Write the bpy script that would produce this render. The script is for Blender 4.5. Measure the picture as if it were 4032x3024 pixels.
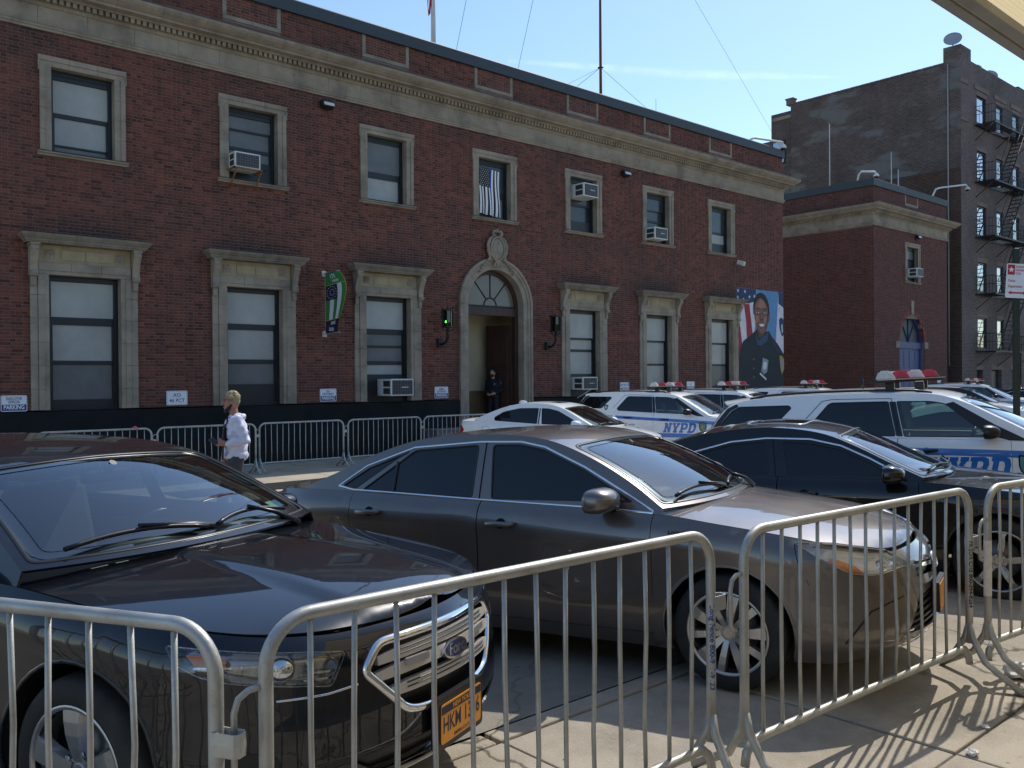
import bpy, bmesh, math, random
import numpy as np
from mathutils import Vector, Matrix, geometry
random.seed(7); RNG = np.random.default_rng(7)
for o in list(bpy.data.objects): bpy.data.objects.remove(o)
scene = bpy.context.scene
COL = scene.collection
R = math.radians
# ------------------------------------------------------------ camera
YAW, PITCH, ROLL, FPX = R(48.49), R(-.32), R(-.45), 3450.0
CAMPOS = Vector((0, 0, 1.75))
_f = Vector((math.cos(YAW)*math.cos(PITCH), math.sin(YAW)*math.cos(PITCH), math.sin(PITCH)))
_r = Vector((math.sin(YAW), -math.cos(YAW), 0)); _u = _r.cross(_f)
_r2 = math.cos(ROLL)*_r + math.sin(ROLL)*_u; _u2 = -math.sin(ROLL)*_r + math.cos(ROLL)*_u
cam_d = bpy.data.cameras.new('camera'); cam = bpy.data.objects.new('camera', cam_d); COL.objects.link(cam)
cam.matrix_world = Matrix(((_r2.x, _u2.x, -_f.x, CAMPOS.x), (_r2.y, _u2.y, -_f.y, CAMPOS.y), (_r2.z, _u2.z, -_f.z, CAMPOS.z), (0, 0, 0, 1)))
cam_d.sensor_width = 36; cam_d.lens = FPX/4032*36; cam_d.clip_start = .05; cam_d.clip_end = 6000
scene.camera = cam
# ------------------------------------------------------------ sky, sun, exposure
SUN = Vector((.83, .22, 1.0)).normalized()
world = bpy.data.worlds.new('World'); scene.world = world; world.use_nodes = True
_nt = world.node_tree; _nt.nodes.clear()
_sky = _nt.nodes.new('ShaderNodeTexSky'); _sky.sky_type = 'NISHITA'; _sky.sun_disc = False
_sky.sun_elevation = math.asin(SUN.z); _sky.sun_rotation = math.atan2(SUN.x, SUN.y)
_sky.altitude = 30; _sky.air_density = 1.0; _sky.dust_density = .4; _sky.ozone_density = 1.3
_bg = _nt.nodes.new('ShaderNodeBackground'); _bg.inputs[1].default_value = .15
_wo = _nt.nodes.new('ShaderNodeOutputWorld')
_tn = _nt.nodes.new('ShaderNodeMix'); _tn.data_type = 'RGBA'; _tn.blend_type = 'MULTIPLY'; _tn.inputs['Factor'].default_value = 1; _tn.inputs['B'].default_value = (.82, .905, .97, 1)   # clear cyan April sky, the same tint all round
_nt.links.new(_sky.outputs[0], _tn.inputs['A']); _nt.links.new(_tn.outputs['Result'], _bg.inputs[0]); _nt.links.new(_bg.outputs[0], _wo.inputs[0])
_sl = bpy.data.lights.new('sun', 'SUN'); _sl.energy = 3.0; _sl.angle = R(.53); _sl.color = (1, .95, .87)
sun = bpy.data.objects.new('sun', _sl); COL.objects.link(sun)
sun.rotation_euler = SUN.to_track_quat('Z', 'Y').to_euler(); sun.location = (30, 10, 60)
vs = scene.view_settings; vs.view_transform = 'Standard'; vs.look = 'None'; vs.exposure = .42; vs.gamma = 1.0; vs.use_curve_mapping = False
scene.render.engine = 'CYCLES'

# ------------------------------------------------------------ materials
MATS = {}
def mat(name, col=(.5, .5, .5), rough=.6, metal=0., spec=.5, coat=0., var=0., vscale=8., bump=0., bscale=60., alpha=1., emit=None, estr=1., trans=0., ior=1.45, island=0., dirt=None, dscale=1.5, damt=.5, coatrough=.03, rvar=0., stretch=None):
    if name in MATS: return MATS[name]
    m = bpy.data.materials.new(name); m.use_nodes = True; MATS[name] = m
    nt = m.node_tree; b = nt.nodes['Principled BSDF']; L = nt.links.new
    c4 = (*col, 1)
    b.inputs['Base Color'].default_value = c4; b.inputs['Roughness'].default_value = rough; b.inputs['Metallic'].default_value = metal
    b.inputs['Specular IOR Level'].default_value = spec; b.inputs['Coat Weight'].default_value = coat; b.inputs['Coat Roughness'].default_value = coatrough
    b.inputs['Alpha'].default_value = alpha; b.inputs['Transmission Weight'].default_value = trans; b.inputs['IOR'].default_value = ior
    if emit: b.inputs['Emission Color'].default_value = (*emit, 1); b.inputs['Emission Strength'].default_value = estr
    m.diffuse_color = c4
    cur = None
    if var or bump or dirt or rvar:
        tc = nt.nodes.new('ShaderNodeNewGeometry'); src = tc.outputs['Position']
        tc2 = nt.nodes.new('ShaderNodeTexCoord'); src = tc2.outputs['Object']
        if stretch:
            mp = nt.nodes.new('ShaderNodeMapping'); mp.inputs['Scale'].default_value = stretch; L(src, mp.inputs[0]); src = mp.outputs[0]
    if var:
        n = nt.nodes.new('ShaderNodeTexNoise'); n.inputs['Scale'].default_value = vscale; n.inputs['Detail'].default_value = 6; n.inputs['Roughness'].default_value = .65; L(src, n.inputs['Vector'])
        r = nt.nodes.new('ShaderNodeMapRange'); r.inputs[1].default_value = .3; r.inputs[2].default_value = .7; r.inputs[3].default_value = 1-var; r.inputs[4].default_value = 1+var; L(n.outputs[0], r.inputs[0])
        mx = nt.nodes.new('ShaderNodeVectorMath'); mx.operation = 'SCALE'; mx.inputs[0].default_value = col; L(r.outputs[0], mx.inputs['Scale']); cur = mx.outputs[0]
    if island:
        g = nt.nodes.new('ShaderNodeNewGeometry'); wn = nt.nodes.new('ShaderNodeTexWhiteNoise'); wn.noise_dimensions = '1D'
        oi = nt.nodes.new('ShaderNodeObjectInfo'); ad = nt.nodes.new('ShaderNodeMath'); ad.operation = 'ADD'
        L(g.outputs['Random Per Island'], ad.inputs[0]); L(oi.outputs['Random'], ad.inputs[1]); L(ad.outputs[0], wn.inputs['W'])
        rp = nt.nodes.new('ShaderNodeValToRGB'); els = rp.color_ramp.elements
        stops = [(0., .45, .42, .44), (.12, .62, .58, .6), (.3, .85, .8, .8), (.55, 1., 1., 1.), (.8, 1.12, 1.05, 1.0), (1., 1.35, 1.3, 1.2)]
        while len(els) < len(stops): els.new(.5)
        for e, s in zip(els, stops): e.position = s[0]; e.color = (*[1+(v-1)*island for v in s[1:]], 1)
        L(wn.outputs[0], rp.inputs[0])
        mx2 = nt.nodes.new('ShaderNodeMix'); mx2.data_type = 'RGBA'; mx2.blend_type = 'MULTIPLY'; mx2.inputs['Factor'].default_value = 1
        if cur: L(cur, mx2.inputs['A'])
        else: mx2.inputs['A'].default_value = c4
        L(rp.outputs[0], mx2.inputs['B']); cur = mx2.outputs['Result']
    if dirt:
        n = nt.nodes.new('ShaderNodeTexNoise'); n.inputs['Scale'].default_value = dscale; n.inputs['Detail'].default_value = 8; n.inputs['Roughness'].default_value = .7; L(src, n.inputs['Vector'])
        r = nt.nodes.new('ShaderNodeMapRange'); r.inputs[1].default_value = .48; r.inputs[2].default_value = .7; r.inputs[3].default_value = 0; r.inputs[4].default_value = damt; L(n.outputs[0], r.inputs[0])
        mx3 = nt.nodes.new('ShaderNodeMix'); mx3.data_type = 'RGBA'; L(r.outputs[0], mx3.inputs['Factor'])
        if cur: L(cur, mx3.inputs['A'])
        else: mx3.inputs['A'].default_value = c4
        mx3.inputs['B'].default_value = (*dirt, 1); cur = mx3.outputs['Result']
    if cur: L(cur, b.inputs['Base Color'])
    if rvar:
        n = nt.nodes.new('ShaderNodeTexNoise'); n.inputs['Scale'].default_value = vscale*.7; n.inputs['Detail'].default_value = 7; L(src, n.inputs['Vector'])
        r = nt.nodes.new('ShaderNodeMapRange'); r.inputs[1].default_value = .3; r.inputs[2].default_value = .75; r.inputs[3].default_value = max(0., rough-rvar); r.inputs[4].default_value = rough+rvar; L(n.outputs[0], r.inputs[0]); L(r.outputs[0], b.inputs['Roughness'])
    if bump:
        n = nt.nodes.new('ShaderNodeTexNoise'); n.inputs['Scale'].default_value = bscale; n.inputs['Detail'].default_value = 8; n.inputs['Roughness'].default_value = .7; L(src, n.inputs['Vector'])
        bp = nt.nodes.new('ShaderNodeBump'); bp.inputs['Strength'].default_value = bump; bp.inputs['Distance'].default_value = .01; L(n.outputs[0], bp.inputs['Height']); L(bp.outputs[0], b.inputs['Normal'])
    return m
def glassmat(name, tint=(.8, .85, .85), refl=.08, rough=.0, dens=.0):
    """thin sheet glass: fresnel reflection over tinted see-through"""
    if name in MATS: return MATS[name]
    m = bpy.data.materials.new(name); m.use_nodes = True; MATS[name] = m; nt = m.node_tree; nt.nodes.clear(); L = nt.links.new
    out = nt.nodes.new('ShaderNodeOutputMaterial'); mix = nt.nodes.new('ShaderNodeMixShader'); tr = nt.nodes.new('ShaderNodeBsdfTransparent'); gl = nt.nodes.new('ShaderNodeBsdfGlossy')
    tr.inputs[0].default_value = (*tint, 1); gl.inputs['Roughness'].default_value = rough; gl.inputs[0].default_value = (1, 1, 1, 1)
    lw = nt.nodes.new('ShaderNodeFresnel'); lw.inputs[0].default_value = 1.5
    g = nt.nodes.new('ShaderNodeNewGeometry')   # same reflectance from both sides of the thin sheet
    vm = nt.nodes.new('ShaderNodeVectorMath'); vm.operation = 'DOT_PRODUCT'; L(g.outputs['Normal'], vm.inputs[0]); L(g.outputs['Incoming'], vm.inputs[1])
    ab = nt.nodes.new('ShaderNodeMath'); ab.operation = 'ABSOLUTE'; L(vm.outputs['Value'], ab.inputs[0])
    s1 = nt.nodes.new('ShaderNodeMath'); s1.operation = 'SUBTRACT'; s1.inputs[0].default_value = 1; L(ab.outputs[0], s1.inputs[1])
    pw = nt.nodes.new('ShaderNodeMath'); pw.operation = 'POWER'; L(s1.outputs[0], pw.inputs[0]); pw.inputs[1].default_value = 4.2
    mr = nt.nodes.new('ShaderNodeMapRange'); mr.inputs[3].default_value = refl; mr.inputs[4].default_value = 1.0; L(pw.outputs[0], mr.inputs[0])
    nt.nodes.remove(lw)
    L(mr.outputs[0], mix.inputs[0]); L(tr.outputs[0], mix.inputs[1]); L(gl.outputs[0], mix.inputs[2]); L(mix.outputs[0], out.inputs[0])
    return m

# ------------------------------------------------------------ objects
WM = {}      # world matrices of objects built in world coordinates
def tag(o, label=None, cat=None, group=None, kind=None):
    if label: o['label'] = label
    if cat: o['category'] = cat
    if group: o['group'] = group
    if kind: o['kind'] = kind
    return o
def empty(name, loc=(0, 0, 0), rot=(0, 0, 0), label=None, cat=None, group=None, local=False):
    o = bpy.data.objects.new(name, None); COL.objects.link(o); o.location = loc; o.rotation_euler = rot; o.empty_display_size = .2
    if not local: WM[o] = Matrix.LocRotScale(Vector(loc), Euler3(rot), None)
    return tag(o, label, cat, group)
def Euler3(r):
    from mathutils import Euler
    return Euler(r).to_matrix()
def link(name, me, m, parent=None, local=True):
    """mesh -> object; local=False: coordinates are world coordinates and the parent sits somewhere"""
    o = bpy.data.objects.new(name, me); COL.objects.link(o)
    if m is not None and not me.materials:
        for mm in (m if isinstance(m, (list, tuple)) else [m]): me.materials.append(mm)
    WM[o] = Matrix.Identity(4)
    if parent is not None:
        o.parent = parent
        if not local: o.matrix_parent_inverse = WM[parent].inverted()
    return o
def copy_tree(o, parent=None):
    c = o.copy(); COL.objects.link(c)
    if parent is not None: c.parent = parent
    for ch in list(o.children): copy_tree(ch, c)
    return c
class MB:
    def __init__(s): s.v = []; s.f = []; s.sm = []; s.mi = []; s.cm = 0
    def add(s, vs, fs, smooth=False):
        k = len(s.v); s.v += [tuple(p) for p in vs]; s.f += [tuple(i+k for i in f) for f in fs]; s.sm += [smooth]*len(fs); s.mi += [s.cm]*len(fs); return s
    def box(s, a, b, bev=0.):
        x0, y0, z0 = [min(p, q) for p, q in zip(a, b)]; x1, y1, z1 = [max(p, q) for p, q in zip(a, b)]
        if not bev:
            return s.add([(x0, y0, z0), (x1, y0, z0), (x1, y1, z0), (x0, y1, z0), (x0, y0, z1), (x1, y0, z1), (x1, y1, z1), (x0, y1, z1)],
                         [(3, 2, 1, 0), (4, 5, 6, 7), (0, 1, 5, 4), (1, 2, 6, 5), (2, 3, 7, 6), (3, 0, 4, 7)])
        bm = bmesh.new(); bmesh.ops.create_cube(bm, size=1, matrix=Matrix.Translation(((x0+x1)/2, (y0+y1)/2, (z0+z1)/2)) @ Matrix.Diagonal((x1-x0, y1-y0, z1-z0, 1)))
        bmesh.ops.bevel(bm, geom=bm.edges[:], offset=bev, segments=2, affect='EDGES', profile=.5)
        return s.addbm(bm)
    def addbm(s, bm, smooth=False):
        bm.verts.index_update(); s.add([v.co[:] for v in bm.verts], [[v.index for v in f.verts] for f in bm.faces], smooth); bm.free(); return s
    def prism(s, poly, d0, d1, axis='y', smooth=False):
        """polygon in the two other axes, extruded along axis"""
        n = len(poly); P = {'x': lambda p, d: (d, p[0], p[1]), 'y': lambda p, d: (p[0], d, p[1]), 'z': lambda p, d: (p[0], p[1], d)}[axis]
        vs = [P(p, d0) for p in poly]+[P(p, d1) for p in poly]
        fs = [tuple(range(n)), tuple(range(2*n-1, n-1, -1))]+[(i, i+n, (i+1) % n+n, (i+1) % n) for i in range(n)]
        return s.add(vs, fs, smooth)
    def tube(s, pts, r, n=10, caps=True, closed=False, smooth=True):
        pts = [Vector(p) for p in pts]; N = len(pts); rr = r if isinstance(r, (list, tuple)) else [r]*N
        T = []
        for i in range(N):
            a = pts[(i-1) % N] if (closed or i > 0) else pts[i]; b = pts[(i+1) % N] if (closed or i < N-1) else pts[i]
            T.append((b-a).normalized())
        ref = Vector((0, 0, 1)) if abs(T[0].z) < .9 else Vector((1, 0, 0))
        u = T[0].cross(ref).normalized(); vs = []
        for i in range(N):
            u = (u-T[i]*u.dot(T[i])).normalized(); w = T[i].cross(u)
            vs += [pts[i]+rr[i]*(math.cos(2*math.pi*k/n)*u+math.sin(2*math.pi*k/n)*w) for k in range(n)]
        fs = []
        for i in range(N if closed else N-1):
            j = (i+1) % N
            fs += [(i*n+k, i*n+(k+1) % n, j*n+(k+1) % n, j*n+k) for k in range(n)]
        s.add(vs, fs, smooth)
        if caps and not closed:
            k0 = len(s.v)-N*n; s.f += [tuple(k0+k for k in range(n-1, -1, -1)), tuple(k0+(N-1)*n+k for k in range(n))]; s.sm += [False]*2; s.mi += [s.cm]*2
        return s
    def cyl(s, a, b, r, n=16, r2=None, smooth=True): return s.tube([a, b], [r, r if r2 is None else r2], n, True, False, smooth)
    def lathe(s, prof, c=(0, 0, 0), axis='z', n=24, smooth=True, a0=0, a1=2*math.pi):
        """prof: (radius, height) pairs"""
        full = abs(a1-a0-2*math.pi) < 1e-6; m = n if full else n+1; vs = []
        for r, h in prof:
            for k in range(m):
                t = a0+(a1-a0)*k/n; p, q = r*math.cos(t), r*math.sin(t)
                v = {'z': (p, q, h), 'y': (p, h, q), 'x': (h, p, q)}[axis]; vs.append((v[0]+c[0], v[1]+c[1], v[2]+c[2]))
        fs = []
        for i in range(len(prof)-1):
            for k in range(n): fs.append((i*m+k, i*m+(k+1) % m, (i+1)*m+(k+1) % m, (i+1)*m+k))
        return s.add(vs, fs, smooth)
    def ellipsoid(s, c, rad, nu=16, nv=10, smooth=True):
        return s.add([(c[0]+rad[0]*math.sin(math.pi*j/nv)*math.cos(2*math.pi*i/nu), c[1]+rad[1]*math.sin(math.pi*j/nv)*math.sin(2*math.pi*i/nu), c[2]+rad[2]*math.cos(math.pi*j/nv)) for j in range(nv+1) for i in range(nu)],
                     [(j*nu+i, (j+1)*nu+i, (j+1)*nu+(i+1) % nu, j*nu+(i+1) % nu) for j in range(nv) for i in range(nu)], smooth)
    def poly(s, pts): return s.add(pts, [tuple(range(len(pts)))])
    def xform(s, M):
        s.v = [tuple(M @ Vector(p)) for p in s.v]; return s
    def mesh(s, name):
        me = bpy.data.meshes.new(name); me.from_pydata(s.v, [], s.f)
        me.polygons.foreach_set('use_smooth', s.sm)
        if any(s.mi): me.polygons.foreach_set('material_index', s.mi)
        me.update(); return me
    def build(s, name, m, parent=None, local=True, fixn=True):
        me = s.mesh(name)
        if fixn:
            bm = bmesh.new(); bm.from_mesh(me); bmesh.ops.recalc_face_normals(bm, faces=bm.faces[:]); bm.to_mesh(me); bm.free()
        return link(name, me, m, parent, local)
def quadmesh(name, V, Q):
    me = bpy.data.meshes.new(name); V = np.asarray(V, np.float32).reshape(-1, 3); Q = np.asarray(Q, np.int32).reshape(-1, 4)
    me.vertices.add(len(V)); me.vertices.foreach_set('co', V.ravel()); me.loops.add(Q.size); me.loops.foreach_set('vertex_index', Q.ravel())
    me.polygons.add(len(Q)); me.polygons.foreach_set('loop_start', np.arange(0, Q.size, 4, dtype=np.int32)); me.polygons.foreach_set('loop_total', np.full(len(Q), 4, np.int32))
    me.update(calc_edges=True); me.validate(); return me
def text_mesh(txt, size=1., bold=0., shear=0., extrude=0., align='CENTER', xs=1., spacing=1.):
    cu = bpy.data.curves.new('t', 'FONT'); cu.body = txt; cu.size = size; cu.align_x = align; cu.align_y = 'CENTER'; cu.offset = bold; cu.shear = shear; cu.extrude = extrude; cu.space_character = spacing; cu.resolution_u = 3
    o = bpy.data.objects.new('t', cu)
    me = bpy.data.meshes.new_from_object(o); bpy.data.objects.remove(o); bpy.data.curves.remove(cu)
    if xs != 1: me.transform(Matrix.Diagonal((xs, 1, 1, 1)))
    return me
def put_text(txt, m, parent, M, size, name='lettering', local=True, **k):
    """text laid in the plane whose x/y axes are the columns of M"""
    me = text_mesh(txt, size, **k); me.transform(M); me.materials.clear()
    return link(name, me, m, parent, local)
def frame(o, x, y):
    x = Vector(x).normalized(); y = Vector(y).normalized(); z = x.cross(y)
    return Matrix(((x.x, y.x, z.x, o[0]), (x.y, y.y, z.y, o[1]), (x.z, y.z, z.z, o[2]), (0, 0, 0, 1)))
def arc(cx, cy, r, a0, a1, n): return [(cx+r*math.cos(R(a0+(a1-a0)*i/n)), cy+r*math.sin(R(a0+(a1-a0)*i/n))) for i in range(n+1)]
def roundrect(w, h, r, n=4):
    o = []
    for sx, sy, a in ((1, 1, 0), (-1, 1, 90), (-1, -1, 180), (1, -1, 270)): o += arc(sx*(w/2-r), sy*(h/2-r), r, a, a+90, n)
    return o
def sweep(path, prof):
    """2D path (x,y) walked with the outside on the right; prof: (outward, z)"""
    P = [Vector((p[0], p[1])) for p in path]; mb = MB(); rings = []
    for i, p in enumerate(P):
        d0 = (P[i]-P[i-1]).normalized() if i else (P[1]-P[0]).normalized(); d1 = (P[i+1]-P[i]).normalized() if i < len(P)-1 else d0
        n0 = Vector((d0.y, -d0.x)); n1 = Vector((d1.y, -d1.x)); m = (n0+n1).normalized(); k = 1/max(.3, m.dot(n0))
        rings.append([(p.x+m.x*k*o, p.y+m.y*k*o, z) for o, z in prof])
    n = len(prof); vs = [v for r in rings for v in r]; fs = []
    for i in range(len(P)-1): fs += [(i*n+k, (i+1)*n+k, (i+1)*n+(k+1) % n, i*n+(k+1) % n) for k in range(n)]
    fs += [tuple(range(n)), tuple(range(len(vs)-1, len(vs)-n-1, -1))]
    return mb.add(vs, fs)
def project(p):
    v = Vector(p)-CAMPOS; d = v.dot(_f)
    return (2016+FPX*v.dot(_r2)/d, 1512-FPX*v.dot(_u2)/d, d)
# ------------------------------------------------------------ common materials
def pavement(name, col, stain, gum=1., crack=1., scale=1.):
    """worn concrete: broad stains, aggregate speckle, gum spots, hairline cracks"""
    m = bpy.data.materials.new(name); m.use_nodes = True; nt = m.node_tree; b = nt.nodes['Principled BSDF']; L = nt.links.new; N = nt.nodes.new; b.inputs['Roughness'].default_value = .9; b.inputs['Specular IOR Level'].default_value = .25
    tc = N('ShaderNodeNewGeometry'); src = tc.outputs['Position']
    def noise(sc, det=8, ro=.65): n = N('ShaderNodeTexNoise'); n.inputs['Scale'].default_value = sc*scale; n.inputs['Detail'].default_value = det; n.inputs['Roughness'].default_value = ro; L(src, n.inputs['Vector']); return n.outputs[0]
    def rng(o, a, b_, c, d): r = N('ShaderNodeMapRange'); r.inputs[1].default_value = a; r.inputs[2].default_value = b_; r.inputs[3].default_value = c; r.inputs[4].default_value = d; L(o, r.inputs[0]); return r.outputs[0]
    def mix(A, B_, f):
        x = N('ShaderNodeMix'); x.data_type = 'RGBA'; L(f, x.inputs['Factor'])
        if isinstance(A, tuple): x.inputs['A'].default_value = (*A, 1)
        else: L(A, x.inputs['A'])
        x.inputs['B'].default_value = (*B_, 1); return x.outputs['Result']
    cur = mix(col, stain, rng(noise(.9), .42, .70, 0, .95)); cur = mix(cur, tuple(v*1.35 for v in col), rng(noise(70, 3), .60, .72, 0, .7)); cur = mix(cur, tuple(v*.45 for v in col), rng(noise(45, 4), .60, .75, 0, .6)); cur = mix(cur, tuple(v*.6 for v in stain), rng(noise(4.5, 9, .75), .58, .75, 0, .55))
    v = N('ShaderNodeTexVoronoi'); v.inputs['Scale'].default_value = 2.3*scale; v.inputs['Randomness'].default_value = 1; L(src, v.inputs['Vector']); cur = mix(cur, (.05, .047, .042), rng(v.outputs['Distance'], .030, .045, .75*gum, 0))
    dn = N('ShaderNodeTexNoise'); dn.inputs['Scale'].default_value = 2.5; dn.inputs['Detail'].default_value = 5; L(src, dn.inputs['Vector']); ad = N('ShaderNodeVectorMath'); ad.operation = 'MULTIPLY_ADD'; ad.inputs[1].default_value = (.5, .5, .5); L(dn.outputs['Color'], ad.inputs[0]); L(src, ad.inputs[2])
    vc = N('ShaderNodeTexVoronoi'); vc.feature = 'DISTANCE_TO_EDGE'; vc.inputs['Scale'].default_value = .38*scale; L(ad.outputs[0], vc.inputs['Vector']); cf = rng(vc.outputs['Distance'], .002, .008, .8*crack, 0); cur = mix(cur, (.07, .062, .05), cf)
    L(cur, b.inputs['Base Color']); bp = N('ShaderNodeBump'); bp.inputs['Strength'].default_value = .55; bp.inputs['Distance'].default_value = .008; L(noise(85, 6, .7), bp.inputs['Height']); L(bp.outputs[0], b.inputs['Normal']); return m
M_CONC = pavement('concrete', (.42, .365, .285), (.20, .175, .14)); M_CONC2 = pavement('concrete_far', (.46, .39, .29), (.30, .26, .20), .4, .5)
M_JOINT = mat('joint_dirt', (.10, .09, .075), .95, var=.3, vscale=20)
M_ASPH = pavement('asphalt', (.27, .24, .195), (.15, .135, .11), .5, .45)
M_MORT = mat('mortar', (.20, .16, .125), .95, var=.15, vscale=3)
M_BRICK = mat('brick', (.145, .046, .032), .85, island=1., var=.22, vscale=2.0, bump=.3, bscale=80, dirt=(.052, .028, .025), dscale=.35, damt=.6)
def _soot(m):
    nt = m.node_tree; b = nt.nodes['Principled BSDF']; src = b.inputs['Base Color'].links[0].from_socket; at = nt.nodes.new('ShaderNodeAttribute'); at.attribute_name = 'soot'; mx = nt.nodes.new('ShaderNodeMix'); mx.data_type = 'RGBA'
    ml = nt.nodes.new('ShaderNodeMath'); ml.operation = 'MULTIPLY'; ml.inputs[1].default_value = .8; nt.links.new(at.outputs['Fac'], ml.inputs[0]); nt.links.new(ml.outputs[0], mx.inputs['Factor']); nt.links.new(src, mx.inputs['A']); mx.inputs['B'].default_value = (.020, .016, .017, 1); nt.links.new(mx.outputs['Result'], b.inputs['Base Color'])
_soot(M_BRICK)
M_BRICK2 = mat('brick_annex', (.115, .036, .029), .85, island=.8, var=.2, vscale=2.0, dirt=(.06, .03, .03), dscale=.3, damt=.4)
M_STONE = mat('limestone', (.29, .24, .18), .85, var=.2, vscale=2.4, bump=.35, bscale=45, dirt=(.11, .095, .075), dscale=1.1, damt=.75)
M_STONEW = mat('sooty_limestone', (.21, .18, .14), .9, var=.25, vscale=3, bump=.4, bscale=45, dirt=(.06, .052, .045), dscale=1.4, damt=.8)
M_STONEY = mat('limestone_warm', (.34, .275, .17), .85, var=.15, vscale=3, bump=.25, bscale=45, dirt=(.2, .15, .08), dscale=2.5, damt=.5)
M_PLINTH = mat('plinth_paint', (.013, .015, .0155), .85, spec=.2, var=.25, vscale=1.5, bump=.15, bscale=40)
M_FRAME = mat('black_sash', (.012, .014, .017), .4, var=.2, vscale=6)
M_COPING = mat('coping_metal', (.035, .048, .055), .6, metal=0., var=.12, vscale=1)
M_BLIND = mat('shaded_pane', (.33, .335, .31), .45, coat=.22, var=.16, vscale=1.2, coatrough=.05)
M_BLINDG = mat('grey_pane', (.12, .128, .125), .45, coat=.22, var=.2, vscale=1.5, coatrough=.05)
M_DARKGL = mat('dark_pane', (.03, .036, .042), .2, coat=.25, var=.3, vscale=1.5)
M_WHITEP = mat('white_plastic', (.62, .62, .60), .5, var=.1, vscale=4, dirt=(.35, .32, .28), dscale=3, damt=.35)
M_BLACKP = mat('black_plastic', (.018, .018, .02), .5)
M_IRON = mat('black_iron', (.012, .012, .013), .55, var=.3, vscale=12)
M_GALV = mat('galvanised_steel', (.44, .44, .41), .50, metal=.6, var=.22, vscale=14, rvar=.13, dirt=(.20, .165, .12), dscale=7, damt=.75, bump=.10, bscale=160)
M_SIGNW = mat('sign_white', (.72, .73, .74), .45, var=.06, vscale=6)
M_SIGNB = mat('sign_blue', (.015, .035, .16), .45)
M_SIGNR = mat('sign_red', (.45, .02, .03), .45)
M_WOODD = mat('dark_wood', (.045, .02, .014), .5, var=.4, vscale=9, stretch=(1, 1, .12))
M_CREAM = mat('cream_wall', (.50, .43, .28), .8, var=.08, vscale=2)

# ------------------------------------------------------------ ground
def gz(y):
    for (a, za), (b, zb) in (((-99, 0), (3.35, 0)), ((3.35, 0), (5.8, -.12)), ((5.8, -.12), (11, -.245)), ((11, -.245), (13.7, -.26))):
        if y <= b: return za+(zb-za)*(y-a)/(b-a) if y >= a else za
    return -.2
FZ = -.2          # far sidewalk level
F = 19.3          # street wall
mb = MB(); mb.box((-400, -400, -1.0), (600, 700, -.42)); tag(mb.build('ground', M_ASPH), kind='structure')
ys = [3.35, 4.1, 5.0, 5.8, 7, 8.5, 10, 11, 12.3, 13.62]
V = []; Q = []
for i, y in enumerate(ys):
    for x in np.arange(-80, 161, 4.): V.append((x, y, gz(y)))
nx = len(np.arange(-80, 161, 4.))
for i in range(len(ys)-1):
    for k in range(nx-1): Q.append((i*nx+k, i*nx+k+1, (i+1)*nx+k+1, (i+1)*nx+k))
tag(link('road', quadmesh('road', V, Q), M_ASPH), kind='structure')
def slabs(root, x0, x1, dx, y0, y1, dy, z, m, jx=0., th=.09):
    me = None
    nx, ny = int(round((x1-x0)/dx)), int(round((y1-y0)/dy))
    b = MB().box((.006, .006, -th), (dx-.006, dy-.006, 0), .007); me = b.mesh('paving_slab'); me.materials.append(m)
    for i in range(nx):
        for j in range(ny):
            o = link('paving_slab', me, None, root); o.location = (x0+i*dx, y0+j*dy, z+random.uniform(-.003, .003)); o.rotation_euler = (random.uniform(-.0016, .0016), random.uniform(-.0016, .0016), 0)
# near sidewalk: bed + slabs; the slabs under and around the barricades are laid one by one
mb = MB(); mb.box((-80, -40, -.4), (160, 3.20, -.012)); sw = tag(mb.build('sidewalk', M_JOINT), kind='structure')
slabs(sw, -.18-1.465*5, -.18+1.465*13, 1.465, 3.2-1.52*6, 3.2, 1.52, 0, M_CONC)
mb = MB()
for a, b, c, d in ((-80, -40, -.18-1.465*5-.006, 3.2), (-.18+1.465*13+.006, -40, 160, 3.2), (-.18-1.465*5, -40, -.18+1.465*13, 3.2-1.52*6-.006)): mb.box((a, b, -.05), (c, d, 0))
link('outer_paving', mb.mesh('outer_paving'), M_CONC, sw)
kb = empty('kerb', (5, 3.27, -.1)); tag(kb, kind='structure')
x = -20.
me = MB().box((-1.21, 3.212, -.2), (1.21, 3.342, .002), .012).mesh('kerb_stone'); me.materials.append(M_CONC)
kb.location = (0, 0, 0); WM[kb] = Matrix.Identity(4)
for i in range(20):
    o = link('kerb_stone', me, None, kb); o.location = (-18+i*2.44, 0, random.uniform(-.004, .002))
mb = MB(); mb.box((-80, 13.8, -.42), (160, 80, FZ-.012)); sf = tag(mb.build('far_sidewalk', M_JOINT), kind='structure')
slabs(sf, 0, 15.2*1.0, 1.52, 13.80, 13.80+1.374*4, 1.374, FZ, M_CONC2)
mb = MB()
for a, b, c, d in ((-80, 13.8, -.005, F), (15.205, 13.8, 160, F), (-80, F+.01, 160, 60)): mb.box((a, b, FZ-.05), (c, d, FZ))
link('outer_paving', mb.mesh('outer_paving'), M_CONC2, sf)
kb2 = empty('far_kerb', (0, 0, 0)); tag(kb2, kind='structure')
me = MB().box((-1.21, 13.63, -.4), (1.21, 13.79, FZ+.002), .012).mesh('kerb_stone'); me.materials.append(M_CONC2)
for i in range(24): o = link('kerb_stone', me, None, kb2); o.location = (-10+i*2.44, 0, 0)
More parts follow.
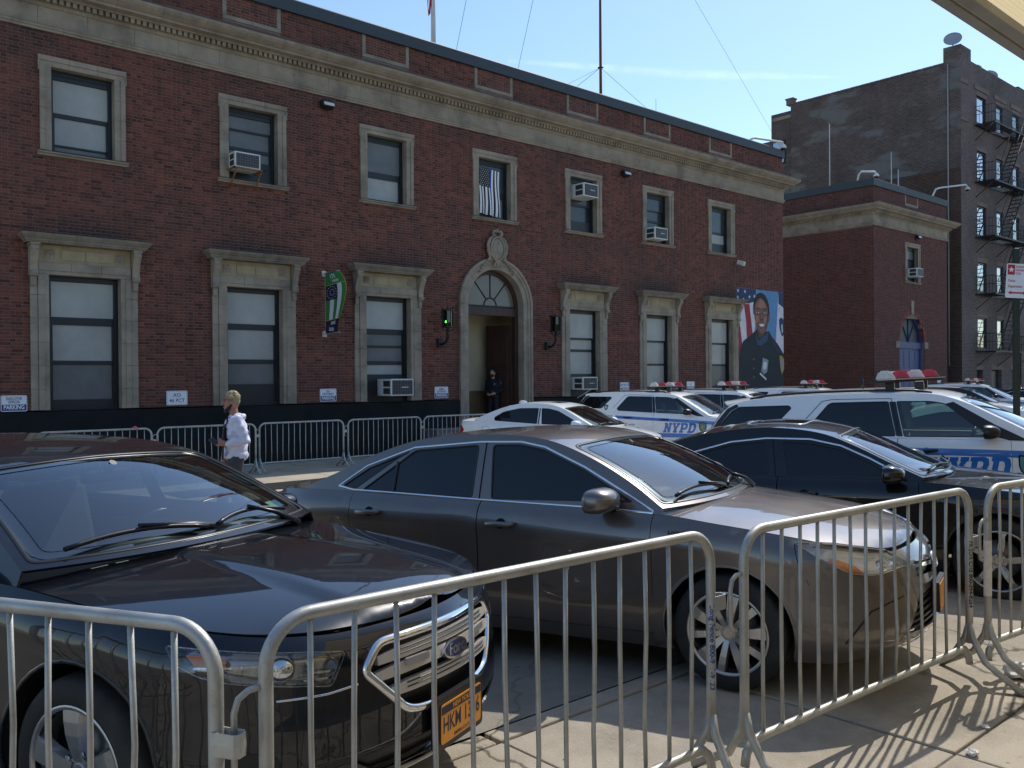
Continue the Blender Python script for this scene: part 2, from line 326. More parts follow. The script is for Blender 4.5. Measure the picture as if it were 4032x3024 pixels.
# ------------------------------------------------------------ brickwork
CO, ST, HD, JT = .0677, .213, .1065, .010
def brick_list(a0, a1, z0, z1, holes, phase=0.):
    """English bond: rows of stretchers and rows of headers; holes (a0,a1,z0,z1) or callables"""
    out = []; n = int(round((z1-z0)/CO))
    for r in range(n):
        zb = z0+r*CO+JT/2; zt = zb+CO-JT
        if zt > z1+.001: break
        w = ST if (r % 2) else HD
        a = a0-(HD/2 if r % 2 else HD*.75) - phase
        rowholes = [h for h in holes if not callable(h) and h[2] < zt-.01 and h[3] > zb+.01]; fn = [h for h in holes if callable(h)]
        while a < a1:
            segs = [(max(a+JT/2, a0+.001), min(a+w-JT/2, a1-.001))]
            for h in rowholes:
                ns = []
                for p, q in segs:
                    if q <= h[0] or p >= h[1]: ns.append((p, q)); continue
                    if p < h[0]: ns.append((p, h[0]))
                    if q > h[1]: ns.append((h[1], q))
                segs = ns
            for p, q in segs:
                if q-p > .02 and not any(f((p+q)/2, (zb+zt)/2) for f in fn): out.append((p, q, zb, zt))
            a += w
    return out
def brick_mesh(name, L, org, ax, nrm, depth=.03, proud=.0):
    """bricks as open-backed blocks; org + a*ax + z*Z, nrm points outwards"""
    L = np.array(L); n = len(L); j = RNG.uniform(-.0016, .0016, n)+proud
    ax = np.array(ax, float); nrm = np.array(nrm, float); org = np.array(org, float); Z = np.array([0, 0, 1.])
    def P(a, z, d): return org+a[:, None]*ax+z[:, None]*Z+d[:, None]*nrm
    d1 = j; d0 = j-depth; c = .0035
    fr = [P(L[:, 0]+c, L[:, 2]+c, d1), P(L[:, 1]-c, L[:, 2]+c, d1), P(L[:, 1]-c, L[:, 3]-c, d1), P(L[:, 0]+c, L[:, 3]-c, d1)]
    bk = [P(L[:, 0], L[:, 2], d0), P(L[:, 1], L[:, 2], d0), P(L[:, 1], L[:, 3], d0), P(L[:, 0], L[:, 3], d0)]
    md = [P(L[:, 0], L[:, 2], d1-c), P(L[:, 1], L[:, 2], d1-c), P(L[:, 1], L[:, 3], d1-c), P(L[:, 0], L[:, 3], d1-c)]
    V = np.stack(fr+md+bk, 1).reshape(-1, 3)
    q = [(0, 1, 2, 3)]+[(i, i+4, (i+1) % 4+4, (i+1) % 4) for i in range(4)]+[(i+4, i+8, (i+1) % 4+8, (i+1) % 4+4) for i in range(4)]
    flip = np.dot(np.cross(ax, Z), nrm) < 0
    if flip: q = [t[::-1] for t in q]
    Qa = (np.arange(n)[:, None, None]*12+np.array(q)[None]).reshape(-1, 4)
    return quadmesh(name, V, Qa)
def wall_cells(mb, a0, a1, z0, z1, holes, P, d0, d1):
    """slab with rectangular holes; P(a,z,d)->xyz"""
    A = sorted({a0, a1, *[v for h in holes for v in h[:2] if a0 < v < a1]}); Z = sorted({z0, z1, *[v for h in holes for v in h[2:4] if z0 < v < z1]})
    for i in range(len(A)-1):
        for k in range(len(Z)-1):
            ca, cz = (A[i]+A[i+1])/2, (Z[k]+Z[k+1])/2
            if any(h[0] < ca < h[1] and h[2] < cz < h[3] for h in holes): continue
            mb.box(P(A[i], Z[k], d0), P(A[i+1], Z[k+1], d1))
# ------------------------------------------------------------ the station house
BX0, BX1, PL, ARB = 1.10, 31.80, 1.20, 8.78
PITCH_W = 3.694; CXW = [16.47+PITCH_W*(i-3) for i in range(7)]
PB = empty('police_station', ((BX0+BX1)/2, F+6, FZ), label='long two storey red brick station house with pale stone window surrounds and cornice', cat='building')
def bpart(mb, name, m, parent=PB, **k): return mb.build(name, m, parent, local=False, **k)
ARC_Z, ARC_R, ARC_O, DCX = 3.87, 1.05, 1.38, 16.49
holes = []
for i, cx in enumerate(CXW):
    holes.append((cx-.72, cx+.72, 6.36, 8.18))
    if i != 3: holes.append((cx-.85, cx+.85, PL, 4.1))
holes.append((DCX-1.2, DCX+1.2, PL, ARC_Z))
inarch = lambda a, z: z > ARC_Z and math.hypot(a-DCX, z-ARC_Z) < ARC_O-.12
P = lambda a, z, d: (a, F+d, z)
mb = MB(); hol2 = holes+[(DCX-1.2, DCX+1.2, ARC_Z, ARC_Z+.85), (DCX-.85, DCX+.85, ARC_Z, ARC_Z+1.15)]
wall_cells(mb, BX0, BX1, PL, ARB+.05, hol2, P, .0085, .35)
mb.box((BX0, F+.35, FZ), (BX0+.3, F+14, 10.5)); mb.box((BX1-.3, F+.35, FZ), (BX1-.02, F+14, 10.5)); mb.box((BX0+.3, F+13.7, FZ), (BX1-.3, F+14, 10.5)); mb.box((BX0+.3, F+.36, 9.9), (BX1-.3, F+13.7, 10.0))
wall = bpart(mb, 'wall', M_MORT)
L = brick_list(BX0, BX1, PL, ARB, holes+[inarch])
def inframe(b, Y=F):
    x, y, d = project(((b[0]+b[1])/2, Y, (b[2]+b[3])/2)); return 0 < x < 4032 and 0 < y < 1530
sc = [(math.hypot((b[0]+b[1])/2, F)-1.2*(b[1]-b[0]) + (0 if inframe(b) and (b[2]+b[3])/2 < 6.2 else 1e3), i) for i, b in enumerate(L)]
near = {i for s, i in sorted(sc)[:300]}
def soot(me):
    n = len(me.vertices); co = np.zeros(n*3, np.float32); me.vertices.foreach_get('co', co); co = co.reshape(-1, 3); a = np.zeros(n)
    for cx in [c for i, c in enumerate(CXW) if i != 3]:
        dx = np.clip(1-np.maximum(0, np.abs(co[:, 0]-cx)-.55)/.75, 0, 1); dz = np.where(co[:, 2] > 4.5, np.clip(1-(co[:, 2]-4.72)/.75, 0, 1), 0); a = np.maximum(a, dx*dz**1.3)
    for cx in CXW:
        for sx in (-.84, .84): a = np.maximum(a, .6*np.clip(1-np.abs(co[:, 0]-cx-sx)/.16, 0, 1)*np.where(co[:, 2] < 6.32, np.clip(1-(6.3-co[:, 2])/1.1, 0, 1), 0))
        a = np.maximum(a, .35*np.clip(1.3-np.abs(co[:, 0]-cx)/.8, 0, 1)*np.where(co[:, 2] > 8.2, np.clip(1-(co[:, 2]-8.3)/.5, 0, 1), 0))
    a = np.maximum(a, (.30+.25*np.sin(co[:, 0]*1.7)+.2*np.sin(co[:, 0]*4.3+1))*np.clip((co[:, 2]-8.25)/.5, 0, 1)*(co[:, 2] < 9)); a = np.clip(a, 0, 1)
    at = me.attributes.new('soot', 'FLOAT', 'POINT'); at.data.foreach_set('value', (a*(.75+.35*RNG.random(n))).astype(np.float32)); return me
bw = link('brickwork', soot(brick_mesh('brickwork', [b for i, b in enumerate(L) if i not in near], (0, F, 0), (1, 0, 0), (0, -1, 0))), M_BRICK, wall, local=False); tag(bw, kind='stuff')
def shared(tbl, w):
    k = round(w, 3)
    if k not in tbl: tbl[k] = brick_mesh('brick', [(0, k, 0, CO-JT)], (0, 0, 0), (1, 0, 0), (0, -1, 0)); tbl[k].materials.append(M_BRICK)
    return tbl[k]
tbl = {}
for i in sorted(near):
    b = L[i]; o = link('brick', shared(tbl, b[1]-b[0]), None, wall, local=False); o.location = (b[0], F+random.uniform(-.0015, .0015), b[2])
# dark soot band is weathering of the bricks; plinth
mb = MB(); mb.box((BX0-.05, F-.06, FZ-.1), (DCX-1.40, F+.3, PL-.03), .012); bpart(mb, 'plinth', M_PLINTH)
mb = MB(); mb.box((DCX+1.40, F-.06, FZ-.1), (BX1+.05, F+.3, PL-.03), .012); bpart(mb, 'plinth', M_PLINTH)
# parapet
PHOLE = [(cx-.62, cx+.62, 10.13, 10.62) for cx in CXW]
mb = MB(); mb.box((BX0, F+.0085, ARB+.05), (BX1, F+.34, 10.64))
par = bpart(mb, 'parapet', M_MORT)
L2 = brick_list(BX0, BX1, 9.72, 10.62, [(h[0]-.1, h[1]+.1, h[2]-.1, h[3]) for h in PHOLE])
tag(link('brickwork', brick_mesh('parapet_brickwork', L2, (0, F, 0), (1, 0, 0), (0, -1, 0)), M_BRICK, par, local=False), kind='stuff')
for h in PHOLE:
    cx = (h[0]+h[1])/2
    pn = MB(); pn.box((h[0], F+.0065, h[2]), (h[1], F+.0084, h[3])); pnl = bpart(pn, 'recessed_panel', M_MORT)
    tag(link('panel_brickwork', brick_mesh('panel_brickwork', brick_list(h[0], h[1], h[2], h[3]-.01, []), (0, F+.0015, 0), (1, 0, 0), (0, -1, 0)), M_BRICK, pnl, local=False), kind='stuff')
    for a, b, c, d in ((h[0]-.1, h[2]-.1, cx, h[2]), (cx, h[2]-.1, h[1]+.1, h[2]), (h[0]-.1, h[2], h[0], h[3]), (h[1], h[2], h[1]+.1, h[3])):
        s = MB(); s.box((a+.002, F-.012, b+.002), (c-.002, F+.02, d-.002), .004); bpart(s, 'panel_stone', M_STONE, pnl)
x = BX0-.06
while x < BX1:
    w = min(3.05, BX1+.06-x); s = MB(); s.prism([(F-.07, 10.60), (F-.07, 10.90), (F-.05, 10.93), (F+.42, 10.95), (F+.42, 10.60)], x+.002, x+w-.002, 'x'); bpart(s, 'coping', M_COPING, par); x += w
# cornice, block by block
CPROF = [('architrave_stone', [(-.02, ARB), (.035, ARB), (.035, 8.83), (.055, 8.835), (.055, 8.875), (.075, 8.89), (.075, 8.905), (-.02, 8.91)], .93, .2),
         ('frieze_stone', [(-.02, 8.912), (.03, 8.912), (.03, 9.25), (-.02, 9.25)], .93, .66),
         ('bed_stone', [(-.02, 9.252), (.05, 9.252), (.07, 9.28), (.085, 9.30), (.085, 9.315), (-.02, 9.315)], 1.85, .2),
         ('crown_stone', [(-.02, 9.42), (.20, 9.42), (.215, 9.445), (.25, 9.455), (.36, 9.47), (.36, 9.52), (.39, 9.53), (.43, 9.56), (.48, 9.60), (.52, 9.65), (.53, 9.70), (-.02, 9.72)], .93, .2)]
def cornice(parent, front, x0, x1, m=M_STONE, ends=(1, 1), side=None):
    for nm, prof, w, ph in CPROF:
        xs = [x0]; x = x0+ph
        while x < x1-.3:
            if x-x0 > .3: xs.append(x)
            x += w
        xs.append(x1)
        for a, b in zip(xs[:-1], xs[1:]):
            path = [(a+(.003 if a > x0 else 0), front), (b-(.003 if b < x1 else 0), front)]
            if a == x0 and ends[0]: path = [(x0, front+.8)]+path
            if b == x1 and ends[1]: path = path+[(x1, front+.8)]
            if a == x0 and side: path[0] = (x0, side)
            pr = [(o+random.uniform(-.0015, .0015) if o > 0 else o, z) for o, z in prof]
            s = sweep(path, pr); s.build(nm, m, parent, local=False)
    s = sweep([(x0, side or front+.8), (x0, front), (x1, front), (x1, front+.8)] if ends[0] else [(x0, front), (x1, front), (x1, front+.8)], [(-.02, 9.316), (.09, 9.316), (.09, 9.419), (-.02, 9.419)]); db = s.build('dentil_course', m, parent, local=False)
    d = MB(); x = x0-.06
    while x < x1+.10: d.box((x, front-.175, 9.322), (x+.075, front-.089, 9.418)); x += .125
    if side:
        y = front+.06
        while y < side: d.box((x0-.175, y, 9.322), (x0-.089, y+.075, 9.418)); y += .125
    tag(d.build('dentils', m, db, local=False), kind='stuff')
    s = sweep([(x0, side or front+.8), (x0, front), (x1, front), (x1, front+.8)] if ends[0] else [(x0, front), (x1, front), (x1, front+.8)], [(-.02, 9.722), (.535, 9.702), (.54, 9.722), (.52, 9.732), (-.02, 9.75)]); s.build('cornice_flashing', M_COPING, parent, local=False)
CO_P = bpart(MB().box((BX0, F+.02, ARB), (BX1, F+.04, 9.7)), 'cornice', M_STONE)
cornice(CO_P, F, BX0, BX1)
# ------------------------------------------------------------ windows
def blk(mb_, name, m, parent): return mb_.build(name, m, parent, local=False)
def sash(win, cx, hw, z0, z1, panes, y=F+.16, fw=.075):
    """black frame with real rails; panes: (z0,z1,material) ; bottoms below the last pane are a black filler"""
    f = MB(); f.box((cx-hw, y, z0), (cx-hw+fw, y+.09, z1)); f.box((cx+hw-fw, y, z0), (cx+hw, y+.09, z1)); f.box((cx-hw+fw, y, z1-.10), (cx+hw-fw, y+.09, z1)); f.box((cx-hw+fw, y, z0), (cx+hw-fw, y+.09, z0+.06))
    blk(f, 'window_frame', M_FRAME, win)
    ps = sorted(panes, reverse=True); cur = z1-.10
    for i, (a, b, m) in enumerate(ps):
        ins = .0 if i == 0 else .03
        if cur-b > .005: blk(MB().box((cx-hw+fw+.001, y+.012+ins, b), (cx+hw-fw-.001, y+.07+ins, cur), .006), 'rail', M_FRAME, win)
        g = MB(); g.box((cx-hw+fw+.03*bool(ins), y+.045+ins, a), (cx+hw-fw-.03*bool(ins), y+.052+ins, b)); blk(g, 'pane', m, win)
        if ins:
            for sx in (-1, 1): blk(MB().box((cx+sx*(hw-fw), y+.02, a), (cx+sx*(hw-fw-.03), y+.08, b)), 'stile', M_FRAME, win)
        cur = a
    if cur-(z0+.06) > .005: blk(MB().box((cx-hw+fw+.001, y+.03, z0+.06), (cx+hw-fw-.001, y+.08, cur)), 'rail', M_FRAME, win)
    blk(MB().box((cx-hw, y+.12, z0), (cx+hw, y+.16, z1)), 'dark_backing', M_BLACKP, win)
def upper_window(cx, panes, front=F, m=M_STONE, hw=.605, parent=PB, z0=6.40, z1=8.09):
    win = bpart(MB().box((cx-hw-.02, front+.14, z0-.02), (cx+hw+.02, front+.155, z0+.0)), 'window', M_FRAME, parent)
    o = hw+.215
    zs = [z0, z0+.42, z0+.85, z0+1.25, z1]
    for sx in (-1, 1):
        for a, b in zip(zs[:-1], zs[1:]):
            s = MB(); xi, xm, xo = cx+sx*hw, cx+sx*(hw+.12), cx+sx*o
            s.box((xi, front-.028, a+.002), (xm, front+.165, b-.002)); s.box((xm, front-.05, a+.002), (xo, front+.03, b-.002), .006); blk(s, 'jamb_stone', m, win)
    e = o+.025; xs = [-e, -.27, .27, e]
    for a, b in zip(xs[:-1], xs[1:]):
        s = MB(); s.box((cx+a+.002, front-.05, z1+.10), (cx+b-.002, front+.03, z1+.205), .006); s.box((max(cx+a, cx-o)+.002, front-.028, z1+.001), (min(cx+b, cx+o)-.002, front+.165, z1+.10)); blk(s, 'lintel_stone', m, win)
    for sx in (-1, 1): blk(MB().box((cx+sx*o, front-.048, z1-.10), (cx+sx*e, front+.03, z1+.099)), 'ear_stone', m, win)
    e = o+.05; xs = [-e, -.28, .28, e]
    for a, b in zip(xs[:-1], xs[1:]):
        s = MB(); s.prism([(front+.17, z0-.005), (front-.10, z0-.03), (front-.11, z0-.055), (front-.06, z0-.075), (front-.05, z0-.105), (front+.17, z0-.105)], cx+a+.002, cx+b-.002, 'x'); blk(s, 'sill_stone', m, win)
    sash(win, cx, hw, z0, z1, panes, y=front+.165)
    return win
def rosette(cx, cz, r, y):
    s = MB(); s.box((cx-r*1.1, y, cz-r*1.1), (cx+r*1.1, y+.02, cz+r*1.1))
    for k in range(4):
        a = R(45+90*k); s.ellipsoid((cx+math.cos(a)*r*.55, y, cz+math.sin(a)*r*.55), (r*.45, .022, r*.45), 10, 6)
        a = R(90*k); s.ellipsoid((cx+math.cos(a)*r*.7, y, cz+math.sin(a)*r*.7), (r*.22, .018, r*.22), 8, 5)
    s.ellipsoid((cx, y, cz), (r*.25, .035, r*.25), 8, 6); return s
def lower_window(cx, panes):
    hw = .69; z1 = 3.92; o = 1.03
    win = bpart(MB().box((cx-hw-.02, F+.14, PL-.02), (cx+hw+.02, F+.155, PL)), 'window', M_FRAME)
    zs = [PL, 1.62, 2.10, 2.56, 3.04, 3.5, z1]
    for sx in (-1, 1):
        for k, (a, b) in enumerate(zip(zs[:-1], zs[1:])):
            s = MB(); s.box((cx+sx*hw, F-.05, a+.002), (cx+sx*(hw+.09), F+.165, b-.002)); s.box((cx+sx*(hw+.09), F-.065, a+.002), (cx+sx*(hw+.20), F+.03, b-.002), .005)
            s.box((cx+sx*(hw+.205), F-.045, a+.002), (cx+sx*o, F+.03, b-.002), .005); blk(s, 'jamb_stone', M_STONE, win)
        # console bracket
        c = MB(); prof = [(F, 4.50), (F-.24, 4.50), (F-.25, 4.42), (F-.22, 4.34), (F-.16, 4.22), (F-.12, 4.08), (F-.13, 3.98), (F-.15, 3.92), (F-.13, 3.87), (F, 3.87)]
        xa, xb = cx+sx*(hw+.215), cx+sx*(o+.02); c.prism(prof, min(xa, xb), max(xa, xb), 'x'); c.box((min(xa, xb)+.02, F-.09, 3.68), (max(xa, xb)-.02, F, 3.869), .01)
        c.cyl((min(xa, xb)-.004, F-.20, 4.41), (max(xa, xb)+.004, F-.20, 4.41), .055, 14); c.cyl((min(xa, xb)-.004, F-.115, 3.93), (max(xa, xb)+.004, F-.115, 3.93), .04, 12); c.box((min(xa, xb)-.02, F-.27, 4.47), (max(xa, xb)+.02, F, 4.512), .008)
        blk(c, 'console', M_STONE, win)
    xs = [-(hw+.20), -.28, .30, hw+.20]
    for a, b in zip(xs[:-1], xs[1:]):
        s = MB(); s.box((cx+a+.002, F-.05, z1+.001), (cx+b-.002, F+.165, z1+.075)); s.box((cx+a+.002, F-.07, z1+.075), (cx+b-.002, F+.03, z1+.235), .006); blk(s, 'architrave_stone', M_STONE, win)
    zf0, zf1 = z1+.238, 4.512
    fz = MB(); fz.box((cx-hw-.20, F-.035, zf0), (cx+hw+.20, F+.02, zf1)); fr = blk(fz, 'frieze', M_STONEY, win)
    for a, b in ((-.46, 0), (0, .46)): blk(MB().box((cx+a+.003, F-.052, zf0+.06), (cx+b-.003, F-.034, zf1-.08), .006), 'frieze_panel', M_STONEY, win)
    for sx in (-1, 1): blk(rosette(cx+sx*.67, (zf0+zf1)/2-.01, .085, F-.05), 'rosette', M_STONE, win)
    e = 1.10; xs = [-e, -.72, -.24, .24, .72, e]
    for i, (a, b) in enumerate(zip(xs[:-1], xs[1:])):
        prof = [(-.02, 4.515), (.27, 4.515), (.28, 4.545), (.30, 4.55), (.305, 4.58), (.33, 4.60), (.37, 4.65), (.385, 4.69), (-.02, 4.72)]
        prof = [(q-.24 if q > 0 else q, z) for q, z in prof]
        front = F-.235
        path = [(cx+a+.002, front), (cx+b-.002, front)]
        if i == 0: path = [(cx-e, F)]+path[:]; path[1] = (cx-e, front)
        if i == 4: path = path[:-1]+[(cx+e, front), (cx+e, F)]
        s = sweep(path, prof); s.box((cx+a+.002, front+.0, 4.516), (cx+b-.002, F+.02, 4.715)); blk(s, 'hood_stone', M_STONEW, win)
    sash(win, cx, hw, PL, z1, panes, y=F+.17, fw=.085)
    return win
B, G, D = M_BLIND, M_BLINDG, M_DARKGL
upper_window(CXW[0], [(7.24, 7.90, B), (6.60, 7.15, B), (6.47, 6.56, G)])
upper_window(CXW[1], [(7.62, 7.90, G), (7.20, 7.57, G), (6.90, 7.12, G)])
upper_window(CXW[2], [(7.18, 7.94, G), (6.47, 7.02, B)])
upper_window(CXW[3], [(7.20, 7.94, D), (6.47, 7.02, G)])
upper_window(CXW[4], [(7.3, 7.94, D), (6.75, 7.22, D)])
upper_window(CXW[5], [(7.55, 7.94, D), (7.2, 7.5, D), (6.9, 7.12, D)])
upper_window(CXW[6], [(7.18, 7.94, D), (6.75, 7.1, B)])
lower_window(CXW[0], [(3.09, 3.81, B), (2.20, 2.93, B), (1.40, 2.12, G)])
lower_window(CXW[1], [(3.09, 3.81, B), (2.26, 2.95, B), (1.68, 2.16, G)])
lower_window(CXW[2], [(3.09, 3.81, B), (2.66, 2.95, G), (2.25, 2.6, G), (1.9, 2.15, B)])
lower_window(CXW[4], [(3.05, 3.81, B), (2.68, 2.98, B), (1.9, 2.6, B)])
lower_window(CXW[5], [(3.05, 3.81, B), (2.25, 2.98, B), (1.45, 2.18, B)])
lower_window(CXW[6], [(3.05, 3.81, B), (2.25, 2.98, B), (1.45, 2.18, G)])
# ------------------------------------------------------------ entrance
EN = bpart(MB().box((DCX-1.6, F+.10, FZ-.05), (DCX+1.6, F+3.4, .30)), 'entrance', M_CONC2)
for k_ in (0, 1): MB().box((DCX-1.04, F-.22-.28*k_, FZ-.05), (DCX+1.04, F+.10-.28*k_+(.0 if k_ == 0 else -.04), .14-.16*k_), .008).build('step', M_STONE, EN, local=False)
zs = [FZ, .35, .9, 1.45, 2.0, 2.55, 3.1, 3.5, ARC_Z]
for sx in (-1, 1):
    for a, b in zip(zs[:-1], zs[1:]):
        s = MB(); X = lambda r: DCX+sx*r
        s.box((X(ARC_R), F-.03, a+.002), (X(ARC_R+.16), F+.28, b-.002)); s.box((X(ARC_R+.16), F-.055, a+.002), (X(ARC_R+.25), F+.02, b-.002), .006); s.box((X(ARC_R+.25), F-.085, a+.002), (X(ARC_O), F+.02, b-.002), .012); blk(s, 'jamb_stone', M_STONE, EN)
na = 9
for k in range(na):
    a0, a1 = 180-180/na*k-.15, 180-180/na*(k+1)+.15; s = MB()
    for r0, r1, y0, y1 in ((ARC_R, ARC_R+.16, F-.03, F+.28), (ARC_R+.16, ARC_R+.25, F-.055, F+.02), (ARC_R+.25, ARC_O, F-.085, F+.02)):
        s.prism(arc(DCX, ARC_Z, r1, a0, a1, 6)+arc(DCX, ARC_Z, r0, a1, a0, 6), y0, y1, 'y')
    blk(s, 'voussoir', M_STONE, EN)
wd = MB(); yw = F+.22
for sx in (-1, 1): wd.box((DCX+sx*(ARC_R-.001), yw, FZ), (DCX+sx*(ARC_R-.13), yw+.14, ARC_Z))
wd.prism(arc(DCX, ARC_Z, ARC_R-.001, 180, 0, 24)+arc(DCX, ARC_Z, ARC_R-.13, 0, 180, 24), yw, yw+.14, 'y')
wd.box((DCX-ARC_R+.13, yw-.02, 3.60), (DCX+ARC_R-.13, yw+.12, 3.84), .01); blk(wd, 'door_frame', M_WOODD, EN)
fn = MB()
for k in (50, 90, 130): fn.cyl((DCX+.24*math.cos(R(k)), yw+.05, 3.9+.24*math.sin(R(k))), (DCX+.93*math.cos(R(k)), yw+.05, 3.87+.93*math.sin(R(k))), .02, 8)
fn.tube([(p[0], yw+.05, p[1]) for p in arc(DCX, 3.88, .24, 0, 180, 14)], .022, 8); fn.box((DCX-.92, yw+.03, 3.84), (DCX+.92, yw+.08, 3.90)); blk(fn, 'fanlight_bars', M_IRON, EN)
fg = MB(); fg.prism(arc(DCX, 3.88, .93, 0, 180, 24), yw+.052, yw+.058, 'y'); blk(fg, 'fanlight_pane', mat('fanlight', (.12, .11, .085), .3, coat=.5, var=.1, vscale=2), EN)
vb = MB(); vb.box((DCX-1.6, F+1.75, FZ), (DCX+1.6, F+1.85, 5.2)); vb.box((DCX+1.5, F+.36, FZ), (DCX+1.6, F+1.75, 5.2)); vb.box((DCX-1.6, F+.36, FZ), (DCX-1.5, F+1.75, 5.2)); vb.box((DCX-1.6, F+.36, 5.2), (DCX+1.6, F+1.85, 5.3)); vb.box((DCX-.25, F+1.5, FZ), (DCX+1.5, F+1.75, 5.19)); blk(vb, 'vestibule_wall', M_CREAM, EN)
ds = MB(); ds.box((DCX-1.49, F+1.70, FZ), (DCX-.25, F+1.745, 1.25)); ds.box((DCX-.26, F+1.46, FZ), (DCX+1.49, F+1.495, 1.25)); ds.box((DCX-1.49, F+1.69, 1.25), (DCX-.25, F+1.745, 1.40)); ds.box((DCX-.27, F+1.45, 1.25), (DCX+1.49, F+1.495, 1.40)); blk(ds, 'dado', mat('brown_marble', (.16, .11, .06), .35, var=.5, vscale=5, stretch=(1, 1, .3)), EN)
dl = MB(); M4 = frame((DCX+ARC_R-.15, yw+.12, FZ+.02), (-.28, 1, 0), (0, 0, 1)); dl.box((0, 0, -.03), (.92, 3.55, .03), .005)
for zz in (.25, 1.2, 2.3): dl.box((.14, zz, -.045), (.78, zz+(.8 if zz < 1 else .95), .045), .012)
dl.xform(M4); blk(dl, 'door', M_WOODD, EN)
bb = MB(); bb.box((DCX-1.1, F+1.70, 1.45), (DCX-.30, F+1.748, 2.6), .008); bbo = blk(bb, 'notice_board', mat('cork', (.32, .16, .05), .8, var=.2, vscale=30), EN)
for (a, b, c, d, m) in ((-1.05, 2.1, -.55, 2.55, M_SIGNW), (-1.05, 1.6, -.72, 2.05, M_SIGNW), (-.68, 1.55, -.33, 2.2, M_SIGNB)): blk(MB().box((DCX+a, F+1.69, b), (DCX+c, F+1.698, d)), 'notice', m, EN)
# shield over the arch
cr = MB(); cy = F-.09
cr.ellipsoid((DCX-.03, cy, 5.50), (.235, .10, .32), 22, 12); cr.tube([(DCX-.03+.25*math.cos(R(t)), cy-.04, 5.50+.34*math.sin(R(t))) for t in range(0, 360, 15)], .035, 8, closed=True)
for sx in (-1, 1):
    cr.tube([(DCX-.03+sx*x_, cy-.02, z_) for x_, z_ in ((.16, 5.86), (.28, 5.76), (.35, 5.6), (.33, 5.42), (.27, 5.28), (.30, 5.20), (.38, 5.17))], [.03, .045, .05, .05, .045, .04, .02], 8)
    cr.tube([(DCX-.03+sx*x_, cy-.03, z_) for x_, z_ in ((.04, 5.98), (.12, 6.02), (.17, 5.95), (.13, 5.88), (.06, 5.9))], [.03, .04, .045, .04, .02], 8)
    for k in range(6): cr.ellipsoid((DCX-.03+sx*(.26+.075*k), cy+.0, 5.20-.035*k-.008*k*k), (.06-.004*k, .06, .05-.003*k), 9, 6)
    cr.tube([(DCX-.03+sx*x_, cy-.05, z_) for x_, z_ in ((.03, 5.16), (.10, 5.1), (.13, 5.02), (.08, 4.97), (.05, 5.03))], [.03, .035, .035, .03, .015], 8)
cr.ellipsoid((DCX-.03, cy, 6.03), (.06, .06, .06), 10, 8); cr.ellipsoid((DCX-.03, cy-.05, 5.08), (.06, .06, .11), 10, 8); cr.box((DCX-.25, F-.06, 5.2), (DCX+.19, F+.02, 5.85), .03)
cr.ellipsoid((DCX-.03, cy-.085, 5.5), (.10, .04, .16), 12, 8); cr.ellipsoid((DCX-.03, cy-.09, 5.64), (.05, .035, .06), 10, 6)
blk(cr, 'carved_shield', M_STONE, EN)
# ------------------------------------------------------------ annex (a second, smaller brick block in the same style)
AX0, AX1, ASD = 39.50, 47.62, 27.0
AN = empty('annex_building', ((AX0+AX1)/2, F+4, FZ), label='small red brick annex with a blue arched door and stone cornice', cat='building')
def apart(mb, name, m, parent=AN): return mb.build(name, m, parent, local=False)
ADX, ADZ, ADR = 43.5, 3.42, 1.36
ah = [(42.95, 44.15, 6.36, 8.18), (ADX-ADR, ADX+ADR, FZ, ADZ)]
inA = lambda a, z: z >= ADZ and math.hypot(a-ADX, z-ADZ) < ADR
mb = MB(); wall_cells(mb, AX0+.0085, AX1-.0085, FZ, 8.83, ah+[(ADX-ADR, ADX+ADR, ADZ, ADZ+.7), (ADX-1.0, ADX+1.0, ADZ+.7, ADZ+1.15)], P, .0085, .3)
mb.box((AX0+.0085, F+.3, FZ), (AX0+.3, ASD, 10.64)); mb.box((AX1-.3, F+.3, FZ), (AX1-.0085, ASD, 10.64)); mb.box((AX0+.01, F+.0085, 8.83), (AX1-.01, F+.3, 10.64)); mb.box((AX0+.3, F+.31, 9.9), (AX1-.3, ASD, 10.1)); mb.box((AX0+.3, ASD-.3, FZ), (AX1-.3, ASD, 10.64))
aw = apart(mb, 'wall', M_MORT)
LA = [b for b in brick_list(AX0, AX1, PL-CO*20, 8.78, ah+[inA]) if b[3] < 8.79]+brick_list(AX0, AX1, 9.72, 10.62, [(42.8, 44.2, 10.1, 10.64)])
tag(link('brickwork', brick_mesh('annex_brick_front', LA, (0, F, 0), (1, 0, 0), (0, -1, 0)), M_BRICK2, aw, local=False), kind='stuff')
LS = brick_list(F-.004, 24.6, .6, 8.78, [], .05)+brick_list(F-.004, 24.6, 9.72, 10.62, [], .05)
tag(link('side_brickwork', brick_mesh('annex_brick_side', LS, (AX0, 0, 0), (0, 1, 0), (-1, 0, 0)), M_BRICK2, aw, local=False), kind='stuff')
h = (42.88, 44.12, 10.2, 10.62); pn = apart(MB().box((h[0], F+.0065, h[2]), (h[1], F+.0084, h[3])), 'recessed_panel', M_MORT)
tag(link('panel_brickwork', brick_mesh('pb', brick_list(h[0], h[1], h[2], h[3]-.01, []), (0, F+.0015, 0), (1, 0, 0), (0, -1, 0)), M_BRICK2, pn, local=False), kind='stuff')
for a, b, c, d in ((h[0]-.1, h[2]-.1, 43.5, h[2]), (43.5, h[2]-.1, h[1]+.1, h[2]), (h[0]-.1, h[2], h[0], h[3]), (h[1], h[2], h[1]+.1, h[3])): apart(MB().box((a+.002, F-.012, b+.002), (c-.002, F+.02, d-.002), .004), 'panel_stone', M_STONE, pn)
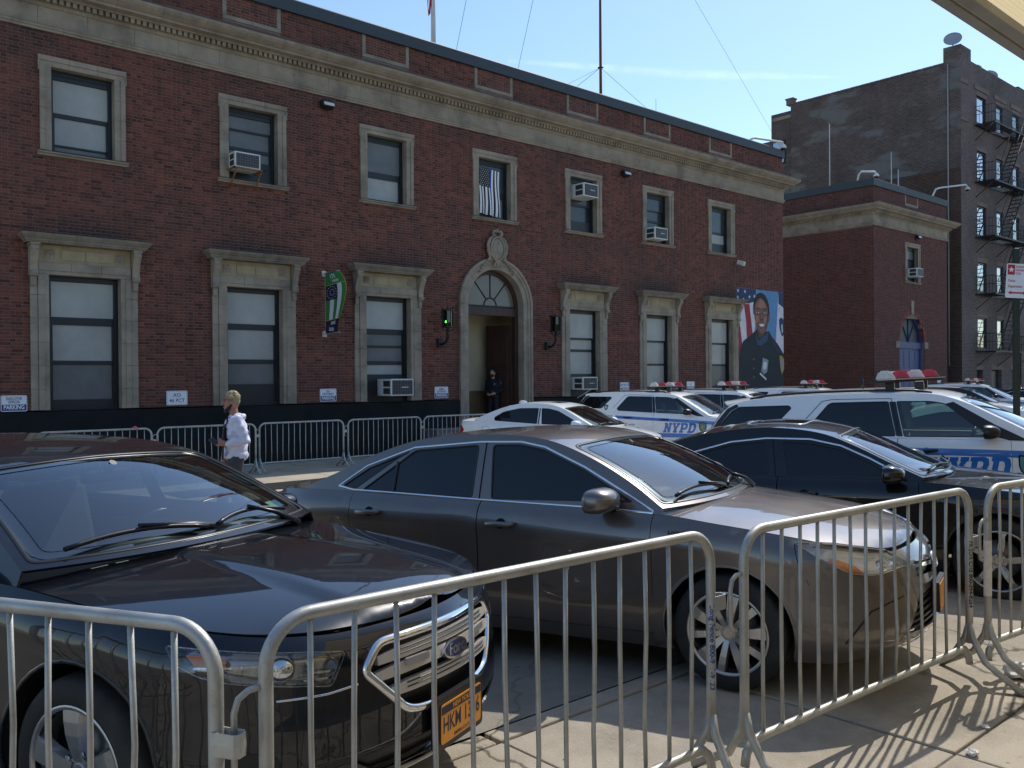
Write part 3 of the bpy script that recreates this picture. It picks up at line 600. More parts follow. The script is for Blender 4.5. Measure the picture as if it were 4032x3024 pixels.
apart(sweep([(AX0, ASD), (AX0, F), (AX1, F), (AX1, F+2)], [(-.35, 10.60), (.07, 10.60), (.07, 10.90), (.05, 10.93), (-.35, 10.95)]), 'coping', M_COPING)
acn = apart(MB().box((AX0+.1, F+.02, ARB), (AX1, F+.04, 9.7)), 'cornice', M_STONE); cornice(acn, F, AX0, AX1, side=ASD)
apart(MB().box((AX0-.04, F-.05, FZ), (ADX-ADR-.02, F+.2, .55), .01), 'plinth', M_PLINTH); apart(MB().box((ADX+ADR+.02, F-.05, FZ), (AX1+.04, F+.2, .55), .01), 'plinth', M_PLINTH)
upper_window(43.55, [(7.55, 7.94, G), (7.05, 7.5, D), (6.5, 7.0, D)], parent=AN)
M_BLUED = mat('blue_door_paint', (.028, .055, .16), .5, var=.15, vscale=3)
dr = MB(); y0 = F+.16
dr.prism(arc(ADX, ADZ, ADR-.002, 180, 0, 24)+arc(ADX, ADZ, ADR-.14, 0, 180, 24), y0, y0+.12, 'y'); dr.box((ADX-ADR+.002, y0, FZ), (ADX-ADR+.14, y0+.12, ADZ)); dr.box((ADX+ADR-.14, y0, FZ), (ADX+ADR-.002, y0+.12, ADZ)); dr.box((ADX-ADR+.002, y0-.04, ADZ-.32), (ADX+ADR-.002, y0+.1, ADZ), .01)
door = apart(dr, 'arched_door', M_BLUED)
for i in range(4):
    xa = ADX-ADR+.14+i*(2*ADR-.28)/4; w = (2*ADR-.28)/4; s = MB(); s.box((xa+.004, y0+.03, FZ+.02), (xa+w-.004, y0+.08, ADZ-.32), .004)
    for z in (.05, 1.1, 2.15): s.box((xa+.09, y0+.018, z), (xa+w-.09, y0+.05, z+.85), .01)
    apart(s, 'door_leaf', M_BLUED, door)
apart(MB().prism(arc(ADX, ADZ, ADR-.14, 0, 180, 24), y0+.06, y0+.07, 'y'), 'fanlight_pane', mat('fanlight_dark', (.02, .024, .03), .45, spec=.3), door)
s = MB()
for k in (55, 90, 125): s.cyl((ADX, y0+.04, ADZ), (ADX+1.2*math.cos(R(k)), y0+.04, ADZ+1.2*math.sin(R(k))), .022, 6)
apart(s, 'fanlight_bars', M_BLUED, door)
apart(MB().box((ADX-.9, y0+.3, FZ), (ADX+.9, y0+.32, ADZ+1.2)), 'dark_backing', M_BLACKP, door)
M_BRICKA = mat('arch_brick', (.20, .055, .045), .85, island=.8, var=.2)
for k in range(46):
    a0 = 180*k/46; s = MB(); s.prism(arc(ADX, ADZ, ADR+.22, a0+.25, a0+180/46-.25, 1)+arc(ADX, ADZ, ADR, a0+180/46-.25, a0+.25, 1), F-.006, F+.16, 'y'); apart(s, 'arch_brick', M_BRICKA, door)
apart(MB().prism([(ADX-.10, 4.78), (ADX+.10, 4.78), (ADX+.16, 5.46), (ADX-.16, 5.46)], F-.04, F+.1, 'y'), 'keystone', M_STONE, door)
for sx in (-1, 1): apart(MB().box((ADX+sx*(ADR+.01), F-.03, 3.12), (ADX+sx*(ADR+.42), F+.05, 3.44), .008), 'impost_stone', M_STONE, door)
# ------------------------------------------------------------ apartment house
def brickshader(name, col, mort, axis, patch=None):
    m = bpy.data.materials.new(name); m.use_nodes = True; nt = m.node_tree; b = nt.nodes['Principled BSDF']; L = nt.links.new; b.inputs['Roughness'].default_value = .9; b.inputs['Specular IOR Level'].default_value = .2
    tc = nt.nodes.new('ShaderNodeTexCoord'); sp = nt.nodes.new('ShaderNodeSeparateXYZ'); cb = nt.nodes.new('ShaderNodeCombineXYZ'); L(tc.outputs['Object'], sp.inputs[0]); L(sp.outputs[axis], cb.inputs[0]); L(sp.outputs[2], cb.inputs[1])
    br = nt.nodes.new('ShaderNodeTexBrick'); br.inputs['Scale'].default_value = 1; br.inputs['Brick Width'].default_value = .22; br.inputs['Row Height'].default_value = .077; br.inputs['Mortar Size'].default_value = .008; br.inputs['Mortar Smooth'].default_value = .2
    br.inputs['Color1'].default_value = (*col, 1); br.inputs['Color2'].default_value = (*[v*.62 for v in col], 1); br.inputs['Mortar'].default_value = (*mort, 1); br.inputs['Bias'].default_value = -.1; L(cb.outputs[0], br.inputs['Vector'])
    n = nt.nodes.new('ShaderNodeTexNoise'); n.inputs['Scale'].default_value = .35; n.inputs['Detail'].default_value = 9; n.inputs['Roughness'].default_value = .72; L(tc.outputs['Object'], n.inputs['Vector'])
    r = nt.nodes.new('ShaderNodeMapRange'); r.inputs[1].default_value = .3; r.inputs[2].default_value = .7; r.inputs[3].default_value = .7; r.inputs[4].default_value = 1.3; L(n.outputs[0], r.inputs[0])
    mx = nt.nodes.new('ShaderNodeVectorMath'); mx.operation = 'SCALE'; L(br.outputs['Color'], mx.inputs[0]); L(r.outputs[0], mx.inputs['Scale']); cur = mx.outputs[0]
    if patch:
        n2 = nt.nodes.new('ShaderNodeTexNoise'); n2.inputs['Scale'].default_value = .42; n2.inputs['Detail'].default_value = 10; n2.inputs['Roughness'].default_value = .66
        mp = nt.nodes.new('ShaderNodeMapping'); mp.inputs['Scale'].default_value = (1, .7, 1.8); mp.inputs['Location'].default_value = (3, 1.7, .4); L(tc.outputs['Object'], mp.inputs[0]); L(mp.outputs[0], n2.inputs['Vector'])
        r2 = nt.nodes.new('ShaderNodeMapRange'); r2.inputs[1].default_value = .53; r2.inputs[2].default_value = .60; L(n2.outputs[0], r2.inputs[0])
        m3 = nt.nodes.new('ShaderNodeMix'); m3.data_type = 'RGBA'; L(r2.outputs[0], m3.inputs['Factor']); L(cur, m3.inputs['A']); m3.inputs['B'].default_value = (*patch, 1); cur = m3.outputs['Result']
    L(cur, b.inputs['Base Color'])
    bp = nt.nodes.new('ShaderNodeBump'); bp.inputs['Strength'].default_value = .7; bp.inputs['Distance'].default_value = .012; bp.invert = True; L(br.outputs['Fac'], bp.inputs['Height']); L(bp.outputs[0], b.inputs['Normal'])
    return m
M_AF = brickshader('apartment_front_brick', (.135, .10, .092), (.22, .205, .195), 0); M_AS = brickshader('apartment_side_brick', (.115, .078, .068), (.18, .17, .16), 1, (.165, .155, .145))
M_ASL = brickshader('apartment_old_brick', (.095, .05, .036), (.14, .12, .10), 1)
M_SKYGL = glassmat('reflective_pane', (.12, .14, .15), .42, .01); M_STONED = mat('weathered_brownstone', (.17, .125, .11), .85, var=.2, vscale=3, dirt=(.1, .08, .07), dscale=1, damt=.5)
PX0, PX1, PZ = 49.5, 66., 18.75
AP = empty('apartment_building', (57, F+6, FZ), label='tall dark brick apartment house with fire escape standing behind the annex', cat='building')
def ppart(mb, name, m, parent=AP): return mb.build(name, m, parent, local=False)
floors = [(3.25, 4.96), (6.38, 8.06), (9.55, 11.2), (12.62, 14.25), (15.8, 17.3)]
cols = [(51.68, 52.98), (54.5, 55.55), (57.05, 58.1), (60.4, 61.6), (63.2, 64.3)]
ph = [(a, b, z0, z1) for z0, z1 in floors for a, b in cols]+[(51.5, 52.35, FZ, 2.06), (53.65, 55.15, FZ, 2.06), (56.6, 57.8, .4, 2.06), (60.4, 61.8, .4, 2.06)]
mb = MB(); wall_cells(mb, PX0+.4, PX1, FZ, PZ, ph, P, 0, .4); ppart(mb, 'front_wall', M_AF)
ZS = 13.0
ppart(MB().box((PX0, F, ZS), (PX0+.399, 29.45, PZ)), 'side_wall', M_AS); ppart(MB().box((PX0, F, FZ), (PX0+.399, 29.45, ZS-.002)), 'lower_side_wall', M_ASL)
ppart(MB().box((PX0+.001, F-.004, FZ), (PX0+.3995, F+.0, PZ)), 'corner_brick', M_AF)
s = MB(); s.box((PX0+.45, 29.45, FZ), (PX0+.85, 31.1, 18.55)); s.box((PX0+.45, 31.1, FZ), (PX0+.85, 32.3, 16.9)); ppart(s, 'rear_wall', M_AS)
s = MB(); s.box((PX0+.4, F+.41, 18.1), (PX1, 31.0, 18.3)); s.box((PX1-.4, F+.41, FZ), (PX1, 31, 18.1)); s.box((PX0+.9, 30.6, FZ), (PX1, 31, 18.1)); ppart(s, 'roof', M_ASPH)
s = MB(); y = F+.9
while y < 29.4: s.box((PX0-.06, y, PZ), (PX0+.46, min(y+.58, 29.45)-.02, PZ+.07), .01); s.cyl((PX0+.2, y-.01, PZ+.05), (PX0+.2, y+.03, PZ+.05), .06, 8); y += .6
ppart(s, 'coping_tiles', M_STONED)
xs = [PX0+.36, 50.9, 53.2, 56.2, 58, 60.2]; tops = [19.62, 19.0, 19.0, 19.0, 19.15, 19.0]
for a, b, t in zip(xs, xs[1:]+[PX1], tops): ppart(MB().box((a, F-.001, PZ+.002), (b, F+.35, t)), 'parapet', M_AF)
ppart(MB().box((PX0-.001, F-.001, PZ+.002), (PX0+.355, F+.9, 19.62)), 'parapet_pier', M_AS)
s = MB(); s.box((PX0-.02, 29.3, PZ+.02), (PX0+.4, 29.75, 19.1)); s.box((PX0-.06, 29.25, 19.1), (PX0+.44, 29.8, 19.18)); ppart(s, 'chimney', M_STONED)
for z0, z1 in ((15.55, 15.75), (17.6, 17.85)):
    for a, b in [(PX0-.03, 50.4)]+[(c[0]-.35, c[1]+.35) for c in cols]: ppart(MB().box((a, F-.05, z0 if z0 < 16 else c_z if False else z0), (b, F+.02, z1), .01), 'stone_band', M_STONED)
for a, b, z0, z1 in ph:
    w = ppart(MB().box((a, F+.30, z0), (b, F+.34, z1)), 'window', M_BLACKP)
    ppart(MB().box((a-.12, F-.03, z0-.14), (b+.12, F+.28, z0), .01), 'sill', M_STONED, w); ppart(MB().box((a-.1, F-.02, z1), (b+.1, F+.1, z1+.24), .01), 'lintel', M_STONED, w)
    if z1-z0 < 1.75 and z0 > 1:
        fr = MB()
        for q in ((a, z0, a+.07, z1), (b-.07, z0, b, z1), (a+.07, z1-.08, b-.07, z1), (a+.07, z0, b-.07, z0+.08), (a+.07, (z0+z1)/2-.03, b-.07, (z0+z1)/2+.03)): fr.box((q[0], F+.07, q[1]), (q[2], F+.13, q[3]))
        ppart(fr, 'frame', M_FRAME, w)
        for k in (0, 1): za, zb = ((z0+.08, (z0+z1)/2-.03), ((z0+z1)/2+.03, z1-.08))[k]; ppart(MB().box((a+.07, F+.085+.015*k, za), (b-.07, F+.089+.015*k, zb)), 'pane', M_SKYGL, w)
    else: ppart(MB().box((a+.05, F+.2, z0), (b-.05, F+.26, z1-.05), .01), 'frame', M_FRAME, w)
w = ppart(MB().box((PX0+.38, 30.1, 15.3), (PX0+.44, 31.0, 16.8)), 'window', M_FRAME); ppart(MB().box((PX0+.36, 30.18, 15.4), (PX0+.378, 30.92, 16.7)), 'pane', M_SKYGL, w)
ppart(MB().tube([(PX0-.04, 19.95, z) for z in (2.3, 8, 14, 18.7)], .035, 8), 'drain_pipe', mat('pale_pipe', (.33, .31, .29), .6))
FE = empty('fire_escape', (54.5, F-.5, 3), label='black iron fire escape zigzagging down the apartment house front', cat='fire escape')
fz = [3.10, 6.26, 9.42, 12.46, 15.62]
for k, z in enumerate(fz):
    x0, x1 = 51.35, 57.55; s = MB()
    for a in ((x0, F-1.05), (x0, F-.05)): s.box((x0, a[1], z-.08), (x1, a[1]+.06, z))
    for a in np.arange(x0, x1-.05, .155):
        if 53.6 < a < 55.4 and k < 5: s.box((a, F-1.0, z-.03), (a+.045, F-.55, z-.005))
        else: s.box((a, F-1.0, z-.03), (a+.045, F-.05, z-.005))
    pf = ppart(s, 'platform', M_IRON, FE)
    s = MB()
    for zz in (z+.5, z+.95): s.tube([(x0, F-.02, zz), (x0, F-1.02, zz), (x1, F-1.02, zz), (x1, F-.02, zz)], .016, 6, smooth=False)
    for a in np.arange(x0+.1, x1, .16): s.box((a, F-1.03, z), (a+.016, F-1.014, z+.95))
    for a in np.arange(F-.9, F, .16): s.box((x0-.008, a, z), (x0+.008, a+.016, z+.95)); s.box((x1-.008, a, z), (x1+.008, a+.016, z+.95))
    ppart(s, 'railing', M_IRON, FE)
    s = MB()
    for a in (x0+.15, (x0+x1)/2, x1-.15): s.cyl((a, F-.95, z-.05), (a, F, z-.85), .022, 6)
    ppart(s, 'bracket', M_IRON, FE)
    if k:
        zb = fz[k-1]; s = MB(); A0, A1 = Vector((53.3, F-.75, zb)), Vector((55.9, F-.75, z-.02))
        for dy in (-.27, .27): s.cyl(A0+Vector((0, dy, 0)), A1+Vector((0, dy, 0)), .035, 6); s.cyl(A0+Vector((0, dy, .8)), A1+Vector((0, dy, .8)), .014, 6)
        for t in np.linspace(.05, .97, 12): q = A0.lerp(A1, float(t)); s.box((q.x-.1, q.y-.26, q.z-.012), (q.x+.1, q.y+.26, q.z+.012))
        ppart(s, 'stair', M_IRON, FE)
s = MB(); s.box((55.2, F-.9, 1.2), (55.26, F-.84, 3.1)); s.box((55.6, F-.9, 1.2), (55.66, F-.84, 3.1))
for z in np.arange(1.3, 3.1, .3): s.cyl((55.2, F-.87, z), (55.66, F-.87, z), .015, 6)
ppart(s, 'drop_ladder', M_IRON, FE)
M_DISH = mat('dish_grey', (.30, .33, .36), .6, var=.1, vscale=3)
def dish(x, y, z, r, tilt, rot, label):
    e = empty('satellite_dish', (x, y, z), (0, 0, R(rot)), label=label, cat='dish', group='dishes on the apartment roof')
    d = MB(); d.lathe([(0, 0), (r*.5, .06*r), (r*.8, .17*r), (r, .3*r), (r, .33*r), (r*.8, .2*r), (r*.5, .09*r), (0, .03*r)], n=28); d.xform(Matrix.Translation((0, 0, r*1.05)) @ Matrix.Rotation(R(tilt), 4, 'Y')); d.build('reflector', M_DISH, e)
    MB().tube([(0, 0, 0), (0, 0, r*.6), (.08*r, 0, r*.95)], .03, 8).build('mount', M_IRON, e)
    d = MB(); d.cyl((-.1*r, 0, .12*r), (1.0*r, 0, .35*r), .018, 6); d.ellipsoid((1.0*r, 0, .4*r), (.09*r, .07*r, .09*r), 8, 6); d.build('feed_arm', M_DISH, e)
dish(49.9, F+.55, 19.55, .46, 62, 200, 'large grey satellite dish on the front corner of the apartment roof')
dish(53.4, F+.7, 18.95, .32, 60, 215, 'small grey satellite dish nearest the big one along the roof edge')
dish(55.6, F+.7, 19.0, .38, 60, 225, 'middle sized satellite dish farthest along the apartment roof edge')
# ------------------------------------------------------------ building across the street, behind the viewer (seen only in reflections), and its awning
M_BEIGE = mat('beige_stucco', (.56, .47, .33), .9, var=.1, vscale=1.5, bump=.2, bscale=30)
SB = empty('shop_building', (10, -8, 0), label='low beige building behind the sidewalk awning', cat='building')
def spart(mb, name, m): return mb.build(name, m, SB, local=False)
sh = [(x, x+1.5, 1.1, 2.7) for x in np.arange(-9, 34, 3.4)]
mb = MB(); wall_cells(mb, -14, 40, 0.01, 4.6, sh, lambda a, z, d: (a, -4.2-d, z), 0, .3); mb.box((-14, -14, .01), (40, -4.5, 4.4)); spart(mb, 'wall', M_BEIGE); spart(MB().box((-14.1, -4.55, 4.602), (40.1, -4.1, 4.8)), 'coping', M_STONE)
for a, b, z0, z1 in sh:
    spart(MB().box((a, -4.42, z0), (b, -4.4, z1)), 'window', M_DARKGL); g = MB()
    for q in np.arange(z0+.1, z1, .2): g.box((a, -4.3, q), (b, -4.27, q+.03))
    spart(g, 'window_grille', M_IRON)
AW = empty('awning', (7.5, 0, 3.2), label='pale corrugated awning on a grey frame at the upper right', cat='awning')
M_AWN = bpy.data.materials.new('awning_sheet'); M_AWN.use_nodes = True; nt = M_AWN.node_tree; nt.nodes.clear()
o_ = nt.nodes.new('ShaderNodeOutputMaterial'); t_ = nt.nodes.new('ShaderNodeBsdfTranslucent'); d_ = nt.nodes.new('ShaderNodeBsdfDiffuse'); m_ = nt.nodes.new('ShaderNodeMixShader'); m_.inputs[0].default_value = .35
t_.inputs[0].default_value = (.80, .64, .36, 1); d_.inputs[0].default_value = (.7, .6, .42, 1); nt.links.new(t_.outputs[0], m_.inputs[1]); nt.links.new(d_.outputs[0], m_.inputs[2]); nt.links.new(m_.outputs[0], o_.inputs[0])
AWX0, AWX1, AWY0, AWY1 = 3.0, 14.0, -4.2, 1.43
V = []; Q = []; yy = np.arange(AWY0, AWY1+.001, .006); zz = 3.225+(AWY1-yy)*.07+.006*np.sin(yy*2*math.pi/.034)
for x in (AWX0, AWX1):
    for y, z in zip(yy, zz): V.append((x, y, z))
n = len(yy); Q = [(k, k+1, n+k+1, n+k) for k in range(n-1)]
me = quadmesh('sheet', V, Q); me.polygons.foreach_set('use_smooth', [True]*len(me.polygons)); link('sheet', me, M_AWN, AW, local=False)
M_BEAM = mat('grey_beam', (.34, .33, .31), .6, var=.12, vscale=5, dirt=(.18, .14, .1), dscale=3, damt=.4)
s = MB(); s.prism([(AWY1-.045, 3.17), (AWY1, 3.17), (AWY1, 3.225), (AWY1-.012, 3.225), (AWY1-.012, 3.182), (AWY1-.045, 3.182)], AWX0, AWX1, 'x'); s.build('edge_beam', M_BEAM, AW, local=False)
MB().box((AWX0, AWY1-.105, 3.172), (AWX1, AWY1-.055, 3.212), .004).build('edge_beam', M_BEAM, AW, local=False)
for x in np.arange(4.35, 14, 1.3): s = MB(); s.prism([(AWY0, 3.59), (AWY1-.106, 3.212), (AWY1-.106, 3.172), (AWY0, 3.55)], x, x+.05, 'x'); s.build('cross_beam', M_BEAM, AW, local=False)
# ------------------------------------------------------------ roof top masts, flags, cameras, wires
def wire(a, b, r, name, label, n=2): return tag(MB().cyl(a, b, r, 6).build(name, M_IRON), label, 'wire', 'guy wires of the roof mast')
e = empty('radio_mast', (23.95, 22, 10), label='tall thin dark red radio mast on the station roof', cat='mast')
MB().tube([(23.95, 22, 10), (23.95, 22, 14), (23.97, 22, 19)], [.06, .05, .035], 8).build('pole', mat('mast_red', (.12, .03, .03), .6), e, local=False)
MB().lathe([(.05, -.02), (.12, 0), (.05, .03)], (23.95, 22, 13.2), n=8).build('collar', M_IRON, e, local=False)
for i, (b, l) in enumerate((((19.0, 24, 10.2), 'thin guy wire falling left from the red roof mast'), ((22.5, 28, 10.2), 'thin guy wire falling behind the red roof mast'), ((31.3, 22.5, 10.9), 'thin guy wire falling right from the red roof mast toward the parapet end'))): wire((23.95, 22, 13.2), b, .007, 'guy_wire', l)
for a, b, l in (((18.9, 22, 19.), (18.2, 24, 10.8), 'long slack cable left of the red roof mast'), ((27.5, 22, 19.), (50.5, 30, 15.2), 'long cable running right from above to the apartment house'), ((21.5, 22, 18), (20.9, 24, 10.5), 'thin cable just left of the red roof mast')): wire(a, b, .007, 'cable', l)
e = empty('flagpole', (15.95, 21.5, 10), label='white flagpole on the station roof with a striped flag at the frame top', cat='flagpole')
MB().tube([(15.95, 21.5, 10), (15.95, 21.5, 17.5)], [.085, .05], 12).build('pole', mat('white_pole', (.6, .6, .6), .4), e, local=False); MB().ellipsoid((15.95, 21.5, 17.6), (.1, .1, .1)).build('finial', mat('gold', (.6, .4, .1), .3, metal=1), e, local=False); MB().cyl((15.87, 21.42, 11.6), (15.85, 21.42, 16.8), .008, 6).build('halyard', M_SIGNW, e, local=False)
M_FLR = mat('flag_red', (.45, .03, .04), .8); M_FLW = mat('flag_white', (.75, .75, .75), .8); M_FLB = mat('flag_navy', (.02, .03, .12), .8)
FL = empty('roof_flag', (15.8, 21.4, 13), label='furled red and white striped flag hanging at the top of the flagpole', cat='flag')
for i in range(7):
    V = []; 
    for k in range(13):
        z = 16.2-k*.27; a = .8*math.sin(k*.5+i)*.04
        for q in (0, 1): u = (i+q)/7; V.append((15.87-.26*u*(1-.55*k/12)+a-.03*k/12*u, 21.40-.06*math.sin(u*9+k*.35), z-.28*u+.02*math.sin(u*7)))
    me = quadmesh('stripe', V, [(2*k, 2*k+1, 2*k+3, 2*k+2) for k in range(12)]); link('stripe', me, (M_FLR, M_FLW)[i % 2], FL, local=False)
def roofcam(base, pts, label):
    e = empty('camera_mast', base, label=label, cat='camera', group='roof camera masts'); MB().tube(pts, .045, 10).build('arm', M_WHITEP, e, local=False)
    x, y, z = pts[-1]; d = MB(); d.lathe([(.05, .02), (.12, -.06), (.13, -.12), (.11, -.13)], (x, y, z), n=16); d.build('housing', M_WHITEP, e, local=False); MB().ellipsoid((x, y, z-.13), (.10, .10, .09)).build('dome', M_BLACKP, e, local=False)
roofcam((31.2, F+.5, 10.9), [(29.9, F+.4, 10.7), (30.0, F+.3, 11.12), (30.2, F+.25, 11.2), (31.6, F-.1, 11.2), (31.7, F-.1, 11.1)], 'white camera arm at the right end of the station parapet')
roofcam((AX0, 20.1, 10.9), [(AX0+.05, 20.1, 10.8), (AX0, 19.98, 11.2), (AX0, 19.86, 11.33), (AX0-.02, 19.2, 11.2), (AX0-.02, 19.13, 11.1)], 'white camera arm over the near corner of the annex roof')
roofcam((45.9, F, 10.9), [(45.87, F+.05, 10.8), (46.3, F-.0, 11.35), (46.6, F-.1, 11.45), (48.8, F-.5, 11.85), (49.05, F-.5, 11.75)], 'white camera arm over the far right end of the annex roof')
for i, (x, y, z0, z1, r, l) in enumerate(((37.2+2.6, 21.6, 10.2, 14.0, .035, 'thin pale antenna rod standing behind the annex parapet left end'), (45.0, 21.0, 10.2, 13.4, .035, 'taller of two thin rods on the annex roof'), (45.35, 20.8, 10.2, 12.5, .04, 'shorter of two thin rods on the annex roof'), (29.6, 24., 10., 13.7, .02, 'pair of hair thin whip antennas at the right end of the station roof'))): tag(MB().cyl((x, y, z0), (x, y, z1), r, 6, r*.6).build('antenna', mat('pale_rod', (.5, .5, .5), .5)), l, 'antenna')
# ------------------------------------------------------------ trimmed-surface modelling for the vehicles
def spl(pts):
    """monotone cubic through (x,y) pairs, any x order; vectorised"""
    p = sorted(pts); x = np.array([q[0] for q in p], float); y = np.array([q[1] for q in p], float); h = np.diff(x); d = np.diff(y)/h
    m = np.zeros(len(x)); m[0] = d[0]; m[-1] = d[-1]
    for i in range(1, len(x)-1):
        if d[i-1]*d[i] > 0: w1, w2 = 2*h[i]+h[i-1], h[i]+2*h[i-1]; m[i] = (w1+w2)/(w1/d[i-1]+w2/d[i])
    def f(t):
        t = np.clip(np.asarray(t, float), x[0], x[-1]); i = np.clip(np.searchsorted(x, t)-1, 0, len(x)-2); s = (t-x[i])/h[i]
        return (1+2*s)*(1-s)**2*y[i]+s*(1-s)**2*h[i]*m[i]+s*s*(3-2*s)*y[i+1]+s*s*(s-1)*h[i]*m[i+1]
    return f
def crom(pts, n=14):
    P = np.array(pts, float); P = np.vstack([2*P[0]-P[1], P, 2*P[-1]-P[-2]]); out = []
    for i in range(1, len(P)-2):
        p0, p1, p2, p3 = P[i-1:i+3]; t0 = 0; t1 = t0+np.linalg.norm(p1-p0)**.5; t2 = t1+np.linalg.norm(p2-p1)**.5; t3 = t2+np.linalg.norm(p3-p2)**.5
        for t in np.linspace(t1, t2, n, endpoint=False):
            a1 = (t1-t)/(t1-t0)*p0+(t-t0)/(t1-t0)*p1; a2 = (t2-t)/(t2-t1)*p1+(t-t1)/(t2-t1)*p2; a3 = (t3-t)/(t3-t2)*p2+(t-t2)/(t3-t2)*p3
            b1 = (t2-t)/(t2-t0)*a1+(t-t0)/(t2-t0)*a2; b2 = (t3-t)/(t3-t1)*a2+(t-t1)/(t3-t1)*a3; out.append((t2-t)/(t2-t1)*b1+(t-t1)/(t2-t1)*b2)
    out.append(P[-2]); return np.array(out)
def inpoly(pts, poly):
    x, y = pts[:, 0], pts[:, 1]; P = np.asarray(poly); a = P; b = np.roll(P, -1, 0); c = np.zeros(len(pts), bool)
    for (x0, y0), (x1, y1) in zip(a, b):
        if y0 == y1: continue
        t = ((y0 > y) != (y1 > y)) & (x < (x1-x0)*(y-y0)/(y1-y0)+x0); c ^= t
    return c
def resample(poly, h, closed=True):
    out = []; n = len(poly)
    for i in range(n if closed else n-1):
        a = np.array(poly[i], float); b = np.array(poly[(i+1) % n], float); k = max(1, int(math.ceil(np.linalg.norm(b-a)/h)))
        for j in range(k): out.append(a+(b-a)*j/k)
    if not closed: out.append(np.array(poly[-1], float))
    return np.array(out)
def rnd(poly, r, n=4):
    """round the corners of a polygon; r may be a list"""
    out = []; N = len(poly)
    for i in range(N):
        p = np.array(poly[i], float); a = np.array(poly[i-1], float); b = np.array(poly[(i+1) % N], float); rr = r[i] if isinstance(r, (list, tuple)) else r
        da, db = a-p, b-p; la, lb = np.linalg.norm(da), np.linalg.norm(db); q = min(rr, la*.45, lb*.45)
        if q < 1e-4: out.append(p); continue
        s, e = p+da/la*q, p+db/lb*q
        for t in np.linspace(0, 1, n+1): out.append((1-t)**2*s+2*t*(1-t)*p+t*t*e)
    return [tuple(v) for v in out]
def snorm(surf, U, V, e=2e-3):
    a = surf(U+e, V)-surf(U-e, V); b = surf(U, V+e)-surf(U, V-e); n = np.cross(a, b); l = np.linalg.norm(n, axis=1, keepdims=True); l[l < 1e-12] = 1; return n/l
def panel(name, surf, outer, m, parent, holes=(), h=.07, flange=.012, off=0., out=None, res=None, center=(0, 0, .55), smooth=True):
    """a sheet of `surf` cut to the outline `outer` with `holes`, with a folded-in edge; surf maps (u,v) arrays to points"""
    res = res or h*.6
    loops = [resample(outer, res)]+[resample(q, res) for q in holes]
    pts = np.vstack(loops); edges = []; k = 0
    for L in loops: n = len(L); edges += [(k+i, k+(i+1) % n) for i in range(n)]; k += n
    lo, hi = loops[0].min(0), loops[0].max(0)
    gx, gy = np.meshgrid(np.arange(lo[0]+h/2, hi[0], h), np.arange(lo[1]+h/2, hi[1], h)); gx[1::2] += h*.5
    G = np.stack([gx.ravel(), gy.ravel()], 1)
    if len(G):
        ok = inpoly(G, loops[0])
        for L in loops[1:]: ok &= ~inpoly(G, L)
        G = G[ok]
        if len(G):
            dm = np.full(len(G), 9.)
            for L in loops: dm = np.minimum(dm, np.sqrt(((G[:, None]-L[None])**2).sum(2)).min(1))
            G = G[dm > h*.4]
    allp = np.vstack([pts, G]) if len(G) else pts
    vv, ee, ff, *_ = geometry.delaunay_2d_cdt([Vector(p) for p in allp.tolist()], edges, [], 0, 1e-6)
    vv = np.array([v[:] for v in vv]); ff = np.array([f for f in ff if len(f) == 3])
    ce = vv[ff].mean(1); ok = inpoly(ce, loops[0])
    for L in loops[1:]: ok &= ~inpoly(ce, L)
    ff = ff[ok]
    U, V = vv[:, 0], vv[:, 1]; p3 = surf(U, V); nr = snorm(surf, U, V)
    ref = (p3-np.array(center)) if out is None else np.tile(np.array(out, float), (len(p3), 1))
    sg = 1. if (nr*ref).sum() > 0 else -1.
    nr = nr*sg; p3 = p3+nr*off
    t = p3[ff]; fn = np.cross(t[:, 1]-t[:, 0], t[:, 2]-t[:, 0]); bad = (fn*nr[ff].mean(1)).sum(1) < 0; ff[bad] = ff[bad][:, ::-1]
    verts = [tuple(q) for q in p3]; faces = [tuple(int(i) for i in f) for f in ff]; nf = len(faces)
    if flange:
        for L in loops:
            q = surf(L[:, 0], L[:, 1]); qn = snorm(surf, L[:, 0], L[:, 1])*sg; q = q+qn*off; k = len(verts); n = len(L)
            verts += [tuple(a) for a in q]+[tuple(a) for a in q-qn*flange]
            faces += [(k+i, k+(i+1) % n, k+n+(i+1) % n, k+n+i) for i in range(n)]
    me = bpy.data.meshes.new(name); me.from_pydata(verts, [], faces); me.update()
    sm = [True]*nf+[False]*(len(faces)-nf); me.polygons.foreach_set('use_smooth', sm)
    if smooth:
        ln = np.zeros((len(me.loops), 3)); li = np.zeros(len(me.loops), int); me.loops.foreach_get('vertex_index', li); cnt = nf*3; ln[:cnt] = nr[li[:cnt]]
        me.normals_split_custom_set([tuple(v) for v in ln])
    return link(name, me, m, parent)
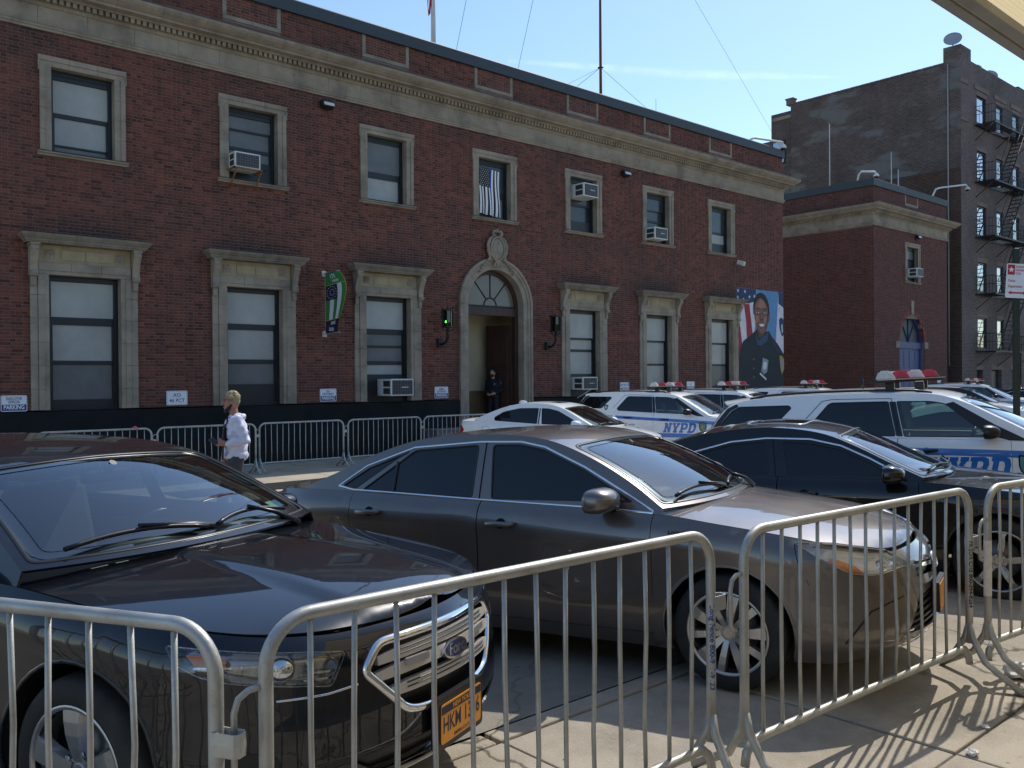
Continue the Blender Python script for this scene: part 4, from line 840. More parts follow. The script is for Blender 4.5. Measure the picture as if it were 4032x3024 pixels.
def ribbon(name, surf, path, w, m, parent, hgt=.004, closed=False, out=None, center=(0, 0, .55), res=.03):
    L = resample(path, res, closed); U, V = L[:, 0], L[:, 1]; p = surf(U, V); n = snorm(surf, U, V)
    ref = (p-np.array(center)) if out is None else np.tile(np.array(out, float), (len(p), 1))
    if (n*ref).sum() < 0: n = -n
    t = np.roll(p, -1, 0)-np.roll(p, 1, 0) if closed else np.gradient(p, axis=0)
    t /= np.linalg.norm(t, axis=1, keepdims=True)+1e-9; s = np.cross(n, t); N = len(p); V3 = []
    pr = [(-.5, -.002), (-.42, hgt*.7), (-.2, hgt), (.2, hgt), (.42, hgt*.7), (.5, -.002)]
    for i in range(N): V3 += [tuple(p[i]+s[i]*w*a+n[i]*b) for a, b in pr]
    k = len(pr); fs = [(i*k+j, ((i+1) % N)*k+j, ((i+1) % N)*k+j+1, i*k+j+1) for i in range(N if closed else N-1) for j in range(k-1)]
    b = MB(); b.add(V3, fs, True); return b.build(name, m, parent)
def flat(M):
    """a plane as surf: M 4x4"""
    A = np.array(M)
    return lambda u, v: A[:3, 3]+np.asarray(u)[:, None]*A[:3, 0]+np.asarray(v)[:, None]*A[:3, 1]
def smooth01(a, b, x): t = np.clip((x-a)/(b-a), 0, 1); return t*t*(3-2*t)
class Body:
    """lower body = outline in plan, lofted by a shoulder line and a section; decks and cabin sit on it"""
    def __init__(s, contour, zt, zb, zc, side, front, rear, rail, sA, sC, bow, crown, axles, ra, tumble=.32, curv=.10, feat=None, deckp=2.2):
        C_ = [(x, -y) for x, y in contour[2:0:-1]]+list(contour)+[(x, -y) for x, y in contour[-2:-4:-1]]; D = crom(C_)[28:-28]; D[0, 1] = D[-1, 1] = 0; dd = np.r_[0, np.cumsum(np.linalg.norm(np.diff(D, axis=0), axis=1))]; s.u = dd; s.cx = D[:, 0]; s.cy = D[:, 1]; s.umax = dd[-1]
        t = np.gradient(D, axis=0); t /= np.linalg.norm(t, axis=1, keepdims=True); s.nx, s.ny = t[:, 1], -t[:, 0]
        if s.ny[len(D)//2] < 0: s.nx, s.ny = -s.nx, -s.ny
        s.nx[0], s.ny[0], s.nx[-1], s.ny[-1] = 1, 0, -1, 0
        s.zt, s.zb, s.zc = spl(zt), spl(zb), spl(zc); s.ps, s.pf, s.pr = spl(side), spl(front), spl(rear); s.ax, s.ra = axles, ra; s.tum, s.curv, s.feat, s.deckp = tumble, curv, feat, deckp
        uu = np.linspace(0, s.umax, 500); q = s.P(uu, s.zt(np.interp(uu, s.u, s.cx))); o = np.argsort(q[:, 0]); s.tx, s.ty = q[o, 0], -q[o, 1]
        RR = crom(rail, 12); rd = np.r_[0, np.cumsum(np.linalg.norm(np.diff(RR, axis=0), axis=1))]; s.rs = rd/rd[-1]; s.rx, s.rz = RR[:, 0], RR[:, 1]
        s.sA = float(np.interp(-sA, -s.rx, s.rs)); s.sC = float(np.interp(-sC, -s.rx, s.rs)); md = (s.sA+s.sC)/2
        s.bow = spl([(0, bow[0]), (s.sA, bow[1]), (md, 0), (s.sC, bow[2]), (1, bow[3])]); s.crw = spl([(0, crown[0]), (s.sA, crown[1]), (md, crown[2]), (s.sC, crown[3]), (1, crown[4])])
    def inset(s, a, w):
        nx = np.interp(a, s.u, s.nx); x = np.interp(a, s.u, s.cx); e = smooth01(.15, .8, np.abs(nx)); end = np.where(x > -1.2, s.pf(w), s.pr(w)); return (1-e)*s.ps(w)+e*end
    def P(s, u, z):
        u = np.asarray(u, float); z = np.asarray(z, float); sg = np.where(u >= 0, 1., -1.); a = np.abs(u); x = np.interp(a, s.u, s.cx); y = np.interp(a, s.u, s.cy); nx = np.interp(a, s.u, s.nx); ny = np.interp(a, s.u, s.ny)
        zb, zt = s.zb(x), s.zt(x); w = np.clip((z-zb)/(zt-zb), 0, 1.02); i = s.inset(a, w)
        return np.stack([x-nx*i, -sg*(y-ny*i), z+0*x], 1)
    def U(s, x): return np.interp(-np.asarray(x, float), -s.cx, s.u)
    def ye(s, x): return np.interp(x, s.tx, s.ty)
    def H(s, x, y):
        x = np.asarray(x, float); y = np.asarray(y, float); ye = np.maximum(s.ye(x), .05); r = np.clip(np.abs(y)/ye, 0, 1.05); zc = s.zc(x); z = zc-(zc-s.zt(x))*r**s.deckp
        if s.feat: z = z+s.feat(x, y)*(1-r**8)
        return np.stack([x, y, z], 1)
    def S(s, sg):
        def f(x, z):
            x = np.asarray(x, float); z = np.asarray(z, float); d = z-s.zt(x); return np.stack([x, sg*(s.ye(x)-s.tum*d-s.curv*d*np.abs(d)), z], 1)
        return f
    def T(s, sv, t):
        sv = np.asarray(sv, float); t = np.asarray(t, float); x = np.interp(sv, s.rs, s.rx); z = np.interp(sv, s.rs, s.rz); d = z-s.zt(x); y = s.ye(x)-s.tum*d-s.curv*d*np.abs(d); q = 1-np.abs(t)**2.2
        return np.stack([x+s.bow(sv)*q, -t*y, z+s.crw(sv)*q], 1)
    def bp(s, poly, side=1, h=.03):
        """side polygon (x,z) -> (u,z), pushed out of the wheel arches"""
        L = resample(poly, h)
        for c in s.ax:
            d = L-np.array([c[0], c[1]]); r = np.linalg.norm(d, axis=1); k = (r < s.ra) & (L[:, 1] > c[1]-.33)
            L[k] = np.array([c[0], c[1]])+d[k]/np.maximum(r[k], 1e-4)[:, None]*s.ra
        return np.stack([side*s.U(L[:, 0]), L[:, 1]], 1)
def wheel(parent, x, y, r, w, style, m_rim, sg, m_dark=None):
    """sg -1: right-hand wheel (outside faces -y)"""
    root = MB().lathe([(r*.30, -.10*sg), (r*.62, -.09*sg), (r*.66, w*.1*sg), (r*.66, w*.45*sg)], axis='y', n=32).build('wheel', M_BLACKP, parent); root.location = (x, y, r)
    t = MB(); hw = w/2; t.lathe([(r*.66, -hw*.8), (r*.70, -hw*.97), (r*.84, -hw*1.02), (r*.95, -hw*.9), (r*.985, -hw*.72), (r, -hw*.4), (r, hw*.4), (r*.985, hw*.72), (r*.95, hw*.9), (r*.84, hw*1.02), (r*.70, hw*.97), (r*.66, hw*.8)], axis='y', n=56)
    t.build('tyre', mat('tyre_rubber', (.022, .021, .02), .8, var=.2, vscale=9, bump=.2, bscale=60, dirt=(.07, .065, .055), dscale=4, damt=.5), root)
    b = MB(); yo = sg*hw
    b.lathe([(r*.72, yo*.99), (r*.705, yo*1.02), (r*.67, yo*.97), (r*.655, yo*.6), (r*.655, -yo*.6)], axis='y', n=48)
    b.lathe([(0, yo*.80), (r*.09, yo*.80), (r*.10, yo*.77), (r*.17, yo*.76), (r*.18, yo*.5)], axis='y', n=24, smooth=False)
    def spoke(a, w0, w1, y0, y1, r0=.12, r1=.68, twist=0.):
        d = Vector((math.cos(a), 0, math.sin(a))); q = Vector((-math.sin(a), 0, math.cos(a)))
        rows = []
        for k in range(5):
            f = k/4; rad = r*(r0+(r1-r0)*f); ww = w0+(w1-w0)*f; yy = y0+(y1-y0)*f+.012*sg*math.sin(math.pi*f); c = d*rad+q*twist*f*f
            rows += [c-q*ww+Vector((0, yy-.03*sg, 0)), c-q*ww*.75+Vector((0, yy, 0)), c+q*ww*.75+Vector((0, yy, 0)), c+q*ww+Vector((0, yy-.03*sg, 0))]
        b.add(rows, [(4*k+j, 4*k+j+1, 4*k+j+5, 4*k+j+4) for k in range(4) for j in range(3)], False)
    if style == 'five':
        for k in range(5): spoke(2*math.pi*k/5+.35, .030, .062, yo*.80, yo*.93)
    elif style == 'ten':
        for k in range(10): spoke(2*math.pi*k/10+.1, .020, .028 if k % 2 else .045, yo*.80, yo*.95)
    elif style == 'twist':
        for k in range(5): spoke(2*math.pi*k/5, .016, .030, yo*.86, yo*.98, twist=.05); spoke(2*math.pi*k/5+.32, .016, .022, yo*.86, yo*.98, twist=-.05)
    else:
        for k in range(6): spoke(2*math.pi*k/6, .03, .04, yo*.7, yo*.85)
    b.build('rim', m_rim, root)
    n = MB()
    for k in range(5): a = 2*math.pi*k/5; n.cyl((r*.21*math.cos(a), yo*.72, r*.21*math.sin(a)), (r*.21*math.cos(a), yo*.83, r*.21*math.sin(a)), .011, 8)
    n.build('wheel_nuts', M_CHROME, root)
    MB().lathe([(.0, sg*.01), (r*.46, sg*.01), (r*.47, -sg*.01)], axis='y', n=28).build('brake_disc', mat('brake_steel', (.2, .19, .18), .45, metal=.8), root)
    return root
M_CHROME = mat('chrome', (.78, .79, .80), .06, metal=1.0)
M_SEAM = mat('shut_line', (.006, .006, .006), .9); M_LENS = glassmat('clear_lens', (.92, .93, .93), .07); M_TRIM = mat('black_trim', (.012, .012, .013), .35)
M_REFL = mat('lamp_reflector', (.42, .42, .42), .16, metal=.9); M_AMBER = mat('amber_lens', (.75, .20, .02), .2, coat=.5); M_REDL = mat('red_lens', (.42, .012, .012), .15, coat=.8)
M_TINT = mat('tinted_glass', (.006, .008, .011), .02, spec=.62); M_INT = mat('interior', (.07, .068, .065), .75); M_INTL = mat('interior_grey', (.20, .20, .19), .8)
M_CLEARG = glassmat('windscreen_glass', (.60, .70, .70), .13); M_TINTG = glassmat('smoked_glass', (.22, .26, .27), .09); M_GREENG = glassmat('green_side_glass', (.42, .55, .50), .07)
def seat(mb, x, y, z, w=.5, head=True):
    mb.box((x-.25, y-w/2, z), (x+.27, y+w/2, z+.18), .05); b = MB(); b.box((-.07, -w/2, 0), (.07, w/2, .58), .05); head and b.box((-.05, -.13, .60), (.05, .13, .80), .04); b.xform(Matrix.Translation((x-.26, y, z+.12)) @ Matrix.Rotation(R(-14), 4, 'Y')); mb.add(b.v, b.f)
# ------------------------------------------------------------ vehicle shapes (x forward from about the front axle, y left, z up)
SIDE = [(0, .075), (.06, .035), (.16, .010), (.34, .0), (.52, .010), (.70, .012), (.80, .006), (.88, .018), (.95, .045), (1, .085)]
FRNT = [(0, .10), (.08, .03), (.2, .0), (.4, .01), (.6, .03), (.8, .045), (.92, .06), (1, .10)]
REAR = [(0, .08), (.1, .02), (.3, .0), (.5, .02), (.7, .035), (.9, .04), (1, .08)]
def tfeat(x, y):
    yr = .20+.12*smooth01(-.5, .9, x); return (.016*smooth01(yr+.10, yr-.02, np.abs(y)))*smooth01(1.0, .75, x)*(x > -1.5)
BODY = {
 'sedan_black': Body(
  [(1.04, 0), (1.02, .2), (.96, .42), (.86, .64), (.71, .80), (.5, .895), (.2, .94), (-.3, .955), (-1.0, .962), (-1.8, .966), (-2.6, .96), (-3.2, .94), (-3.7, .885), (-3.95, .77), (-4.08, .5), (-4.12, .25), (-4.13, 0)],
  [(1.04, .815), (.95, .815), (.85, .83), (.7, .85), (.4, .885), (0, .93), (-.4, .975), (-1., 1.01), (-1.8, 1.04), (-2.8, 1.08), (-3.5, 1.09), (-4.13, 1.05)], [(1.04, .22), (.6, .20), (-3.6, .20), (-4.13, .26)],
  [(1.04, .817), (.99, .835), (.92, .858), (.75, .897), (.4, .955), (0, .995), (-.35, 1.02), (-.7, 1.04), (-3.1, 1.12), (-3.7, 1.14), (-4.13, 1.09)], SIDE,
  [(0, .16), (.07, .06), (.16, .02), (.3, .0), (.5, .0), (.7, .012), (.88, .03), (.96, .055), (1, .085)], REAR,
  [(-.40, 1.03), (-.74, 1.21), (-1.12, 1.37), (-1.5, 1.445), (-2.1, 1.475), (-2.7, 1.455), (-3.1, 1.37), (-3.45, 1.24), (-3.75, 1.12)], -1.16, -2.95, (.20, .09, -.05, -.12), (.0, .035, .05, .04, .0), ((0., .345), (-2.868, .345)), .405, .40, .08, tfeat),
 'sedan_grey': Body(
  [(1.06, 0), (1.045, .22), (1.0, .45), (.90, .65), (.74, .80), (.5, .875), (.1, .903), (-.6, .908), (-1.4, .91), (-2.2, .91), (-2.9, .895), (-3.35, .85), (-3.62, .75), (-3.75, .55), (-3.80, .25), (-3.81, 0)],
  [(1.06, .745), (1.0, .75), (.9, .765), (.74, .80), (.45, .86), (0, .925), (-.3, .965), (-.9, .995), (-1.55, 1.02), (-2.7, 1.06), (-3.2, 1.07), (-3.6, 1.06), (-3.81, 1.03)], [(1.06, .22), (.6, .19), (-3.3, .19), (-3.81, .26)],
  [(1.06, .747), (1.0, .772), (.93, .80), (.8, .84), (.4, .925), (0, .98), (-.3, 1.01), (-.6, 1.02), (-3.0, 1.09), (-3.5, 1.10), (-3.81, 1.06)], SIDE,
  [(0, .13), (.08, .05), (.18, .015), (.32, .0), (.5, .012), (.7, .03), (.88, .06), (1, .12)], REAR,
  [(-.30, 1.0), (-.52, 1.145), (-.82, 1.295), (-1.12, 1.40), (-1.4, 1.44), (-1.75, 1.45), (-2.2, 1.42), (-2.58, 1.32), (-2.92, 1.19), (-3.22, 1.085)], -1.02, -2.42, (.17, .06, -.05, -.14), (.0, .02, .02, .02, .0), ((.08, .325), (-2.695, .325)), .375, .38, .08),
 'sedan_fast': Body(
  [(.99, 0), (.975, .22), (.93, .45), (.83, .66), (.66, .82), (.4, .89), (0, .918), (-.6, .925), (-1.4, .93), (-2.2, .93), (-2.9, .915), (-3.4, .87), (-3.68, .77), (-3.82, .55), (-3.88, .25), (-3.89, 0)],
  [(.99, .73), (.9, .745), (.75, .775), (.45, .825), (0, .885), (-.4, .93), (-1., .962), (-1.65, .975), (-2.5, 1.0), (-3.1, 1.03), (-3.6, 1.045), (-3.89, 1.02)], [(.99, .2), (.6, .17), (-3.3, .18), (-3.89, .25)],
  [(.99, .732), (.93, .76), (.85, .785), (.7, .825), (.35, .885), (0, .925), (-.35, .957), (-.7, .985), (-3.2, 1.07), (-3.6, 1.075), (-3.89, 1.04)], SIDE, FRNT, REAR,
  [(-.52, .975), (-.78, 1.10), (-1.05, 1.235), (-1.30, 1.335), (-1.62, 1.39), (-1.95, 1.395), (-2.4, 1.34), (-2.85, 1.22), (-3.3, 1.09)], -1.24, -2.35, (.20, .07, -.05, -.12), (.0, .035, .045, .04, .0), ((0, .335), (-2.83, .335)), .385, .40, .08),
 'sedan_white': Body(
  [(.82, 0), (.81, .2), (.77, .42), (.68, .64), (.52, .80), (.3, .875), (0, .90), (-.6, .905), (-1.4, .91), (-2.2, .915), (-2.9, .90), (-3.4, .86), (-3.75, .77), (-3.93, .55), (-4.0, .25), (-4.01, 0)],
  [(.82, .70), (.75, .71), (.6, .74), (.3, .80), (0, .86), (-.45, .925), (-1., .95), (-1.65, .975), (-2.7, 1.02), (-3.3, 1.04), (-3.8, 1.04), (-4.01, 1.0)], [(.82, .19), (.5, .17), (-3.4, .18), (-4.01, .25)],
  [(.82, .702), (.76, .735), (.66, .775), (.5, .83), (.2, .89), (-.1, .935), (-.45, .97), (-.7, .98), (-3.2, 1.07), (-3.7, 1.09), (-4.01, 1.05)], SIDE, FRNT, REAR,
  [(-.34, .955), (-.75, 1.16), (-1.1, 1.32), (-1.4, 1.41), (-1.8, 1.445), (-2.2, 1.435), (-2.6, 1.36), (-3.0, 1.22), (-3.35, 1.075)], -1.2, -2.5, (.20, .07, -.05, -.14), (.0, .025, .03, .025, .0), ((0, .33), (-2.888, .33)), .38, .38, .08),
 'suv': Body(
  [(.98, 0), (.965, .25), (.92, .5), (.82, .74), (.62, .90), (.3, .965), (-.3, .985), (-1.2, .99), (-2.2, .99), (-3.0, .975), (-3.5, .93), (-3.8, .83), (-3.95, .6), (-4.0, .3), (-4.01, 0)],
  [(.98, .98), (.9, .99), (.75, 1.02), (.4, 1.07), (0, 1.10), (-.5, 1.125), (-1., 1.15), (-1.65, 1.175), (-2.6, 1.215), (-3.4, 1.25), (-4.01, 1.25)], [(.98, .27), (.6, .25), (-3.4, .26), (-4.01, .34)],
  [(.98, .982), (.92, 1.02), (.84, 1.05), (.7, 1.09), (.3, 1.15), (0, 1.175), (-.4, 1.20), (-.7, 1.21), (-3.6, 1.29), (-4.01, 1.28)],
  [(0, .07), (.05, .035), (.14, .012), (.34, .0), (.52, .008), (.70, .014), (.82, .010), (.90, .018), (.96, .03), (1, .055)], [(0, .10), (.08, .03), (.2, .0), (.4, .0), (.6, .01), (.85, .03), (.95, .06), (1, .10)], [(0, .05), (.15, .0), (.5, .01), (1, .06)],
  [(-.18, 1.14), (-.6, 1.385), (-.95, 1.575), (-1.2, 1.655), (-1.6, 1.685), (-2.3, 1.70), (-2.9, 1.69), (-3.35, 1.655), (-3.56, 1.58), (-3.70, 1.42), (-3.80, 1.27)], -1.02, -3.42, (.22, .09, -.10, -.16), (.0, .035, .05, .04, .0), ((0, .375), (-2.866, .375)), .44, .24, .10),
}
# ------------------------------------------------------------ vehicle builder
def arch_arc(c, ra, zb, n=22):
    b = math.degrees(math.asin(min(.99, max(0., (c[1]-zb)/ra)))); return [(c[0]+ra*math.cos(R(t)), c[1]+ra*math.sin(R(t))) for t in np.linspace(180+b, -b, n)]   # rear foot -> front foot
def build_car(name, key, paint, d):
    """d: xd (door edges, front to rear), zr rocker top, windows, glass mats, wheel style ..."""
    B = BODY[key]; root = empty(name, local=True); WM[root] = Matrix.Identity(4)
    xd = d['xd']; zr = d.get('zr', .30); X = lambda u: np.interp(np.abs(u), B.u, B.cx); c0, c1 = B.ax
    ud = float(B.U(xd[0]))
    # front wings + bumper skin
    us = np.linspace(-ud, ud, 110); top = [(u, float(B.zt(X(u)))-.001) for u in us]
    def low(sg):
        pts = [(xd[0], float(B.zt(xd[0]))*.55), (xd[0]-.015, zr+.05), (xd[0]-.015, float(B.zb(xd[0])))]; zb0 = float(B.zb(c0[0])); pts += arch_arc(c0, B.ra, zb0); xe = pts[-1][0]
        o = [(float(B.U(x)), z) for x, z in pts]; ue = o[-1][0]
        o += [(u, float(B.zb(X(u)))) for u in np.linspace(ue, 0, 26)[1:-1]]; return [(sg*u, z) for u, z in o]
    outer = top+low(1)+[(0, float(B.zb(B.cx[0])))]+low(-1)[::-1]
    fh = [list(q) for q in d.get('front_holes', [])]
    panel('front_wing_and_bumper', B.P, outer, paint, root, fh, h=d.get('h', .06))
    if fh: bk = [(u, z) for u, z in ((-.9, .26), (.9, .26), (.9, .8), (-.9, .8))]; panel('front_inner', lambda u, v: B.P(u, v), bk, M_TRIM, root, h=.15, off=-.075, flange=0)
    # doors, rockers
    for sg in (1, -1):
        for i in range(len(xd)-1):
            a, b = xd[i], xd[i+1]; zta = [(x, float(B.zt(x))-.002) for x in np.linspace(a-.004, b+.004, 12)]
            last = i == len(xd)-2
            if last: xr_ = c1[0]+B.ra+.03; poly = zta+[(b+.004, .86), (b+.02, .74), (max(xr_, b+.02) if xr_ > b else b+.02, .55), (max(xr_-.01, b+.03), zr), (a-.004, zr)]
            else: poly = zta+[(b+.004, zr), (a-.004, zr)]
            dr = panel('door', B.P, B.bp(poly, sg), paint, root, h=.075)
            hx, hz = d['handles'][i]; uu = sg*float(B.U(hx)); p = B.P(np.array([uu]), np.array([hz]))[0]; nn = Vector((0, -sg, 0))
            hb = MB(); hb.tube([(hx-.105, p[1]-sg*.012, hz-.002), (hx-.09, p[1]-sg*.030, hz), (hx+.08, p[1]-sg*.034, hz), (hx+.11, p[1]-sg*.012, hz+.002)], [.012, .017, .018, .014], 10); hb.build('handle', d.get('handle_mat', paint), dr)
            ep = [(uu+.038*math.cos(t), hz+.034*math.sin(t)) for t in np.linspace(0, 2*math.pi, 17)[:-1]]; panel('handle_recess', B.P, ep, M_SEAM, dr, h=.03, off=.0012, flange=0)
        zb0 = float(B.zb(-1.4)); r0 = [(c0[0]-B.ra*.98, zr-.006), (c1[0]+B.ra*.98, zr-.006), (c1[0]+B.ra*.9, zb0), (c0[0]-B.ra*.9, zb0)]
        panel('rocker', B.P, [(sg*float(B.U(x)), z) for x, z in resample(r0, .08)], d.get('rocker_mat', paint), root, h=.1, off=-.004)
    # rear quarter + bumper
    SR = lambda v, z: B.P(np.where(np.asarray(v) <= 0, B.umax+np.asarray(v), -(B.umax-np.asarray(v))), z)
    xq = xd[-1]; uq = float(B.U(xq)); vq = B.umax-uq; vs_ = np.linspace(-vq, vq, 90); top = [(v, float(B.zt(X(B.umax-abs(v))))-.001) for v in vs_]
    def lowr(sg):
        zb1 = float(B.zb(c1[0])); pts = [(xq, .86), (xq+.02, .74)]+[p for p in arch_arc(c1, B.ra, zb1)[::-1] if p[0] < xq+.005 or True]; A = arch_arc(c1, B.ra, zb1)[::-1]
        pts = [(xq, .86), (xq+.016, .74), (c1[0]+B.ra+.02 if c1[0]+B.ra > xq else xq+.016, .55)]; k0 = [p for p in A if p[1] < .60 or p[0] < c1[0]+B.ra*.8]; pts = pts[:2]+[(min(c1[0]+B.ra+.026, xq+.3), .52), (c1[0]+B.ra+.022, zr)]+A
        o = [(B.umax-float(B.U(x)), z) for x, z in pts]; o += [(v, float(B.zb(X(B.umax-v)))) for v in np.linspace(o[-1][0], 0, 20)[1:-1]]; return [(sg*v, z) for v, z in o]
    outer = top+lowr(1)+[(0, float(B.zb(B.cx[-1])))]+lowr(-1)[::-1]
    panel('rear_wing_and_bumper', SR, outer, paint, root, [list(q) for q in d.get('rear_holes', [])], h=.08, center=(-1.5, 0, .55))
    for sg in (1, -1):
        for q, m in d.get('tail', []): panel('tail_lamp', SR, [(-sg*v, z) for v, z in q], m, root, h=.06, off=.006, center=(-1.5, 0, .55))
    # hood, cowl, boot lid
    xh, hb_ = d['hood_x'], d.get('hood_bow', .12)
    k = (B.tx > xh) ; hx, hy = B.tx[k], B.ty[k]; n = len(hx); step = max(1, n//70); hx, hy = np.r_[hx[:-1:step], hx[-1]], np.r_[hy[:-1:step], hy[-1]]
    hy2 = np.maximum(hy-.005, 0); right = [(x-.005*(1-min(1, y/.5)), -y) for x, y in zip(hx, hy2)]
    poly = right+[(x, -y) for x, y in right[::-1] if y < -.002]; w0 = hy2[0]
    rear = [(xh+hb_*(1-(y/w0)**2), y) for y in np.linspace(w0, -w0, 15)[1:-1]]; hood = panel('hood', B.H, poly+rear, paint, root, h=d.get('hh', .055), out=(0, 0, 1), flange=.035)
    cw = [(xh+hb_*(1-(y/w0)**2)+.03, y) for y in np.linspace(-w0*.97, w0*.97, 17)]+[(xh-.42+.18*(1-(y/w0)**2), y) for y in np.linspace(w0*.97, -w0*.97, 17)]; panel('cowl', B.H, cw, M_TRIM, root, h=.09, off=-.012, out=(0, 0, 1), flange=0)
    if d.get('boot_x') is not None:
        xb = d['boot_x']; k = (B.tx < xb); bx, by = B.tx[k], np.maximum(B.ty[k]-.008, 0); st = max(1, len(bx)//50); bx, by = np.r_[bx[0], bx[1:-1:st], bx[-1]], np.r_[by[0], by[1:-1:st], by[-1]]
        right = [(x+.008*(1-min(1, y/.5)), -y) for x, y in zip(bx, by)]; poly = right+[(x, -y) for x, y in right[::-1] if y < -.002]
        panel('boot_lid', B.H, poly, paint, root, h=.07, out=(0, 0, 1))
    # cabin
    LS, LT = 3.4, .66; TS = lambda a, b: B.T(np.asarray(a)/LS, np.asarray(b)/LT)
    m_ = d.get('pillar', .05); f0 = d.get('ws0', .012)
    ws = rnd([(f0*LS, -(1-m_)*LT), ((B.sA-.012)*LS, -(1-m_*1.5)*LT), ((B.sA-.006)*LS, 0), ((B.sA-.012)*LS, (1-m_*1.5)*LT), (f0*LS, (1-m_)*LT)], [.03, .07, .0, .07, .03])
    rw = rnd([((B.sC+.012)*LS, -(1-m_*2.2)*LT), (.975*LS, -(1-m_*2)*LT), (.975*LS, (1-m_*2)*LT), ((B.sC+.012)*LS, (1-m_*2.2)*LT)], .08)
    ro = [(0, -LT), (LS, -LT), (LS, LT), (0, LT)]
    rf = panel('roof', TS, ro, paint, root, [ws, rw]+[list(q) for q in d.get('roof_holes', [])], h=.07, center=(-1.5, 0, .6))
    panel('windscreen', TS, ws, d.get('ws_mat', M_CLEARG), root, h=.06, off=-.004, flange=0, center=(-1.5, 0, .6)); panel('rear_window', TS, rw, d.get('rw_mat', M_TINT), root, h=.08, off=-.004, flange=0, center=(-1.5, 0, .6))
    ribbon('windscreen_seal', TS, ws, .022, M_TRIM, root, .003, True, center=(-1.5, 0, .6)); ribbon('rear_window_seal', TS, rw, .03, M_TRIM, root, .003, True, center=(-1.5, 0, .6))
    fr = rnd([(f0*LS+.03, -(1-m_)*LT+.03), ((B.sA-.012)*LS-.03, -(1-m_*1.5)*LT+.03), ((B.sA-.006)*LS-.03, 0), ((B.sA-.012)*LS-.03, (1-m_*1.5)*LT-.03), (f0*LS+.03, (1-m_)*LT-.03)], [.06, .09, 0, .09, .06]); ribbon('frit_band', TS, fr, .055, M_TRIM, root, -.007, True, center=(-1.5, 0, .6))
    belt = [(x, float(B.zt(x))-.0) for x in np.linspace(B.rx[-1], B.rx[0], 40)]
    for sg in (1, -1):
        S = B.S(-sg); hs = [list(q[0]) for q in d['windows']]; o = [(x, z) for x, z in zip(B.rx, B.rz)]+belt
        up = panel('side_frame', S, o, d.get('upper_mat', paint), root, hs, h=.07, out=(0, -sg, 0))
        for q, m, nm in d['windows']: panel(nm, S, q, m, root, h=.1, off=-.005, flange=0, out=(0, -sg, 0)); ribbon('window_seal', S, q, .012, M_TRIM, root, .002, True, out=(0, -sg, 0))
        for path, w, m, nm in d.get('side_trim', []): ribbon(nm, S, path, w, m, root, .007, False, out=(0, -sg, 0))
        for q, m, nm in d.get('side_patch', []): panel(nm, S, q, m, root, h=.08, off=.0015, flange=0, out=(0, -sg, 0))
        for path, w, m, nm in d.get('band_trim', []): L_ = resample(path, .05, False); ribbon(nm, B.P, [(sg*float(B.U(x)), z) for x, z in L_], w, m, root, .005, False)
        # mirror
        mx, mz = d['mirror']; yb = float(B.ye(mx)); y0 = -sg*(yb+.135); mm = MB(); mm.ellipsoid((0, 0, 0), (1, 1, 1), 24, 14); se = lambda v, k: math.copysign(abs(v)**k, v); mm.v = [(max(-.06, .105*se(p[0], .8)), .135*se(p[1], .62)*(1-.12*p[0]), .082*se(p[2], .62)*(1-.25*max(0, p[0]))*(1.0 if p[2] > 0 else .85)) for p in mm.v]; mm.xform(Matrix.Translation((mx, y0, mz)) @ Matrix.Scale(d.get('mscale', 1.), 4)); mo = mm.build('mirror', d.get('mirror_mat', paint), root)
        g = MB(); g.prism(roundrect(.23, .13, .04), -.003, .003, 'x'); g.xform(Matrix.Translation((mx-.057, y0, mz+.002))); g.build('mirror_glass', M_CHROME, mo)
        a = MB(); a.tube([(mx+.02, -sg*(yb-.03), mz-.05), (mx+.02, -sg*(yb+.05), mz-.045)], [.03, .022], 8); a.build('mirror_arm', M_TRIM, mo)
        # arches
        for c in (c0, c1):
            A = arch_arc(c, B.ra, .22, 24); q = [(sg*float(B.U(x)), z) for x, z in A]; ribbon('arch_lip', B.P, q, .018, d.get('arch_mat', paint), root, .004)
            wl = MB(); p = B.P(np.array([a_[0] for a_ in q]), np.array([a_[1] for a_ in q])); N = len(p); V_ = [tuple(v) for v in p]+[(v[0], -sg*.50, v[2]) for v in p]; V_ = [(v[0], v[1]+(sg*.012 if i < N else 0), v[2]) for i, v in enumerate(V_)]
            wl.add(V_, [(i, i+1, N+i+1, N+i) for i in range(N-1)], True); wl.build('wheel_well', M_BLACKP, root)
        for c in (c0, c1):
            yw = float(B.ye(c[0])); wheel(root, c[0], -sg*(float(np.interp(-c[0], -B.cx, B.cy))-d.get('track', .115)), c[1], d.get('tw', .215), d['rim'], d['rim_mat'], -sg)
    W_ = float(B.cy.max()); ub = MB(); ub.box((c0[0]-B.ra-.02, -W_+.1, .19), (c1[0]+B.ra+.02, W_-.1, .42)); ub.box((c0[0]+B.ra+.02, -.62, .24), (B.cx[0]-.22, .62, .5)); ub.box((c1[0]-B.ra-.02, -.6, .28), (B.cx[-1]+.2, .6, .55)); ub.box((c0[0]-.6, -.5, .3), (c0[0]+.6, .5, .62)); ub.box((c1[0]-.6, -.5, .3), (c1[0]+.6, .5, .62)); ub.build('underbody', M_BLACKP, root)
    # interior
    zi = float(B.zt(-1.2)); it = MB(); xdsh = B.rx[0]-.25
    it.box((xdsh-.28, -W_+.2, zi-.30), (xdsh+.22, W_-.2, zi-.045), .05); it.box((xdsh-.5, -W_+.16, .40), (B.rx[-1]+.5, W_-.16, .46)); it.box((xdsh-.42, .17, zi-.12), (xdsh-.15, .57, zi-.01), .05); it.box((B.rx[-1]+.35, -W_+.22, zi-.12), (B.rx[-1]-.0, W_-.22, zi-.06), .02)
